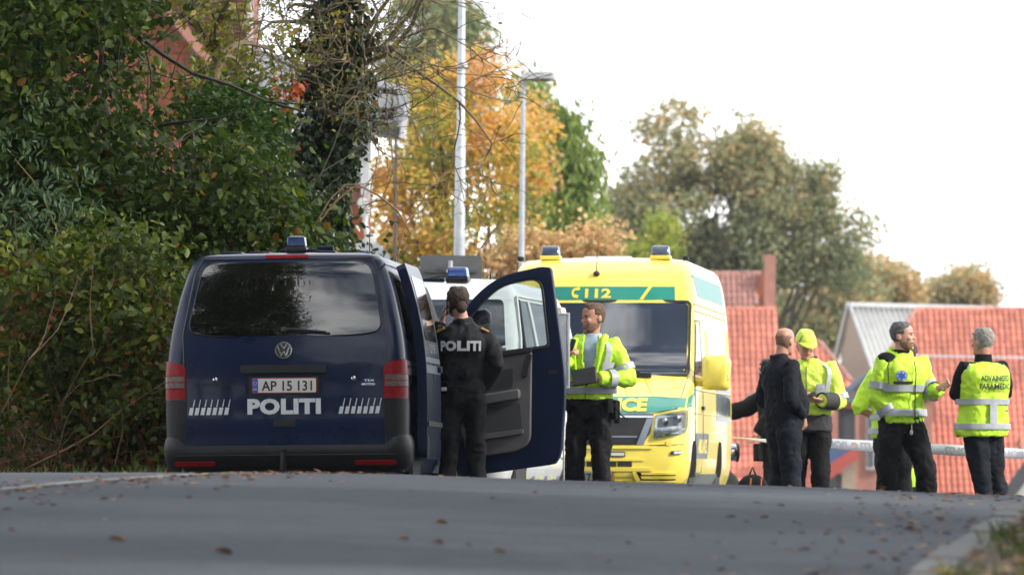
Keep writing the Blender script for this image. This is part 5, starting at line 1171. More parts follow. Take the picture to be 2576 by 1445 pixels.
mb = MB(); mb.tube([(-0.35, 3.6, 1.99), (-0.1, 3.5, 2.03), (0.12, 3.4, 2.045)], 0.012, n=5); mb.build('roof_rail', M['rubber'], wv)
mb = MB(); mb.tube([(0.50, 2.3, 1.95), (0.50, 2.32, 2.03)], [0.012, 0.004], n=5); mb.tube([(0.56, 2.5, 1.95), (0.56, 2.52, 2.03)], [0.012, 0.004], n=5); mb.build('antenna', M['rubber'], wv)

# ------------------------------------------------ yellow ambulance facing the camera
al = Vector((0.745, 64.6, float(G(0.8, 66)) - 0.0))
am = thing('ambulance', 'bright yellow ambulance van with green bands and two blue beacons facing the camera', 'ambulance', al, (0, 0, R(-5.8)))
ab_ = Body([(0.26, 0.12, 6.8, 0.94, 0.28), (0.42, 0.02, 6.86, 0.99, 0.30), (0.70, 0.0, 6.9, 1.015, 0.28), (0.95, 0.05, 6.9, 1.02, 0.26), (1.05, 0.10, 6.9, 1.02, 0.25), (1.13, 0.22, 6.9, 1.02, 0.24), (1.26, 0.50, 6.9, 1.018, 0.22), (1.38, 0.80, 6.9, 1.015, 0.20), (1.44, 0.94, 6.88, 1.01, 0.17),
            (1.70, 1.14, 6.85, 1.0, 0.13), (1.98, 1.37, 6.82, 0.985, 0.12), (2.22, 1.56, 6.8, 0.965, 0.13), (2.37, 1.66, 6.78, 0.945, 0.16), (2.52, 1.80, 6.74, 0.915, 0.18), (2.60, 1.93, 6.7, 0.885, 0.18), (2.66, 2.10, 6.6, 0.82, 0.18), (2.69, 2.35, 6.4, 0.62, 0.18), (2.70, 2.8, 6.1, 0.4, 0.18)], 0.14)
mb = MB(); ab_.shell(mb, 0.26, 2.70, 54); mb.build('body', M['yellow'], am, smooth=40)
A, AS = ab_.wrap, ab_.side(1)
def apatch(name, pts, m, r=0.0, off=0.004, th=0.01, nu=10, nv=6, parent=None, fn=None, sm=60, bevel=0):
    mb = MB(); mb.patch(rpoly(pts, r) if r else pts, fn or A, nu, nv, off, th); return mb.build(name, M[m], parent or am, smooth=sm, bevel=bevel)
ws = apatch('windscreen', [(-0.93, 1.445), (0.93, 1.445), (0.91, 2.20), (-0.91, 2.20)], 'wsglass', 0.06, 0.004, 0.008, 22, 14)
mb = MB(); seam(mb, line_on(A, rpoly([(-0.95, 1.44), (0.95, 1.44), (0.93, 2.21), (-0.93, 2.21), (-0.95, 1.44)], 0.05), 0.005, 2), 0.018); mb.build('windscreen_seal', M['blackp'], ws)
apatch('header_band', [(-0.80, 2.232), (0.77, 2.232), (0.76, 2.37), (-0.79, 2.37)], 'green', 0, 0.004, 0.004, 16, 2)
mb = MB(); fit_text(mb, '112', A, -0.02, 2.252, 0.094, 0.27, 0.035, 0.009)
mb.prism([(0.41, 2.234), (0.445, 2.234), (0.53, 2.368), (0.495, 2.368)], A, 0.004, 0.008)
# handset symbol
for a, b, w in (((-0.26, 2.340), (-0.21, 2.348), 0.030), ((-0.275, 2.272), (-0.228, 2.262), 0.034)):
    d = (Vector(b) - Vector(a)).normalized(); n = Vector((-d.y, d.x)) * w / 2; a, b = Vector(a), Vector(b); mb.prism([(a-n)[:], (b-n)[:], (b+n)[:], (a+n)[:]], A, 0.004, 0.009)
arc = [(-0.250 - 0.035 * math.sin(t), 2.304 + 0.042 * math.cos(t)) for t in [0.3 + 2.5 * k / 8 for k in range(9)]]
for i in range(8):
    a, b = Vector(arc[i]), Vector(arc[i+1]); d = (b - a).normalized(); n = Vector((-d.y, d.x)) * 0.012; mb.prism([(a-n)[:], (b-n)[:], (b+n)[:], (a+n)[:]][::-1], A, 0.004, 0.0085)
mb.build('lettering', M['letter'], am, smooth=0)
hbnd = apatch('bonnet_band', [(-0.99, 1.115), (-0.62, 1.055), (0.62, 1.055), (0.99, 1.115), (1.0, 1.21), (0.62, 1.225), (-0.62, 1.225), (-1.0, 1.21)], 'green', 0, 0.004, 0.004, 26, 5)
mb = MB(); fit_text(mb, 'AMBULANCE', A, -0.02, 1.075, 0.125, 1.22, 0.05, 0.010); mb.build('lettering', M['letter'], am, smooth=0)
apatch('wing_band', [(1.02, 1.11), (1.20, 1.12), (1.33, 1.30), (1.30, 1.36), (1.02, 1.22)], 'green', 0, 0.004, 0.004, 6, 4)
mb = MB()
for sg in (-1, 1): seam(mb, [A(sg * u, z, 0.001) for u, z in ((0.66, 1.05), (0.90, 1.10), (0.93, 1.25), (0.95, 1.40), (0.955, 1.44))], 0.005)
for sg in (-1, 1):
    pts_ = [A(sg * (0.40 + 0.02 * k), 1.06 + 0.36 * k / 8, 0.0) for k in range(9)]
seam(mb, [A(-1.0 + 0.1 * k, 0.728 + 0.03 * max(0, abs(-1 + 0.1 * k) - 0.6), 0.0) for k in range(21)], 0.004)
mb.build('bonnet_seam', M['blackp'], am)
for u0, u1 in ((0.30, 0.40), (0.52, 0.66)):
    for sg in (-1, 1): mb = MB(); mb.tube([A(sg * (u0 + (u1 - u0) * k / 8), 1.42 - 0.22 * k / 8, -0.012) for k in range(9)], [0.012, 0.018] + [0.022] * 5 + [0.018, 0.006], n=8); mb.build('bonnet_crease', M['yellow'], am, smooth=60)
# grille and lamps
apatch('grille', [(-0.56, 0.735), (0.56, 0.735), (0.64, 0.86), (0.66, 1.035), (-0.66, 1.035), (-0.64, 0.86)], 'plastic', 0.02, 0.006, 0.03, 16, 6)
for z0, z1, w in ((0.745, 0.80, 0.47), (0.83, 0.905, 0.47)): apatch('grille_slot', [(-w, z0), (w, z0), (w, z1), (-w, z1)], 'rubber', 0.01, 0.010, 0.008, 12, 2)
apatch('grille_bar', [(-0.50, 0.806), (0.50, 0.806), (0.51, 0.824), (-0.51, 0.824)], 'retrod', 0, 0.018, 0.02, 12, 1)
apatch('grille_chrome', [(-0.66, 1.005), (0.66, 1.005), (0.665, 1.042), (-0.665, 1.042)], 'chrome', 0.004, 0.016, 0.02, 16, 2)
for sg in (-1, 1): apatch('grille_chrome', [(sg * a, b) for a, b in ((0.50, 0.735), (0.57, 0.735), (0.665, 1.0), (0.60, 1.0))], 'retrod', 0.004, 0.016, 0.02, 4, 4)
mb = MB(); mb.lathe([(0.085, 0), (0.085, 0.03), (0.07, 0.034)], A(0, 0.90, 0.0), (0, -1, 0), 24); mb.build('badge', M['chrome'], am)
for sg in (-1, 1):
    f = lambda u, v, o=0, sg=sg: A(sg * u, v, o)
    hl = apatch('headlamp', [(0.665, 0.795), (1.02, 0.86), (1.06, 0.92), (1.06, 1.075), (1.0, 1.085), (0.69, 1.025)], 'chrome', 0.02, 0.006, 0.03, 10, 8, fn=f)
    apatch('reflector_bowl', [(0.70, 0.905), (1.0, 0.935), (1.0, 1.045), (0.71, 0.995)], 'retrod', 0.02, 0.010, 0.006, 6, 4, hl, f)
    apatch('light_strip', [(0.70, 0.825), (1.01, 0.885), (1.02, 0.91), (0.70, 0.865)], 'platew', 0.008, 0.012, 0.008, 6, 2, hl, f)
    for u in (0.78, 0.91): mb = MB(); mb.lathe([(0.035, 0), (0.04, 0.012), (0.015, 0.018)], f(u, 0.965 + (u - 0.78) * 0.2, 0.010), (0, -1, 0), 14); mb.build('projector', M['chrome'], hl)
    apatch('headlamp_cover', [(0.66, 0.785), (1.03, 0.855), (1.075, 0.92), (1.075, 1.085), (1.0, 1.095), (0.68, 1.032)], 'glass', 0.02, 0.03, 0.004, 10, 8, hl, f)
    sl = apatch('strobe_lamp', [(0.845, 0.635), (0.965, 0.645), (0.965, 0.682), (0.845, 0.672)], 'blackp', 0.008, 0.02, 0.02, 4, 2, fn=f); apatch('strobe_lens', [(0.87, 0.643), (0.96, 0.651), (0.96, 0.676), (0.87, 0.668)], 'retro', 0.005, 0.024, 0.006, 3, 2, sl, f)
    apatch('lower_inlet', [(0.56, 0.345), (0.90, 0.345), (0.90, 0.46), (0.50, 0.46)], 'rubber', 0.01, 0.003, 0.006, 8, 4, fn=f)
    for z0 in (0.355, 0.40, 0.44): apatch('inlet_slat', [(0.55, z0), (0.895, z0), (0.895, z0 + 0.022), (0.54, z0 + 0.022)], 'yellow', 0, 0.018, 0.02, 6, 1, fn=f)
    apatch('bumper_fin', [(0.50, 0.34), (0.545, 0.34), (0.49, 0.47), (0.455, 0.47)], 'yellow', 0.006, 0.03, 0.035, 2, 4, fn=f, bevel=0.006)
    mb = MB(); seam(mb, [f(0.80, 0.77, 0.001), f(0.80, 0.735, 0.001), f(0.82, 0.725, 0.001), f(0.93, 0.73, 0.001)], 0.004); mb.build('tow_eye_cover', M['letter'], am)
sl = apatch('strobe_lamp', [(0.24, 0.615), (0.39, 0.615), (0.39, 0.665), (0.24, 0.665)], 'blackp', 0.008, 0.02, 0.02, 4, 2); apatch('strobe_lens', [(0.25, 0.625), (0.38, 0.625), (0.38, 0.655), (0.25, 0.655)], 'retro', 0.004, 0.024, 0.006, 3, 2, sl)
for k in range(6): u = -0.46 + k * 0.155; apatch('bumper_slot', [(u, 0.515), (u + 0.143, 0.515), (u + 0.143, 0.568), (u, 0.568)], 'rubber', 0.004, 0.004, 0.006, 3, 2)
for z0, z1, w, o in ((0.695, 0.728, 0.62, 0.02), (0.575, 0.60, 0.54, 0.012), (0.475, 0.508, 0.62, 0.022)): apatch('bumper_ridge', [(-w - 0.04, z0), (w + 0.04, z0), (w, z1), (-w, z1)], 'yellow', 0.006, o, o + 0.01, 20, 2, bevel=0.006)
for z0 in (0.345, 0.42): apatch('bumper_ridge', [(0.28, z0), (0.50, z0), (0.47, z0 + 0.04), (0.28, z0 + 0.04)], 'yellow', 0.004, 0.014, 0.02, 6, 2)
apatch('bumper_inlet', [(0.10, 0.28), (0.42, 0.28), (0.38, 0.335), (0.16, 0.335)], 'rubber', 0.02, 0.006, 0.01, 6, 2)
plate(am, lambda u, v, o=0: A(u, v, o + 0.01), 0.0, 0.42, 0.52, 0.118, 'DK 57 137', 'plated', False)
# wipers, antenna, beacons, mirror
mb = MB(); mb.tube([A(0.46, 1.455, 0.03), A(0.1, 1.475, 0.035), A(-0.40, 1.50, 0.02)], [0.016, 0.010, 0.007], n=6); mb.box(A(0.46, 1.440, 0.01), (0.24, 0.10, 0.05)); mb.build('wiper', M['rubber'], am, bevel=0.01)
mb = MB(); mb.ball(A(-0.05, 2.50, 0.01), (0.035, 0.05, 0.03)); mb.tube([A(-0.05, 2.52, 0.02), A(-0.045, 2.52, 0.02) + Vector((0, 0.02, 0.22))], [0.007, 0.003], n=5); mb.build('antenna', M['rubber'], am)
for x in (-0.575, 0.575): beacon(am, (x, 2.3, 2.688), 0.19, 0.17, 0.125, M['beacong'], 'yellow')
mb = MB(); mb.box((0.0, 2.6, 2.69), (0.5, 0.2, 0.04)); mb.build('roof_hatch', M['white'], am, bevel=0.015)
for sg in (-1, 1):
    mb = MB(); mb.tube([(sg * 0.99, 1.20, 1.40), (sg * 1.10, 1.16, 1.38)], [(0.05, 0.06), (0.05, 0.05)], n=8); mr = mb.build('mirror_arm', M['yellow'], am)
    mb = MB(); mb.loft([[Vector((sg * x, yy, z)) for x, z in rpoly([(1.09 - g, 1.30 - g), (1.37 + g, 1.29 - g), (1.39 + g, 1.60 + g), (1.34 + g, 1.66 + g), (1.09 - g, 1.65 + g)], 0.05, 3)] for yy, g in ((1.02, -0.05), (1.05, -0.012), (1.11, 0.0), (1.20, -0.01))] if sg > 0 else [[Vector((sg * x, yy, z)) for x, z in reversed(rpoly([(1.09 - g, 1.30 - g), (1.37 + g, 1.29 - g), (1.39 + g, 1.60 + g), (1.34 + g, 1.66 + g), (1.09 - g, 1.65 + g)], 0.05, 3))] for yy, g in ((1.02, -0.05), (1.05, -0.012), (1.11, 0.0), (1.20, -0.01))])
    mc = mb.build('wing_mirror', M['yellow'], am, smooth=50)
    mb = MB(); mb.box((sg * 1.29, 1.045, 1.445), (0.15, 0.02, 0.035)); mb.build('indicator', M['retro'], mc, bevel=0.006)
    mb = MB(); mb.box((sg * 1.235, 1.043, 1.405), (0.27, 0.012, 0.012)); mb.build('mirror_groove', M['letter'], mc)
    mb = MB(); mb.box((sg * 1.23, 1.206, 1.47), (0.24, 0.01, 0.3)); mb.build('mirror_glass', M['chrome'], mc, bevel=0.01)
# side
for sg in (-1, 1):
    Z = ab_.side(sg)
    sw = apatch('side_window', [(1.20, 1.42), (2.15, 1.40), (2.15, 1.98), (1.66, 1.98)], 'dglass', 0.05, 0.004, 0.008, 6, 6, fn=Z)
    mb = MB(); seam(mb, line_on(Z, [(1.10, 1.40), (1.60, 2.02), (2.22, 2.02), (2.22, 0.45), (1.25, 0.45), (1.08, 0.95), (1.10, 1.40)], 0.001, 4), 0.006); mb.build('door_seam', M['blackp'], am)
    apatch('door_handle', [(2.0, 1.10), (2.18, 1.10), (2.18, 1.14), (2.0, 1.14)], 'blackp', 0.008, 0.03, 0.03, 3, 2, fn=Z)
    apatch('upper_band', [(2.3, 2.28), (6.2, 2.28), (6.2, 2.50), (2.0, 2.50)], 'green', 0, 0.003, 0.003, 10, 3, fn=Z)
    apatch('side_film', [(1.30, 0.60), (2.9, 0.60), (3.1, 0.86), (1.20, 0.86)], 'greyband', 0, 0.003, 0.003, 8, 2, fn=Z)
    apatch('side_film', [(4.2, 1.0), (6.4, 1.0), (6.4, 1.35), (4.2, 1.35)], 'greyband', 0, 0.003, 0.003, 8, 2, fn=Z)
    mb = MB(); fit_text(mb, 'AMBULANCE', Z, 2.1, 0.66, 0.14, 1.2, 0.04, 0.007, flip=sg); mb.build('lettering', M['letter'], am, smooth=0)
    apatch('sill_panel', [(1.35, 0.27), (4.6, 0.27), (4.6, 0.44), (1.35, 0.44)], 'greyband', 0, 0.006, 0.008, 8, 2, fn=Z)
    apatch('rear_window', [(3.0, 1.45), (4.2, 1.45), (4.2, 1.95), (3.0, 1.95)], 'yellow', 0.06, 0.008, 0.01, 6, 4, fn=Z)
    mb = MB()
    for z in (2.12, 2.19): seam(mb, [Z(1.7 + 0.5 * k, z, 0.002) for k in range(10)], 0.008)
    seam(mb, [Z(1.0 + 0.5 * k, 1.30, 0.002) for k in range(12)], 0.01); seam(mb, [Z(0.9 + 0.5 * k, 1.06, 0.002) for k in range(12)], 0.006)
    mb.build('side_crease', M['yellow'], am, smooth=60)
    for y_ in (1.0, 4.8): apatch('wheel_arch', [(y_ - 0.43, 0.27), (y_ + 0.43, 0.27), (y_ + 0.40, 0.55), (y_ + 0.22, 0.78), (y_ - 0.22, 0.78), (y_ - 0.40, 0.55)], 'matte', 0.12, 0.004, 0.01, 8, 8, fn=Z)
    mb = MB(); mb.box((sg * 0.86, 2.0, 2.67), (0.06, 0.12, 0.05)); mb.build('roof_lamp', M['rubber'], am, bevel=0.01)
for x in (-0.88, 0.88):
    for y_ in (1.0, 4.8): wheel(am, x, y_, 0.36, 0.22)
# ---------------------------------------------------------------- people
M['skin'] = mat('skin', (0.52, 0.26, 0.18), 0.5, var=0.14, vs=18)
M['skin2'] = mat('tanned skin', (0.54, 0.29, 0.21), 0.5, var=0.15, vs=18)
M['hivis'] = mat('high visibility yellow', (0.50, 0.80, 0.035), 0.6, var=0.10, vs=7, bump=0.25, bs=45, bdist=0.02)
M['hivis2'] = mat('pale high visibility yellow', (0.62, 0.80, 0.09), 0.6, var=0.08, vs=7, bump=0.25, bs=45, bdist=0.02)
M['blackcl'] = mat('black cloth', (0.0045, 0.005, 0.006), 0.8, spec=0.25, var=0.3, vs=6, bump=0.3, bs=60, bdist=0.01)
M['navycl'] = mat('dark navy cloth', (0.006, 0.0085, 0.014), 0.8, spec=0.25, var=0.3, vs=6, bump=0.3, bs=60, bdist=0.01)
M['jackcl'] = mat('black uniform jacket', (0.006, 0.0072, 0.0095), 0.6, spec=0.25, var=0.3, vs=8, bump=0.4, bs=40, bdist=0.012)
M['greycl'] = mat('charcoal cloth', (0.03, 0.03, 0.033), 0.8, var=0.2, bump=0.3, bs=50)
M['trous'] = mat('dark trousers', (0.0055, 0.0062, 0.0078), 0.85, spec=0.25, var=0.35, vs=8, bump=0.3, bs=40, bdist=0.012)
M['trous2'] = mat('dark blue trousers', (0.0085, 0.0115, 0.018), 0.85, spec=0.25, var=0.3, vs=8, bump=0.3, bs=40, bdist=0.012)
M['shirt'] = mat('pale blue shirt', (0.30, 0.40, 0.50), 0.8, bump=0.2, bs=40)
M['silver'] = mat('silver reflective tape', (0.36, 0.38, 0.42), 0.45, var=0.12, vs=14)
M['hairb'] = mat('brown hair', (0.05, 0.03, 0.018), 0.6, bump=0.8, bs=120, var=0.4, vs=40)
M['hairr'] = mat('short reddish hair', (0.10, 0.055, 0.03), 0.65, bump=0.8, bs=150, var=0.4, vs=40)
M['hairg'] = mat('grey hair', (0.10, 0.10, 0.10), 0.65, bump=0.8, bs=150, var=0.5, vs=40)
M['hairw'] = mat('light grey hair', (0.26, 0.25, 0.23), 0.65, bump=0.8, bs=150, var=0.4, vs=40)
M['stubble'] = mat('shaved scalp', (0.24, 0.12, 0.085), 0.6, bump=0.4, bs=200, var=0.3, vs=30)
M['beard'] = mat('beard', (0.22, 0.115, 0.075), 0.8, bump=0.6, bs=180, var=0.4, vs=40)
M['eyew'] = mat('eye', (0.03, 0.025, 0.02), 0.2)
M['lip'] = mat('lips', (0.28, 0.09, 0.07), 0.5)
M['orangeb'] = mat('orange tag', (0.42, 0.10, 0.02), 0.6)
M['epaul'] = mat('shoulder flash', (0.35, 0.20, 0.03), 0.6)

def remesh(mb, voxel, smooth=2, wr=0.0, wf=(9, 9, 5), keep=None):
    me = bpy.data.meshes.new('tmp'); me.from_pydata([tuple(p) for p in mb.v], [], mb.f); me.update()
    o = bpy.data.objects.new('tmp', me); C.objects.link(o)
    r = o.modifiers.new('r', 'REMESH'); r.mode = 'VOXEL'; r.voxel_size = voxel
    if smooth: s = o.modifiers.new('s', 'SMOOTH'); s.factor = 0.5; s.iterations = smooth
    out = bpy.data.meshes.new_from_object(o.evaluated_get(bpy.context.evaluated_depsgraph_get()))
    bpy.data.objects.remove(o); bpy.data.meshes.remove(me)
    if wr:
        n = len(out.vertices); co = np.empty(n * 3, np.float32); no = np.empty(n * 3, np.float32)
        out.vertices.foreach_get('co', co); out.vertices.foreach_get('normal', no); co = co.reshape(-1, 3); no = no.reshape(-1, 3)
        sd_ = random.uniform(0, 50)
        d = np.array([mnoise.noise(Vector((c[0]*wf[0] + sd_, c[1]*wf[1], c[2]*wf[2]))) * 0.75 + (0.5 - abs(mnoise.noise(Vector((c[0]*wf[0]*1.8 + c[2]*6, c[1]*wf[1]*1.8, c[2]*wf[2]*2.6 + sd_))))) * 0.55 for c in co])
        out.vertices.foreach_set('co', (co + no * (d * wr)[:, None]).ravel())
    out.update(); return out
HP = [(-0.122, -0.070, -0.020, 0.026), (-0.110, -0.092, 0.0, 0.044), (-0.085, -0.098, 0.03, 0.056), (-0.055, -0.098, 0.06, 0.063), (-0.02, -0.096, 0.088, 0.070), (0.015, -0.095, 0.100, 0.0755), (0.05, -0.095, 0.103, 0.077), (0.08, -0.084, 0.096, 0.071), (0.102, -0.062, 0.078, 0.057), (0.116, -0.034, 0.05, 0.036), (0.121, -0.01, 0.02, 0.014)]
_hz = [a[0] for a in HP]; _hf, _hb, _hw = [_smooth(_hz, [a[k] for a in HP]) for k in (1, 2, 3)]
def headpt(t, z, o=0.0):   # t angle, 0 = face
    yf, yb, w = float(_hf(z)) - o, float(_hb(z)) + o, float(_hw(z)) + o
    c = (yf + yb) / 2; h = (yb - yf) / 2; e = 0.88
    s_, c_ = math.sin(t), math.cos(t)
    return Vector((w * math.copysign(abs(s_) ** e, s_), c - h * math.copysign(abs(c_) ** e, c_), z + o * (z > 0.1)))
def head_mb(mb, fn, full=True):
    zs = np.linspace(-0.122, 0.121, 22); n = 24
    mb.loft([[fn(headpt(2*math.pi*k/n, z)) for k in range(n)] for z in zs])
    for c, r in (((0, -0.104, -0.022), (0.013, 0.020, 0.015)), ((0, -0.098, 0.004), (0.009, 0.014, 0.024)), ((0, -0.094, 0.026), (0.045, 0.010, 0.010)), ((0, -0.092, -0.106), (0.022, 0.016, 0.016)), ((0.035, -0.078, -0.022), (0.026, 0.022, 0.022)), ((-0.035, -0.078, -0.022), (0.026, 0.022, 0.022)), ((0, -0.097, -0.055), (0.024, 0.012, 0.012))):
        q = MB(); q.ball(c, r, 10, 8); mb.add([fn(p) for p in q.v], q.f)
    for s in (-1, 1):
        q = MB(); q.ball((s * 0.077, 0.012, -0.008), (0.010, 0.021, 0.033), 10, 8); mb.add([fn(p) for p in q.v], q.f)
def hair_mb(fn, cond, o=0.008, amp=0.004):
    cond0 = cond; cond = lambda x, y, z: cond0(x, y, z + 0.014 * mnoise.noise(Vector((x * 45, y * 45, z * 45))))
    amp = amp * 1.8
    zs = np.linspace(-0.12, 0.121, 40); n = 56; mb = MB(); V = []
    for z in zs:
        for k in range(n):
            t = 2*math.pi*k/n; p = headpt(t, z); V.append((p, t, z, cond(p.x, p.y, p.z)))
    vs = []
    for p, t, z, on in V: vs.append(fn(headpt(t, z, o + amp * mnoise.noise(p * 60) if on else -0.002)))
    fs = [(i*n+j, i*n+(j+1) % n, (i+1)*n+(j+1) % n, (i+1)*n+j) for i in range(len(zs)-1) for j in range(n) if sum(V[q][3] for q in (i*n+j, i*n+(j+1) % n, (i+1)*n+(j+1) % n, (i+1)*n+j)) >= 1]
    if cond(0, 0, 0.12): fs.append(tuple(range((len(zs)-1)*n, len(zs)*n)))
    mb.add(vs, fs); return mb
def hand_mb(mb, wrist, d, nrm, curl=0.5, thumb=1, s=1.0, spread=0.2):
    """d points along the hand, nrm out of the palm; thumb=+1/-1 side along d x nrm"""
    d = Vector(d).normalized(); nrm = Vector(nrm); nrm = (nrm - d * nrm.dot(d)).normalized(); a = d.cross(nrm); w = Vector(wrist)
    mb.tube([w - d*0.02*s, w + d*0.02*s, w + d*0.055*s, w + d*0.092*s], [(0.024*s, 0.019*s), (0.034*s, 0.017*s), (0.041*s, 0.015*s), (0.039*s, 0.012*s)], n=12, ref=nrm.cross(d).cross(d) if False else None) if False else None
    rings = []
    for t, rx, ry in ((-0.02, 0.024, 0.019), (0.02, 0.034, 0.017), (0.055, 0.041, 0.015), (0.092, 0.040, 0.012)):
        c = w + d * t * s; rings.append([c + a * (rx * s * math.cos(q)) + nrm * (ry * s * math.sin(q)) for q in [2*math.pi*k/12 for k in range(12)]])
    mb.loft(rings)
    for i, (off, ln) in enumerate(((0.030, 0.072), (0.011, 0.082), (-0.010, 0.077), (-0.029, 0.060))):
        off *= thumb; p = w + d * 0.085 * s + a * off * s; ang = 0; pts = [p - d * 0.02 * s, p]; dd = d + a * off * spread
        for seg, bend in ((0.45, 0.9), (0.32, 1.1), (0.23, 0.8)):
            ang += bend * curl * (1 + 0.08 * i); v = dd * math.cos(ang) + nrm * math.sin(ang); p = p + v.normalized() * ln * seg * s; pts.append(p)
        mb.tube(pts, [0.0095*s, 0.0095*s, 0.009*s, 0.0085*s, 0.007*s], n=8)
    p = w + d * 0.025 * s + a * thumb * 0.028 * s; v1 = (d * 0.75 + a * thumb * 0.75 + nrm * 0.45).normalized(); v2 = (d * 0.9 + a * thumb * 0.2 + nrm * (0.5 + curl * 0.5)).normalized()
    mb.tube([p - v1 * 0.02 * s, p + v1 * 0.035 * s, p + v1 * 0.035 * s + v2 * 0.03 * s, p + v1 * 0.035 * s + v2 * 0.055 * s], [0.012*s, 0.011*s, 0.010*s, 0.008*s], n=8)

class Fig:
    def __init__(s, label, loc, heading, H, hip=(0, 0), feet=((-0.12, 0.02), (0.12, -0.02)), lean=(0, 0), head_yaw=0, head_pitch=0, head_off=(0, 0, 0), arms=None, belly=0.0, broad=1.0, skin='skin'):
        s.k = H / 1.8; s.t = thing('person', label, 'person', loc, (0, 0, R(heading)), 'emergency workers on the road'); s.skin = M[skin]
        s.hip = Vector((hip[0], hip[1], 0)); s.feet = feet; s.lean = lean; s.belly = belly; s.broad = broad
        s.tz = [0.84, 0.90, 0.98, 1.08, 1.20, 1.32, 1.42, 1.475, 1.51, 1.54]
        rx = [0.160, 0.172, 0.168, 0.158, 0.164, 0.182, 0.184, 0.150, 0.085, 0.062]; ry = [0.10, 0.112, 0.112, 0.108, 0.114, 0.124, 0.112, 0.090, 0.070, 0.060]
        s.rx = _smooth(s.tz, [a * (broad if i < 8 else 1) for i, a in enumerate(rx)]); s.ry = _smooth(s.tz, ry)
        s.hc = s.pt(Vector((0, 0, 1.685))) + Vector(head_off); s.HM = Matrix.Rotation(R(head_yaw), 3, 'Z') @ Matrix.Rotation(R(head_pitch), 3, 'X')
        s.arms = arms or {}
        s.parts = {}
    def S(s, p): return Vector(p) * s.k
    def pt(s, p): k = p.z - 0.95; return p + s.hip + Vector((s.lean[0] * k, s.lean[1] * k, 0))
    def tc(s, z):
        k = z - 0.95; return Vector((s.hip.x + s.lean[0] * k, s.hip.y + s.lean[1] * k + 0.0, z))
    def torso(s, th, z, o=0.0):   # th 0 = front (-y), positive towards +x
        rx, ry = float(s.rx(z)) + o, float(s.ry(z)) + o; c = s.tc(z); b = s.belly * math.exp(-((z - 1.10) / 0.14) ** 2); s_, c_ = math.sin(th), math.cos(th); e = 0.86
        y = -ry * math.copysign(abs(c_) ** e, c_); 
        if c_ > 0: y -= b * c_ ** 0.8
        return c + Vector((rx * math.copysign(abs(s_) ** e, s_), y, 0))
    def hfn(s, p): return s.S(s.hc + s.HM @ Vector(p))
    def sh(s, sg): return s.pt(Vector((sg * 0.185 * s.broad, 0.0, 1.445)))
    def armpts(s, sg):
        el, wr = s.arms[sg]['pts']; a = s.sh(sg); el, wr = Vector(el), Vector(wr)
        return a, el, wr
    def armtube(s, mb, sg, radii, t1=1.0, cuff=None):
        a, el, wr = s.armpts(sg); wr2 = el.lerp(wr, t1); inn = s.pt(Vector((sg * 0.10, 0, 1.43)))
        pts = [inn, a, a.lerp(el, 0.35), a.lerp(el, 0.8), el, el.lerp(wr2, 0.25), el.lerp(wr2, 0.65), wr2]
        r = radii; rr = [r[0]*0.9, r[0], r[0]*0.96, r[1]*1.02, r[1], r[1]*0.98, (r[1]+r[2])/2, r[2]]
        # round the elbow
        mb.tube([s.S(p) for p in pts], [q * s.k for q in rr], n=14)
    def body(s):
        mb = MB(); zs = [0.84, 0.9, 0.98, 1.08, 1.2, 1.32, 1.42, 1.475, 1.51, 1.54]
        mb.loft([[s.S(s.torso(2*math.pi*k/20, z, -0.01)) for k in range(20)] for z in zs])
        nb = s.pt(Vector((0, 0.015, 1.47))); mb.tube([s.S(nb), s.S(nb.lerp(s.hc, 0.5)), s.S(s.hc + Vector((0, 0.02, -0.03)))], [0.064 * s.k, 0.058 * s.k, 0.058 * s.k], n=14)
        head_mb(mb, s.hfn)
        for sg in (-1, 1):
            s.armtube(mb, sg, (0.052, 0.042, 0.030)); A_ = s.arms[sg]; a, el, wr = s.armpts(sg); d = Vector(A_.get('dir', wr - el))
            hand_mb(mb, s.S(wr), d, A_.get('nrm', (0, -1, 0)), A_.get('curl', 0.5), A_.get('thumb', 1), s.k)
            f = Vector((s.feet[(sg+1)//2][0], s.feet[(sg+1)//2][1], 0.08)); h = s.hip + Vector((sg * 0.095, 0, 0.90)); kn = h.lerp(f, 0.5) + Vector(s.arms[sg].get('knee', (0, -0.03, 0)))
            mb.tube([s.S(h + Vector((0, 0, 0.05))), s.S(h.lerp(kn, 0.4)), s.S(kn), s.S(kn.lerp(f, 0.35)), s.S(f)], [q * s.k for q in (0.085, 0.075, 0.052, 0.054, 0.036)], n=12)
        me = remesh(mb, 0.0075 * s.k, 2); link_mesh('body', me, s.skin, s.t, 180)
        # face
        e = MB()
        for sg in (-1, 1): e.ball((sg * 0.031, -0.0935, 0.010), (0.010, 0.006, 0.0055), 8, 6)
        q = MB(); q.add([s.hfn(p) for p in e.v], e.f); q.build('eye', M['eyew'], s.t)
        e = MB(); e.tube([(-0.020, -0.1045, -0.056), (0, -0.110, -0.055), (0.020, -0.1045, -0.056)], [0.003, 0.0048, 0.003], n=6); q = MB(); q.add([s.hfn(p) for p in e.v], e.f); q.build('mouth', M['lip'], s.t)
    def brows(s, m):
        e = MB()
        for sg in (-1, 1): e.tube([(sg * 0.014, -0.103, 0.026), (sg * 0.032, -0.102, 0.031), (sg * 0.050, -0.090, 0.026)], [0.003, 0.004, 0.002], n=6)
        q = MB(); q.add([s.hfn(p) for p in e.v], e.f); q.build('eyebrow', M[m], s.t)
    def hair(s, m, cond, o=0.008, amp=0.004, name='hair'): return hair_mb(s.hfn, cond, o, amp).build(name, M[m], s.t, smooth=80)
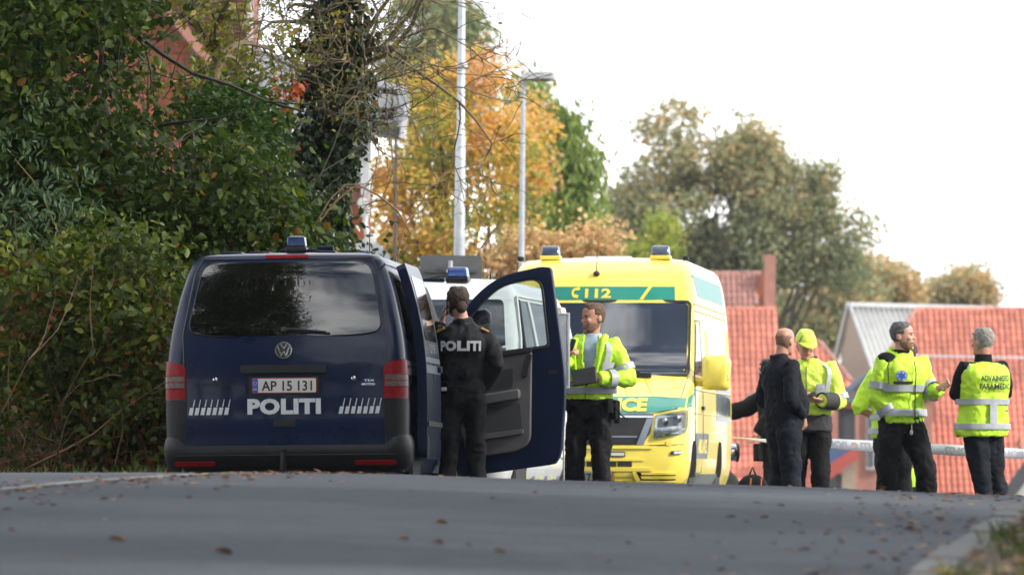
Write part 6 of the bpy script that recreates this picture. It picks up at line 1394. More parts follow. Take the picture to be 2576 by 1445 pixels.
    def jacket(s, m, z0=0.90, z1=1.53, o=0.035, arm=(0.080, 0.066, 0.050), t1=0.97, sleeves=True, name='jacket', wr=0.016, sag=0.0, collar=0.0, vox=0.011):
        s.jo = o; s.jarm = arm; mb = MB(); zs = [z for z in np.linspace(z0, z1, 16)]
        mb.loft([[s.S(s.torso(2*math.pi*k/28, min(z, 1.539), o * (1 if z < 1.44 else 1 - 0.65 * (z - 1.44) / 0.1) + sag * math.exp(-((z - z0 - 0.03) / 0.05) ** 2))) for k in range(28)] for z in zs])
        if sleeves:
            for sg in (-1, 1): s.armtube(mb, sg, arm, t1)
        else:
            for sg in (-1, 1): mb.ball(s.S(s.sh(sg).lerp(s.tc(1.435), 0.14)), (0.062 * s.k, 0.085 * s.k, 0.055 * s.k), 12, 10)
        if collar:
            c = s.pt(Vector((0, 0.012, 1.50))); mb.tube([s.S(c), s.S(c + Vector((0, 0.004, collar)))], [0.086 * s.k, 0.082 * s.k], n=18)
        me = remesh(mb, vox * s.k, 2, wr * s.k); s.j = link_mesh(name, me, M[m], s.t, 180); return s.j
    def sleeve_only(s, m, arm=(0.062, 0.054, 0.044), t1=0.97, wr=0.012):
        mb = MB()
        for sg in (-1, 1): s.armtube(mb, sg, arm, t1)
        return link_mesh('sleeves', remesh(mb, 0.011 * s.k, 2, wr * s.k), M[m], s.t, 180)
    def trousers(s, m, top=0.98, wr=0.028, fat=1.0):
        mb = MB(); mb.loft([[s.S(s.torso(2*math.pi*k/24, z, 0.012)) for k in range(24)] for z in (0.80 if False else 0.845, 0.9, 0.95, top)])
        for sg in (-1, 1):
            f = Vector((s.feet[(sg+1)//2][0], s.feet[(sg+1)//2][1], 0.06)); h = s.hip + Vector((sg * 0.09, 0, 0.90)); kn = h.lerp(f, 0.5) + Vector(s.arms[sg].get('knee', (0, -0.03, 0)))
            mb.tube([s.S(h + Vector((0, 0, 0.03))), s.S(h.lerp(kn, 0.3)), s.S(h.lerp(kn, 0.75)), s.S(kn), s.S(kn.lerp(f, 0.4)), s.S(f)], [q * s.k * fat for q in (0.105, 0.103, 0.085, 0.080, 0.074, 0.072)], n=16)
            sm = MB(); sm.loft([[s.S(f + Vector((x * w, y, z))) for x, y, z in ((-1, y0, -0.055), (1, y0, -0.055), (1, y0, hh), (0.5, y0, hh + 0.015), (-0.5, y0, hh + 0.015), (-1, y0, hh))] for w, y0, hh in ((0.035, 0.075, 0.03), (0.042, 0.05, 0.045), (0.042, -0.03, 0.04), (0.048, -0.12, 0.0), (0.04, -0.18, -0.015), (0.02, -0.20, -0.03))])
            sm.build('shoe', M['blackcl'], s.t, bevel=0.008 * s.k)
        return link_mesh('trousers', remesh(mb, 0.012 * s.k, 2, wr * s.k, (10, 10, 7)), M[m], s.t, 180)
    def band(s, z0, z1, m='silver', th0=0, th1=2*math.pi, o=0.026, par=None, name='reflective_band', n=40):
        mb = MB(); full = th1 - th0 > 6.2; rings = []
        for z in np.linspace(z0, z1, 4): rings.append([s.S(s.torso(th0 + (th1 - th0) * k / n, z, s.jo + o)) for k in range(n if full else n + 1)])
        mb.loft(rings, False, 0, full); return mb.build(name, M[m], par or s.j, smooth=60)
    def stripe(s, th, z0, z1, w=0.05, m='silver', o=0.029, th_end=None, name='reflective_stripe'):
        mb = MB(); rings = []; te = th if th_end is None else th_end
        for i in range(13):
            z = z0 + (z1 - z0) * i / 12; t = th + (te - th) * i / 12; dt = w / (float(s.rx(z)) + s.jo)
            rings.append([s.S(s.torso(t + dt * q, z, s.jo * (1 if z < 1.44 else 1 - 0.65 * (z - 1.44) / 0.1) + o)) for q in (-0.5, 0, 0.5)])
        mb.loft(rings, False, 0, False); return mb.build(name, M[m], s.j, smooth=60)
    def cuff(s, sg, part, t0, t1, m='silver', o=0.020, par=None, name='sleeve_band'):
        a, el, wr = s.armpts(sg); p, q = (a, el) if part == 0 else (el, wr); r = s.jarm; ra = (r[0], r[1]) if part == 0 else (r[1], r[2])
        g = lambda t: ra[0] * (1 - t) + ra[1] * t + o
        mb = MB(); mb.tube([s.S(p.lerp(q, t0)), s.S(p.lerp(q, (t0 + t1) / 2)), s.S(p.lerp(q, t1))], [g(t0) * s.k, g((t0 + t1) / 2) * s.k, g(t1) * s.k], n=18, caps=False); return mb.build(name, M[m], par or s.j, smooth=60)
    def fnt(s, th0, o=0.03, flip=1):   # (u,v) in metres on the garment; v is height
        return lambda u, v, oo=0: s.S(s.torso(th0 + flip * u / (float(s.rx(min(v, 1.53))) + s.jo), v, s.jo + o + oo))
def torch_radio(name, label, cat, o_, sz, m, rot=(0, 0, 0)):
    o = MB().box((0, 0, 0), sz).build(name, M[m], bevel=0.006); o.location = o_; o.rotation_euler = rot; return tag(o, label, cat)
def gz(x, y): return float(G(x, y))
def wpos(f, p): return f.t.matrix_basis @ f.S(p) if False else (Matrix.Translation(f.t.location) @ f.t.rotation_euler.to_matrix().to_4x4()) @ f.S(p)

# 1 officer with back turned, phone at the ear
f = Fig('officer in black uniform jacket seen from behind holding a phone to the ear', (-0.41, 52.9, gz(-0.41, 52.9)), 176, 1.84, feet=((-0.13, 0.0), (0.12, 0.05)), lean=(-0.02, 0.03), head_yaw=22, head_pitch=-6, head_off=(0.05, 0, -0.005),
        arms={-1: dict(pts=((-0.275, 0.05, 1.17), (-0.13, -0.06, 0.965)), dir=(0.15, -0.5, -0.9), nrm=(0.9, 0, 0), curl=0.3, thumb=-1, knee=(0, -0.01, 0)),
              1: dict(pts=((0.30, -0.10, 1.24), (0.17, -0.115, 1.53)), dir=(-0.15, 0.15, 1), nrm=(-1, 0.2, 0), curl=0.45, thumb=-1, knee=(0, -0.02, 0))}, broad=0.98, skin='skin2')
f.body(); f.trousers('trous', fat=0.94); f.jacket('jackcl', z0=0.99, o=0.022, arm=(0.072, 0.060, 0.046), sag=-0.012, wr=0.028, collar=0.05); f.band(0.985, 1.04, 'blackcl', o=-0.004, name='waistband')
hr_ = f.hair('hairb', lambda x, y, z: z > 0.055 or (y > -0.015 and z > -0.095) or (y > -0.04 and z > 0.0), 0.010, 0.005)
mb = MB(); mb.ball((0, 0.108, -0.03), (0.045, 0.035, 0.05), 14, 10); q = MB(); q.add([f.hfn(p) for p in mb.v], mb.f); q.build('hair_bun', M['hairb'], hr_, smooth=80)
mb = MB(); fit_text(mb, 'POLITI', f.fnt(math.pi, 0.026, 1), -0.01, 1.292, 0.075, 0.30, 0.055, 0.0, sp=1.08); mb.build('lettering', M['retro'], f.j, smooth=0)
for sg in (-1, 1):
    mb = MB(); mb.tube([f.S(f.torso(math.pi - sg * 0.9, 1.47, 0.03)), f.S(f.torso(math.pi - sg * 1.25, 1.44, 0.045))], 0.012, n=6); mb.build('shoulder_flash', M['epaul'], f.j)
mb = MB(); mb.lathe([(0.205, 0), (0.21, 0.01), (0.21, 0.045), (0.205, 0.055)], (0, 0, 0), n=28); q = MB(); q.add([f.S(f.tc(0.955) + Vector((p[0] * 0.92, p[1] * 0.64, p[2]))) for p in mb.v], mb.f); bl = q.build('belt', M['blackcl'], f.t)
q = MB(); q.box(f.S(f.torso(math.pi - 0.75, 0.98, 0.03)), (0.045, 0.03, 0.03)); q.build('key_clip', M['alu'], bl, bevel=0.004)
ph = MB().box((0, 0, 0), (0.012, 0.072, 0.15)).build('mobile_phone', M['blackp'], bevel=0.008); ph.location = wpos(f, (0.125, -0.06, 1.655)); ph.rotation_euler = (R(8), 0, R(176)); tag(ph, 'mobile phone the officer in black holds to the ear', 'phone')

# 2 policeman in high visibility jacket with notebook and radio
f = Fig('policeman in yellow reflective jacket holding a black notebook in front of the ambulance', (0.675, 56.0, gz(0.68, 56)), -14, 1.86, feet=((-0.15, 0.0), (0.13, -0.02)), lean=(0.04, 0), head_yaw=-44, head_pitch=4, head_off=(0.01, -0.01, 0),
        arms={-1: dict(pts=((-0.30, -0.05, 1.17), (-0.135, -0.235, 1.335)), dir=(0.55, -0.30, 0.75), nrm=(0.75, 0.2, -0.5), curl=0.95, thumb=1),
              1: dict(pts=((0.345, -0.03, 1.165), (0.13, -0.25, 1.165)), dir=(-1, -0.12, 0.10), nrm=(0.05, 0.85, 0.5), curl=0.35, thumb=1)})
f.body(); f.trousers('trous', top=1.0); f.brows('hairr')
f.hair('hairr', lambda x, y, z: (z > 0.078 and y > -0.075) or (y > 0.0 and z > -0.045 and abs(x) < 0.2) or (y > -0.03 and z > 0.02), 0.006, 0.003)
f.hair('beard', lambda x, y, z: z < -0.045 and y < 0.02 and not (abs(x) < 0.02 and -0.065 < z and y < -0.08), 0.0025, 0.001, 'beard')
mb = MB(); f.jo = 0
mb.loft([[f.S(f.torso(2*math.pi*k/20, z, 0.012)) for k in range(20)] for z in (1.0, 1.1, 1.2, 1.32, 1.42, 1.48, 1.52)]); mb.tube([f.S(f.pt(Vector((0, 0.01, 1.49)))), f.S(f.pt(Vector((0, 0.005, 1.555))))], [0.085 * f.k, 0.078 * f.k], n=18); link_mesh('shirt', remesh(mb, 0.011, 2, 0.008), M['shirt'], f.t, 180)
# open jacket: front left out down to the chest
def open_jacket(f, m, z0, zo, o, arm, wr, gap):
    f.jacket(m, z0=z0, o=o, arm=arm, wr=wr, sag=-0.01)
    me = f.j.data; import bmesh
    bm = bmesh.new(); bm.from_mesh(me); kill = []
    for fc in bm.faces:
        c = fc.calc_center_median() / f.k; cc = f.tc(min(c.z, 1.53)); th = math.atan2(c.x - cc.x, -(c.y - cc.y))
        if c.z > zo and abs(c.x - cc.x - 0.02) < gap * (0.35 + 0.65 * min(1, (c.z - zo) / 0.15)) and c.y < cc.y - 0.02: kill.append(fc)
    bmesh.ops.delete(bm, geom=kill, context='FACES'); bm.to_mesh(me); bm.free()
    s_ = f.j.modifiers.new('solid', 'SOLIDIFY'); s_.thickness = 0.008
open_jacket(f, 'hivis', 1.0, 1.20, 0.042, (0.086, 0.074, 0.054), 0.028, 0.058)
f.band(1.045, 1.095, o=0.027); f.band(1.255, 1.305, th0=0.55, th1=2*math.pi - 0.55, o=0.028)
f.stripe(0.62, 1.10, 1.49, 0.052, th_end=0.80); f.stripe(-0.62, 1.10, 1.49, 0.052, th_end=-0.80); f.stripe(2.5, 1.10, 1.47, 0.05); f.stripe(-2.5, 1.10, 1.47, 0.05)
for sg in (-1, 1): f.cuff(sg, 0, 0.62, 0.80); f.cuff(sg, 1, 0.48, 0.68)
for sg, a in ((1, 0.5), (-1, -0.5)):   # lapels of the open collar
    mb = MB(); mb.tube([f.S(f.torso(0.35 * sg, 1.22, 0.055)), f.S(f.torso(0.42 * sg, 1.38, 0.055)), f.S(f.torso(0.75 * sg, 1.49, 0.055)), f.S(f.torso(1.5 * sg, 1.53, 0.05))], [(0.012, 0.012), (0.022, 0.014), (0.036, 0.018), (0.03, 0.02)], n=8); mb.build('lapel', M['hivis'], f.j, smooth=80)
mb = MB(); fit_text(mb, 'POLITI', f.fnt(-0.33, 0.032), 0.0, 1.108, 0.034, 0.16, 0.03); mb.build('lettering', M['ink'], f.j, smooth=0)
mb = MB(); mb.tube([f.S(f.torso(0, z, f.jo + 0.012)) for z in (1.005, 1.05, 1.10, 1.15)], 0.004, n=5); mb.build('zip', M['greycl'], f.j)
mb = MB(); mb.loft([[f.S(f.torso(2*math.pi*k/28, z, 0.028)) for k in range(28)] for z in (0.945, 0.955, 0.995, 1.0)]); bl = mb.build('belt', M['blackcl'], f.t)
for th, w, h, dz in ((0.95, 0.07, 0.13, -0.03), (1.35, 0.05, 0.17, -0.06), (-0.8, 0.06, 0.10, -0.02), (1.7, 0.06, 0.2, -0.08)):
    mb = MB(); mb.box(f.S(f.torso(th, 0.97, 0.065) + Vector((0, 0, dz))), (w, 0.05, h), Matrix.Rotation(th, 3, 'Z')); mb.build('pouch', M['blackcl'], bl, bevel=0.012)
mb = MB(); c0 = f.torso(1.1, 0.98, 0.09); mb.tube([f.S(c0 + Vector((0.02 * math.sin(t * 3.14) + 0.055 * (1 - math.cos(t * 6.283)) , -0.03, -0.16 * math.sin(t * 3.14)))) for t in [k / 16 for k in range(17)]], 0.006, n=6); mb.build('coiled_cord', M['blackcl'], bl)
for nm, lb, ct, p, sz, rr in (('notebook', 'open black notebook held by the policeman in the yellow jacket', 'notebook', (0.03, -0.305, 1.185), (0.215, 0.022, 0.15), (R(-18), R(-9), R(-14))), ('radio', 'black hand radio held at the chest of the policeman', 'radio', (-0.085, -0.27, 1.45), (0.04, 0.035, 0.11), (R(-8), R(18), R(-14)))):
    torch_radio(nm, lb, ct, wpos(f, p), sz, 'blackp', rr)

# 3 bald man in dark navy
f = Fig('bald man in dark navy jersey turned away beside the man in the yellow cap', (2.41, 57.0, gz(2.41, 57)), 116, 1.735, feet=((-0.12, 0.0), (0.11, 0.0)), lean=(0.0, 0.06), head_yaw=30, head_pitch=6, head_off=(0.0, -0.06, 0.0), belly=0.10, broad=1.08,
        arms={-1: dict(pts=((-0.27, 0.07, 1.15), (-0.14, -0.13, 0.98)), dir=(0.3, -0.3, -0.9), nrm=(0.9, 0.1, 0), curl=0.5, thumb=-1), 1: dict(pts=((0.27, 0.08, 1.17), (0.2, -0.1, 0.97)), dir=(0, -0.4, -0.9), nrm=(-1, 0, 0), curl=0.5, thumb=1)})
f.body(); f.brows('hairr'); f.trousers('trous2', fat=1.1); f.jacket('navycl', z0=0.90, o=0.030, arm=(0.080, 0.066, 0.050), wr=0.026, collar=0.06, sag=-0.015)
f.hair('stubble', lambda x, y, z: y > 0.015 and -0.07 < z < 0.045, 0.0025, 0.001)
mb = MB(); mb.tube([f.S(f.torso(math.pi - 0.6, 1.40, 0.05)), f.S(f.torso(math.pi - 0.45, 1.40, 0.05))], 0.012, n=6); mb.build('badge', M['retro'], f.j)
q = MB(); q.tube([f.S(f.torso(0.2, 0.93, 0.04)), f.S(f.torso(0.2, 0.86, 0.06))], [0.012, 0.02], n=8); q.build('key_ring', M['alu'], f.t)

# 4 man in high visibility cap and jacket looking at a phone
f = Fig('man in yellow cap and yellow jacket with charcoal cuffs looking down at a phone', (2.745, 59.3, gz(2.75, 59.3)), -6, 1.80, feet=((-0.13, 0.0), (0.12, -0.02)), lean=(0, 0.0), head_yaw=18, head_pitch=20, head_off=(-0.03, -0.06, -0.02),
        arms={-1: dict(pts=((-0.29, -0.02, 1.16), (-0.08, -0.27, 1.165)), dir=(0.8, -0.55, 0.05), nrm=(0.2, 0.4, 0.8), curl=0.5, thumb=-1), 1: dict(pts=((0.285, -0.02, 1.14), (0.125, -0.27, 1.15)), dir=(-0.8, -0.5, 0.05), nrm=(-0.2, 0.4, 0.8), curl=0.5, thumb=1)})
f.body(); f.trousers('blackcl', fat=1.05); f.jacket('hivis2', z0=1.02, o=0.045, arm=(0.084, 0.072, 0.056), wr=0.026)
mb = MB(); mb.tube([f.S(f.pt(Vector((0, 0.0, 1.50)))), f.S(f.pt(Vector((0, -0.008, 1.56))))], [0.080 * f.k, 0.074 * f.k], n=18); mb.build('collar', M['greycl'], f.t, smooth=60)
f.jo = 0.042
mb = MB(); mb.loft([[f.S(f.torso(2*math.pi*k/28, z, 0.04 + (0.006 if z < 0.9 else 0))) for k in range(28)] for z in np.linspace(0.865, 1.06, 6)]); link_mesh('jacket_hem', remesh(mb, 0.012, 2, 0.014), M['greycl'], f.t, 180)
for sg in (-1, 1): f.cuff(sg, 1, 0.35, 0.98, 'greycl', 0.018, name='cuff'); f.cuff(sg, 0, 0.80, 0.97, 'silver', 0.020)
f.stripe(0.72, 1.06, 1.49, 0.05, th_end=0.85); f.stripe(-0.72, 1.06, 1.49, 0.05, th_end=-0.85)
mb = MB(); mb.patch([(-0.10, 1.03), (-0.04, 1.03), (-0.045, 1.25), (-0.10, 1.25)], f.fnt(0, 0.024), 2, 4, 0.004, 0.01); mb.build('front_panel', M['greycl'], f.j)
mb = MB(); mb.patch(rect(0.055, 1.215, 0.135, 1.30), f.fnt(0, 0.024), 3, 3, 0.006, 0.01); bg = mb.build('name_badge', M['silver'], f.j)
mb = MB(); text_on(mb, 'ITF', f.fnt(0, 0.032), 0.095, 1.255, 0.028, 0.02); mb.build('lettering', M['retro'], bg, smooth=0)
mb = MB(); mb.tube([f.S(f.torso(-0.05, z, 0.056)) for z in (1.05, 1.2, 1.35, 1.46)], 0.004, n=5); mb.build('zip', M['greycl'], f.j)
cp = MB(); n = 24
cp.loft([[f.hfn(headpt(2*math.pi*k/n, z, 0.016) if z < 0.121 else Vector((0, 0, 0.14))) for k in range(n)] for z in (0.040, 0.055, 0.075, 0.095, 0.112, 0.120)]); cap = cp.build('cap', M['hivis2'], f.t, smooth=70)
mb = MB(); r1, r2 = [], []
for k in range(13):
    t = -1.15 + 2.3 * k / 12; a = headpt(t, 0.046, 0.014); ext = 0.085 * max(0, math.cos(t * 1.25)) ** 0.6; b = a + Vector((0, -ext, -0.004 - 0.16 * ext)); r1.append(f.hfn(a)); r2.append(f.hfn(b))
mb.add(r1 + r2, [(i, i+1, 14+i, 13+i) for i in range(12)]); mb.build('cap_peak', M['hivis2'], cap, smooth=70, solid=0.006)
mb = MB(); seam(mb, [f.hfn(headpt(t, z, 0.018)) for t, z in ((-1.0, 0.04), (-0.9, 0.07), (-0.75, 0.1), (-0.5, 0.118))], 0.004); mb.build('cap_seam', M['greycl'], cap)
f.hair('hairr', lambda x, y, z: y > -0.01 and -0.06 < z < 0.05, 0.005, 0.002)
torch_radio('mobile_phone', 'small black phone in the hands of the man in the yellow cap', 'phone', wpos(f, (0.01, -0.345, 1.20)), (0.15, 0.075, 0.012), 'blackp', (R(30), R(-8), R(-6)))

# 5 worker hidden behind the bald man, arm stretched to the ambulance
f = Fig('worker half hidden behind the bald man with one navy sleeve stretched to the ambulance', (2.93, 71.8, gz(2.93, 71.8)), -95, 1.86, feet=((-0.12, 0.0), (0.12, 0.0)), lean=(0, -0.08), head_yaw=0, arms={1: dict(pts=((0.26, -0.02, 1.20), (0.2, -0.15, 1.0)), curl=0.4, thumb=1), -1: dict(pts=((-0.19, -0.30, 1.28), (-0.14, -0.60, 1.20)), dir=(0, -1, -0.1), nrm=(0, 0, -1), curl=0.3, thumb=1)})
f.body(); f.brows('hairb'); f.hair('hairb', lambda x, y, z: z > 0.06 or y > 0.0 and z > -0.05); f.trousers('trous2'); f.jacket('navycl', z0=0.9, o=0.035, arm=(0.10, 0.092, 0.080), collar=0.04)
mb = MB(); mb.loft([[f.S(f.torso(2*math.pi*k/24, z, 0.045)) for k in range(24)] for z in (0.86, 0.87, 0.95, 0.96)]); bl = mb.build('belt', M['blackcl'], f.t)
for th in (-0.3, 0.5, -1.1): mb = MB(); mb.box(f.S(f.torso(th, 0.80, 0.09)), (0.12, 0.10, 0.20), Matrix.Rotation(th, 3, 'Z')); mb.build('pouch', M['blackcl'], bl, bevel=0.02)

# 6 paramedic facing right
f = Fig('paramedic with short grey hair in yellow jacket with silver bands, face turned right', (3.535, 58.0, gz(3.56, 58)), 24, 1.855, hip=(-0.02, 0), feet=((-0.19, 0.02), (0.20, -0.06)), lean=(0.02, 0.03), head_yaw=46, head_pitch=0, head_off=(0.0, -0.01, 0),
        arms={-1: dict(pts=((-0.235, 0.02, 1.14), (-0.14, -0.075, 0.955)), dir=(0.45, 0.1, -0.9), nrm=(0.8, 0.3, 0), curl=0.4, thumb=-1, knee=(-0.02, -0.03, 0)), 1: dict(pts=((0.235, -0.02, 1.17), (0.225, -0.24, 1.225)), dir=(0.50, -0.6, 0.35), nrm=(-0.7, -0.3, 0.2), curl=0.55, thumb=1, knee=(0.04, -0.06, 0))}, skin='skin2', broad=1.0)
f.body(); f.brows('hairg'); f.hair('hairg', lambda x, y, z: (z > 0.070 and y > -0.07) or (y > -0.005 and z > -0.05) or (y > -0.035 and z > 0.02), 0.007, 0.004)
f.hair('beard', lambda x, y, z: z < -0.05 and y < 0.0 and not (abs(x) < 0.02 and -0.065 < z), 0.0025, 0.001, 'beard')
f.trousers('trous', fat=1.12); f.jacket('hivis', z0=0.925, o=0.038, arm=(0.086, 0.073, 0.058), wr=0.032, sag=-0.02, collar=0.045)
f.band(0.985, 1.045, o=0.028); f.band(1.195, 1.255, o=0.028)
for sg in (-1, 1): f.cuff(sg, 0, 0.55, 0.75, o=0.021); f.cuff(sg, 1, 0.45, 0.70, o=0.021)
mb = MB(); mb.loft([[f.S(f.pt(Vector((r * math.sin(t), 0.03 - (r * 0.75) * math.cos(t) * (1 if math.cos(t) < 0 else 0.82), z - 0.03 * math.cos(t))))) for t in [2*math.pi*k/24 for k in range(24)]] for r, z in ((0.115, 1.475), (0.130, 1.51), (0.122, 1.55), (0.098, 1.565), (0.085, 1.54))], False); mb.build('hood', M['hivis'], f.j, smooth=80)
mb = MB(); mb.tube([f.S(f.pt(Vector((0, 0.0, 1.50)))), f.S(f.pt(Vector((0, -0.005, 1.565))))], [0.075 * f.k, 0.070 * f.k], n=18); mb.build('collar', M['blackcl'], f.t, smooth=60)
a, el, wr_ = f.armpts(-1); mb = MB(); mb.ball(f.S(a + Vector((0.03, -0.015, 0.035))), (0.095, 0.080, 0.066), 14, 10); mb.build('shoulder_patch', M['blackcl'], f.j, smooth=80)
mb = MB(); mb.tube([f.S(f.torso(0.12, z, 0.075)) for z in (0.93, 1.05, 1.2, 1.35, 1.46)], 0.005, n=5); seam(mb, [f.S(f.torso(-0.85, z, 0.072)) for z in (1.26, 1.34, 1.42, 1.48)], 0.005); mb.build('zip', M['greycl'], f.j)
E0 = f.fnt(-0.32, 0.030); zc = 1.335
mb = MB(); mb.prism([(0.047 * math.cos(2*math.pi*k/24), 0.047 * math.sin(2*math.pi*k/24)) for k in range(24)], lambda u, v, d: E0(u, zc + v, d), -0.01, 0.004); em = mb.build('emblem', M['retro'], f.j, smooth=0)
mb = MB()
for a in (0, 60, 120): q, s_ = math.cos(R(a + 90)), math.sin(R(a + 90)); mb.prism([(q * x - s_ * y, s_ * x + q * y) for x, y in ((-0.033, -0.009), (0.033, -0.009), (0.033, 0.009), (-0.033, 0.009))], lambda u, v, d: E0(u, zc + v, d), 0.004, 0.007 + a * 1e-5)
mb.build('star', M['eublue'], em, smooth=0)
mb = MB()
for k in range(32):
    t, t2 = 2*math.pi*k/32, 2*math.pi*(k+1)/32; mb.add([E0(r * math.cos(q), zc + r * math.sin(q), 0.0052) for r, q in ((0.040, t), (0.045, t), (0.045, t2), (0.040, t2))], [(0, 1, 2, 3)])
mb.build('ring', M['eublue'], em, smooth=0)
mb = MB(); mb.patch([(-0.07, 1.262), (0.075, 1.262), (0.075, 1.285), (-0.07, 1.285)], E0, 3, 1, 0.004, 0.01); mb.build('name_tag', M['ink'], f.j)
mb = MB(); mb.tube([f.S(f.torso(0.05, 0.91, 0.05)), f.S(f.torso(0.05, 0.86, 0.06))], 0.005, n=5); mb.ball(f.S(f.torso(0.05, 0.84, 0.06)), (0.018, 0.01, 0.024), 10, 8); mb.build('key_fob', M['platew'], f.t)
# 7 colleague behind him
f = Fig('colleague in yellow jacket mostly hidden behind the grey haired paramedic with hand on hip', (3.625, 61.0, gz(3.62, 61)), 165, 1.78, feet=((-0.10, 0.0), (0.10, 0.0)), lean=(0, -0.03), head_pitch=14, head_off=(-0.13, -0.07, -0.03), arms={1: dict(pts=((0.335, 0.05, 1.15), (0.19, -0.08, 1.06)), dir=(-0.8, -0.3, -0.3), nrm=(0, 0.5, -0.6), curl=0.4, thumb=1), -1: dict(pts=((-0.19, -0.10, 1.17), (-0.05, -0.27, 1.12)), curl=0.4, thumb=-1)}, skin='skin')
f.body(); f.hair('hairb', lambda x, y, z: z > 0.06 or y > 0.0 and z > -0.05); f.trousers('trous'); f.jacket('hivis', z0=0.86, o=0.045, t1=0.12, arm=(0.090, 0.075, 0.068), wr=0.018)
f.band(0.90, 0.955, o=0.027); f.band(1.04, 1.09, o=0.027)

# 8 advanced paramedic from behind
f = Fig('paramedic with light grey hair in sleeveless yellow vest over black sleeves, seen from behind', (4.25, 57.5, gz(4.25, 57.5)), -148, 1.80, hip=(0.05, 0.0), feet=((-0.19, 0.02), (-0.02, 0.04)), lean=(0.0, 0.02), head_yaw=12, head_pitch=2,
        arms={-1: dict(pts=((-0.33, -0.16, 1.245), (-0.10, -0.27, 1.20)), dir=(1, -0.1, 0.1), nrm=(0, 1, 0), curl=0.4, thumb=1), 1: dict(pts=((0.285, -0.10, 1.20), (0.10, -0.27, 1.17)), dir=(-1, -0.1, 0.1), nrm=(0, 1, 0), curl=0.4, thumb=-1)}, broad=1.06)
f.arms[1]['pts'] = ((0.265, -0.09, 1.225), (0.04, -0.24, 1.19))
f.body(); f.brows('hairw'); f.hair('hairw', lambda x, y, z: (z > 0.07 and y > -0.07) or (y > -0.01 and z > -0.065) or (y > -0.04 and z > 0.02), 0.008, 0.004)
f.trousers('trous2', fat=1.05); f.sleeve_only('blackcl', (0.082, 0.070, 0.052)); f.jacket('hivis', z0=0.845, z1=1.50, o=0.058, sleeves=False, name='vest', wr=0.032, sag=0.012)
mb = MB(); mb.tube([f.S(f.pt(Vector((0, 0.01, 1.47)))), f.S(f.pt(Vector((0, 0.008, 1.575))))], [0.088 * f.k, 0.074 * f.k], n=18); mb.build('collar', M['blackcl'], f.t, smooth=60)
f.band(0.905, 0.955, o=0.027); f.band(1.125, 1.175, o=0.027); f.stripe(math.pi - 0.05, 0.955, 1.125, 0.05)
tf = f.fnt(math.pi - 0.02, 0.030, 1)
mb = MB(); fit_text(mb, 'ADVANCED', tf, 0.0, 1.335, 0.050, 0.25, 0.03); fit_text(mb, 'PARAMEDIC', tf, 0.0, 1.262, 0.050, 0.27, 0.03); mb.build('lettering', M['ink'], f.j, smooth=0)
for sg in (1, -1):
    mb = MB(); mb.patch([(-0.03, 1.44), (0.03, 1.44), (0.03, 1.475), (-0.03, 1.475)], f.fnt(math.pi + sg * 1.05, -0.01), 2, 2, 0.012, 0.01); mb.build('epaulette', M['silver'], f.j)
mb = MB(); seam(mb, [f.S(f.torso(math.pi + 1.05, z, 0.066 + (1.06 - z) * 0.05)) for z in (1.075, 1.06)], 0.005); mb.patch([(-0.07, 1.06), (0.05, 1.075), (0.05, 1.085), (-0.07, 1.07)], f.fnt(math.pi + 0.95, 0.006), 3, 1, 0.006, 0.01); mb.build('pocket', M['greycl'], f.j)

# ---------------------------------------------------------------- barrier tape, bags and other small things
tp_ = [(1836, 1099, 66.5), (1880, 1103, 65.0), (1920, 1107, 64.0), (1990, 1110, 63.2), (2070, 1114, 62.6), (2160, 1119, 62.2), (2260, 1124, 61.8), (2380, 1130, 61.4), (2480, 1136, 61.2), (2600, 1142, 61.0), (2760, 1150, 60.8)]
hh = [0.012, 0.02, 0.035, 0.065, 0.10, 0.105, 0.105, 0.105, 0.10, 0.095, 0.095]
V = []; pc = [P(*p) for p in tp_]
mb = MB(); n = 60; rows = [[], []]
for i in range(n + 1):
    t = i / n * (len(pc) - 1); k = min(int(t), len(pc) - 2); q = pc[k].lerp(pc[k+1], t - k); h = hh[k] + (hh[k+1] - hh[k]) * (t - k)
    tw = 0.02 * math.sin(i * 0.35); rows[0].append(q + Vector((0, tw, -h / 2))); rows[1].append(q + Vector((0, -tw, h / 2)))
mb.add(rows[0] + rows[1], [(i, i+1, n+2+i, n+1+i) for i in range(n)])
M['tape'] = mat('white plastic tape', (0.92, 0.91, 0.93), 0.35, var=0.02)
M['tapeink'] = mat('pale red print', (0.75, 0.55, 0.5), 0.5); M['tapegrey'] = mat('grey print', (0.62, 0.62, 0.66), 0.5)
bt_ = mb.build('barrier_tape', M['tape'], smooth=60, solid=0.0015); tag(bt_, 'white police barrier tape stretched behind the people at hip height', 'barrier tape')
def tapefn(px0):
    def fn(u, v, o=0):
        X = P(px0, 1120, 62).x + u; best = min(range(n), key=lambda i: abs(rows[0][i].x - X)); a, b = rows[0][best], rows[0][best+1]; t = (X - a.x) / max(b.x - a.x, 1e-6); c, d = rows[1][best], rows[1][best+1]
        lo, hi = a.lerp(b, t), c.lerp(d, t); return lo.lerp(hi, 0.5 + v) + Vector((0, -0.004 - o, 0))
    return fn
for px in (2100, 2200, 2400, 2520):
    mb = MB(); V_, F_ = text_geo('POLITI', 0.6, 0.03); xs = [p[0] for p in V_]; wv_ = max(xs) - min(xs); g_ = tapefn(px)
    mb.add([g_(-(u / wv_) * 0.26, v - 0.3) for u, v in V_], [tuple(reversed(fc)) for fc in F_]); mb.build('tape_lettering', M['tapegrey'], bt_, smooth=0)
    mb = MB(); mb.add([g_(0.20 + 0.03 * math.cos(t), 0.28 * math.sin(t)) for t in [2*math.pi*k/12 for k in range(12)]], [tuple(range(12))]); mb.build('tape_emblem', M['tapeink'], bt_, smooth=0)
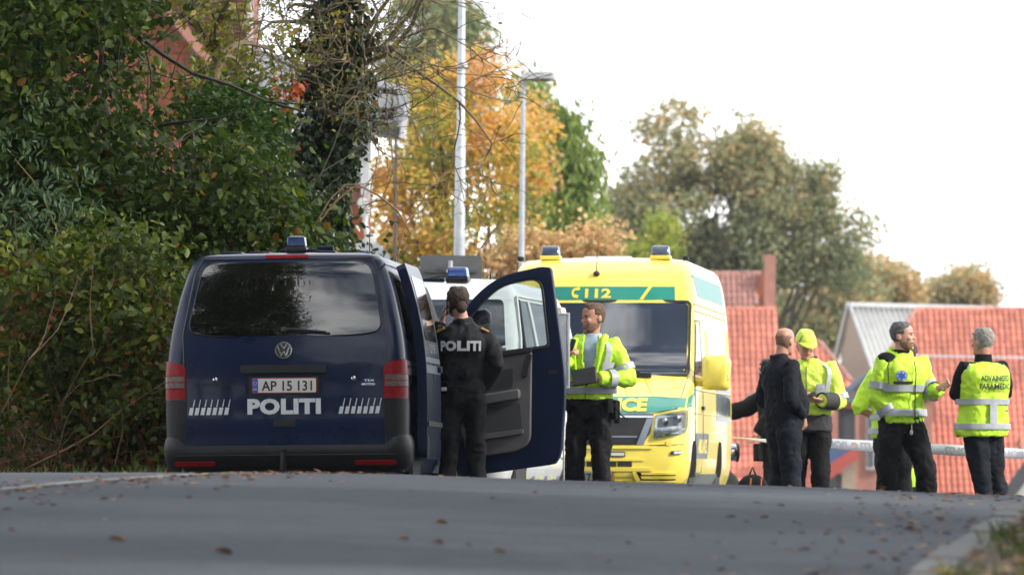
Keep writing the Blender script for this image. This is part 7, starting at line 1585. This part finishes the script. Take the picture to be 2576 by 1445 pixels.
def standing(o, px, Y, label, cat): x = (px - 1288) / FPX * Y; o.location = (x, Y, gz(x, Y)); tag(o, label, cat)
bag = thing('rucksack', 'black rucksack with orange straps on the ground behind the bald man', 'bag'); standing(bag, 1893, 60.2, 'black rucksack with orange straps on the ground behind the bald man', 'bag')
mb = MB(); mb.loft([[Vector((x * w, y * d, z)) for x, y in rpoly([(-1, -1), (1, -1), (1, 1), (-1, 1)], 0.5, 3)] for w, d, z in ((0.17, 0.11, 0.0), (0.19, 0.13, 0.08), (0.18, 0.13, 0.28), (0.13, 0.10, 0.40), (0.05, 0.05, 0.46))]); mb.build('pack', M['blackcl'], bag, smooth=60, sub=1)
for x in (-0.03, 0.07): mb = MB(); mb.tube([(x, -0.14, 0.26), (x, -0.15, 0.33), (x + 0.01, -0.12, 0.42)], 0.007, n=6); mb.build('strap', M['orangeb'], bag)
mb = MB(); mb.tube([(-0.03, 0, 0.45), (0.0, 0, 0.52), (0.03, 0, 0.45)], 0.01, n=6); mb.build('carry_loop', M['blackcl'], bag)
eb = thing('equipment_bag', 'yellow equipment bag with black base between the legs of the grey haired paramedic', 'bag'); standing(eb, 2290, 62.5, eb['label'], 'bag')
mb = MB(); mb.loft([[Vector((x * w, y * d, z)) for x, y in rpoly([(-1, -1), (1, -1), (1, 1), (-1, 1)], 0.4, 3)] for w, d, z in ((0.13, 0.2, 0.28), (0.14, 0.2, 0.34), (0.13, 0.19, 0.52), (0.09, 0.15, 0.58))]); mb.build('cover', M['hivis'], eb, smooth=60)
mb = MB(); mb.loft([[Vector((x * w, y * d, z)) for x, y in rpoly([(-1, -1), (1, -1), (1, 1), (-1, 1)], 0.3, 3)] for w, d, z in ((0.15, 0.22, 0.0), (0.16, 0.22, 0.05), (0.15, 0.21, 0.285))]); mb.build('base', M['blackcl'], eb, smooth=60)
mb = MB(); mb.box((0.03, -0.205, 0.37), (0.05, 0.02, 0.06)); mb.build('buckle', M['ink'], eb, bevel=0.006)
# framed panel behind the open blue door
pn = thing('framed_panel', 'narrow grey panel with pale metal edge standing beside the policeman behind the blue door', 'panel'); standing(pn, 1409, 55.0, pn['label'], 'panel')
z0, z1 = P(0, 976, 55).z - pn.location.z, P(0, 786, 55).z - pn.location.z
mb = MB(); mb.box((0.02, 0, (z0 + z1) / 2), (0.09, 0.008, z1 - z0 - 0.02)); mb.build('sheet', M['galv'], pn)
mb = MB(); mb.box((0.075, 0, (z0 + z1) / 2), (0.018, 0.02, z1 - z0)); mb.box((0.02, 0, z1 - 0.008), (0.092, 0.018, 0.016)); mb.box((0.02, 0, z0 + 0.008), (0.092, 0.018, 0.016)); mb.build('frame', M['whitewood'], pn, bevel=0.003)
mb = MB(); mb.tube([(0.02, 0, 0), (0.03, 0, 0.35), (0.03, 0, z0)], 0.008, n=6); mb.build('leg', M['alu'], pn)
# lamp of a vehicle hidden behind the ambulance
lm = thing('motorcycle', 'motorcycle hidden behind the ambulance with only its chrome headlamp in view', 'motorcycle'); standing(lm, 1840, 72.4, lm['label'], 'motorcycle')
lm.rotation_euler = (0, 0, R(98)); zc = P(0, 1137, 72.4).z - lm.location.z
mb = MB(); mb.lathe([(0.03, -0.11), (0.075, -0.07), (0.095, 0.0), (0.098, 0.05), (0.09, 0.06)], (0, 0, zc), (0, -1, 0), 20); hl = mb.build('headlamp', M['chrome'], lm, smooth=60)
mb = MB(); mb.lathe([(0.097, 0.045), (0.108, 0.055), (0.108, 0.075), (0.085, 0.08), (0.02, 0.085)], (0, 0, zc), (0, -1, 0), 20); mb.build('rim', M['blackp'], hl, smooth=60)
mb = MB(); mb.lathe([(0.28, -0.06), (0.34, -0.03), (0.34, 0.03), (0.28, 0.06)], (0, 0.22, 0.34), (1, 0, 0), 26); mb.build('front_wheel', M['rubber'], lm, smooth=50)
mb = MB(); mb.lathe([(0.28, -0.06), (0.34, -0.03), (0.34, 0.03), (0.28, 0.06)], (0, 1.4, 0.34), (1, 0, 0), 26); mb.build('rear_wheel', M['rubber'], lm, smooth=50)
mb = MB(); mb.tube([(0.08, 0.22, 0.34), (0.08, 0.10, zc)], 0.022, n=8); mb.tube([(-0.08, 0.22, 0.34), (-0.08, 0.10, zc)], 0.022, n=8); mb.build('fork', M['chrome'], lm)
mb = MB(); mb.loft([[Vector((w * x, y, z + h * q)) for x, q in rpoly([(-1, -1), (1, -1), (1, 1), (-1, 1)], 0.5, 3)] for y, w, z, h in ((0.2, 0.08, 0.75, 0.1), (0.4, 0.15, 0.78, 0.14), (0.75, 0.13, 0.74, 0.1), (1.0, 0.13, 0.72, 0.06), (1.5, 0.11, 0.72, 0.05))]); mb.build('tank_and_seat', M['blackp'], lm, smooth=50)
mb = MB(); mb.box((0, 0.65, 0.42), (0.3, 0.5, 0.38)); mb.tube([(0, 0.3, 0.3), (0, 1.4, 0.34)], 0.04, n=8); mb.build('engine', M['alu'], lm, bevel=0.04)
mb = MB(); mb.tube([(0.15, 0.6, 0.3), (0.36, 0.6, 0.28)], 0.025, n=8); mb.build('foot_peg', M['rubber'], lm)

# ---------------------------------------------------------------- thin autumn haze
hz_ = MB().box((0, 280, 6), (800, 760, 64)).build('haze', [], smooth=0)
hm = bpy.data.materials.new('haze air'); hm.use_nodes = True; ht = hm.node_tree; ht.nodes.remove(ht.nodes['Principled BSDF'])
pv = ht.nodes.new('ShaderNodeVolumePrincipled'); pv.inputs['Density'].default_value = 0.00013; pv.inputs['Color'].default_value = (0.95, 0.97, 1.0, 1); pv.inputs['Anisotropy'].default_value = 0.3
ht.links.new(pv.outputs[0], ht.nodes['Material Output'].inputs['Volume'])
hz_.data.materials.append(hm); tag(hz_, 'thin pale haze over the road and houses', kind='stuff')
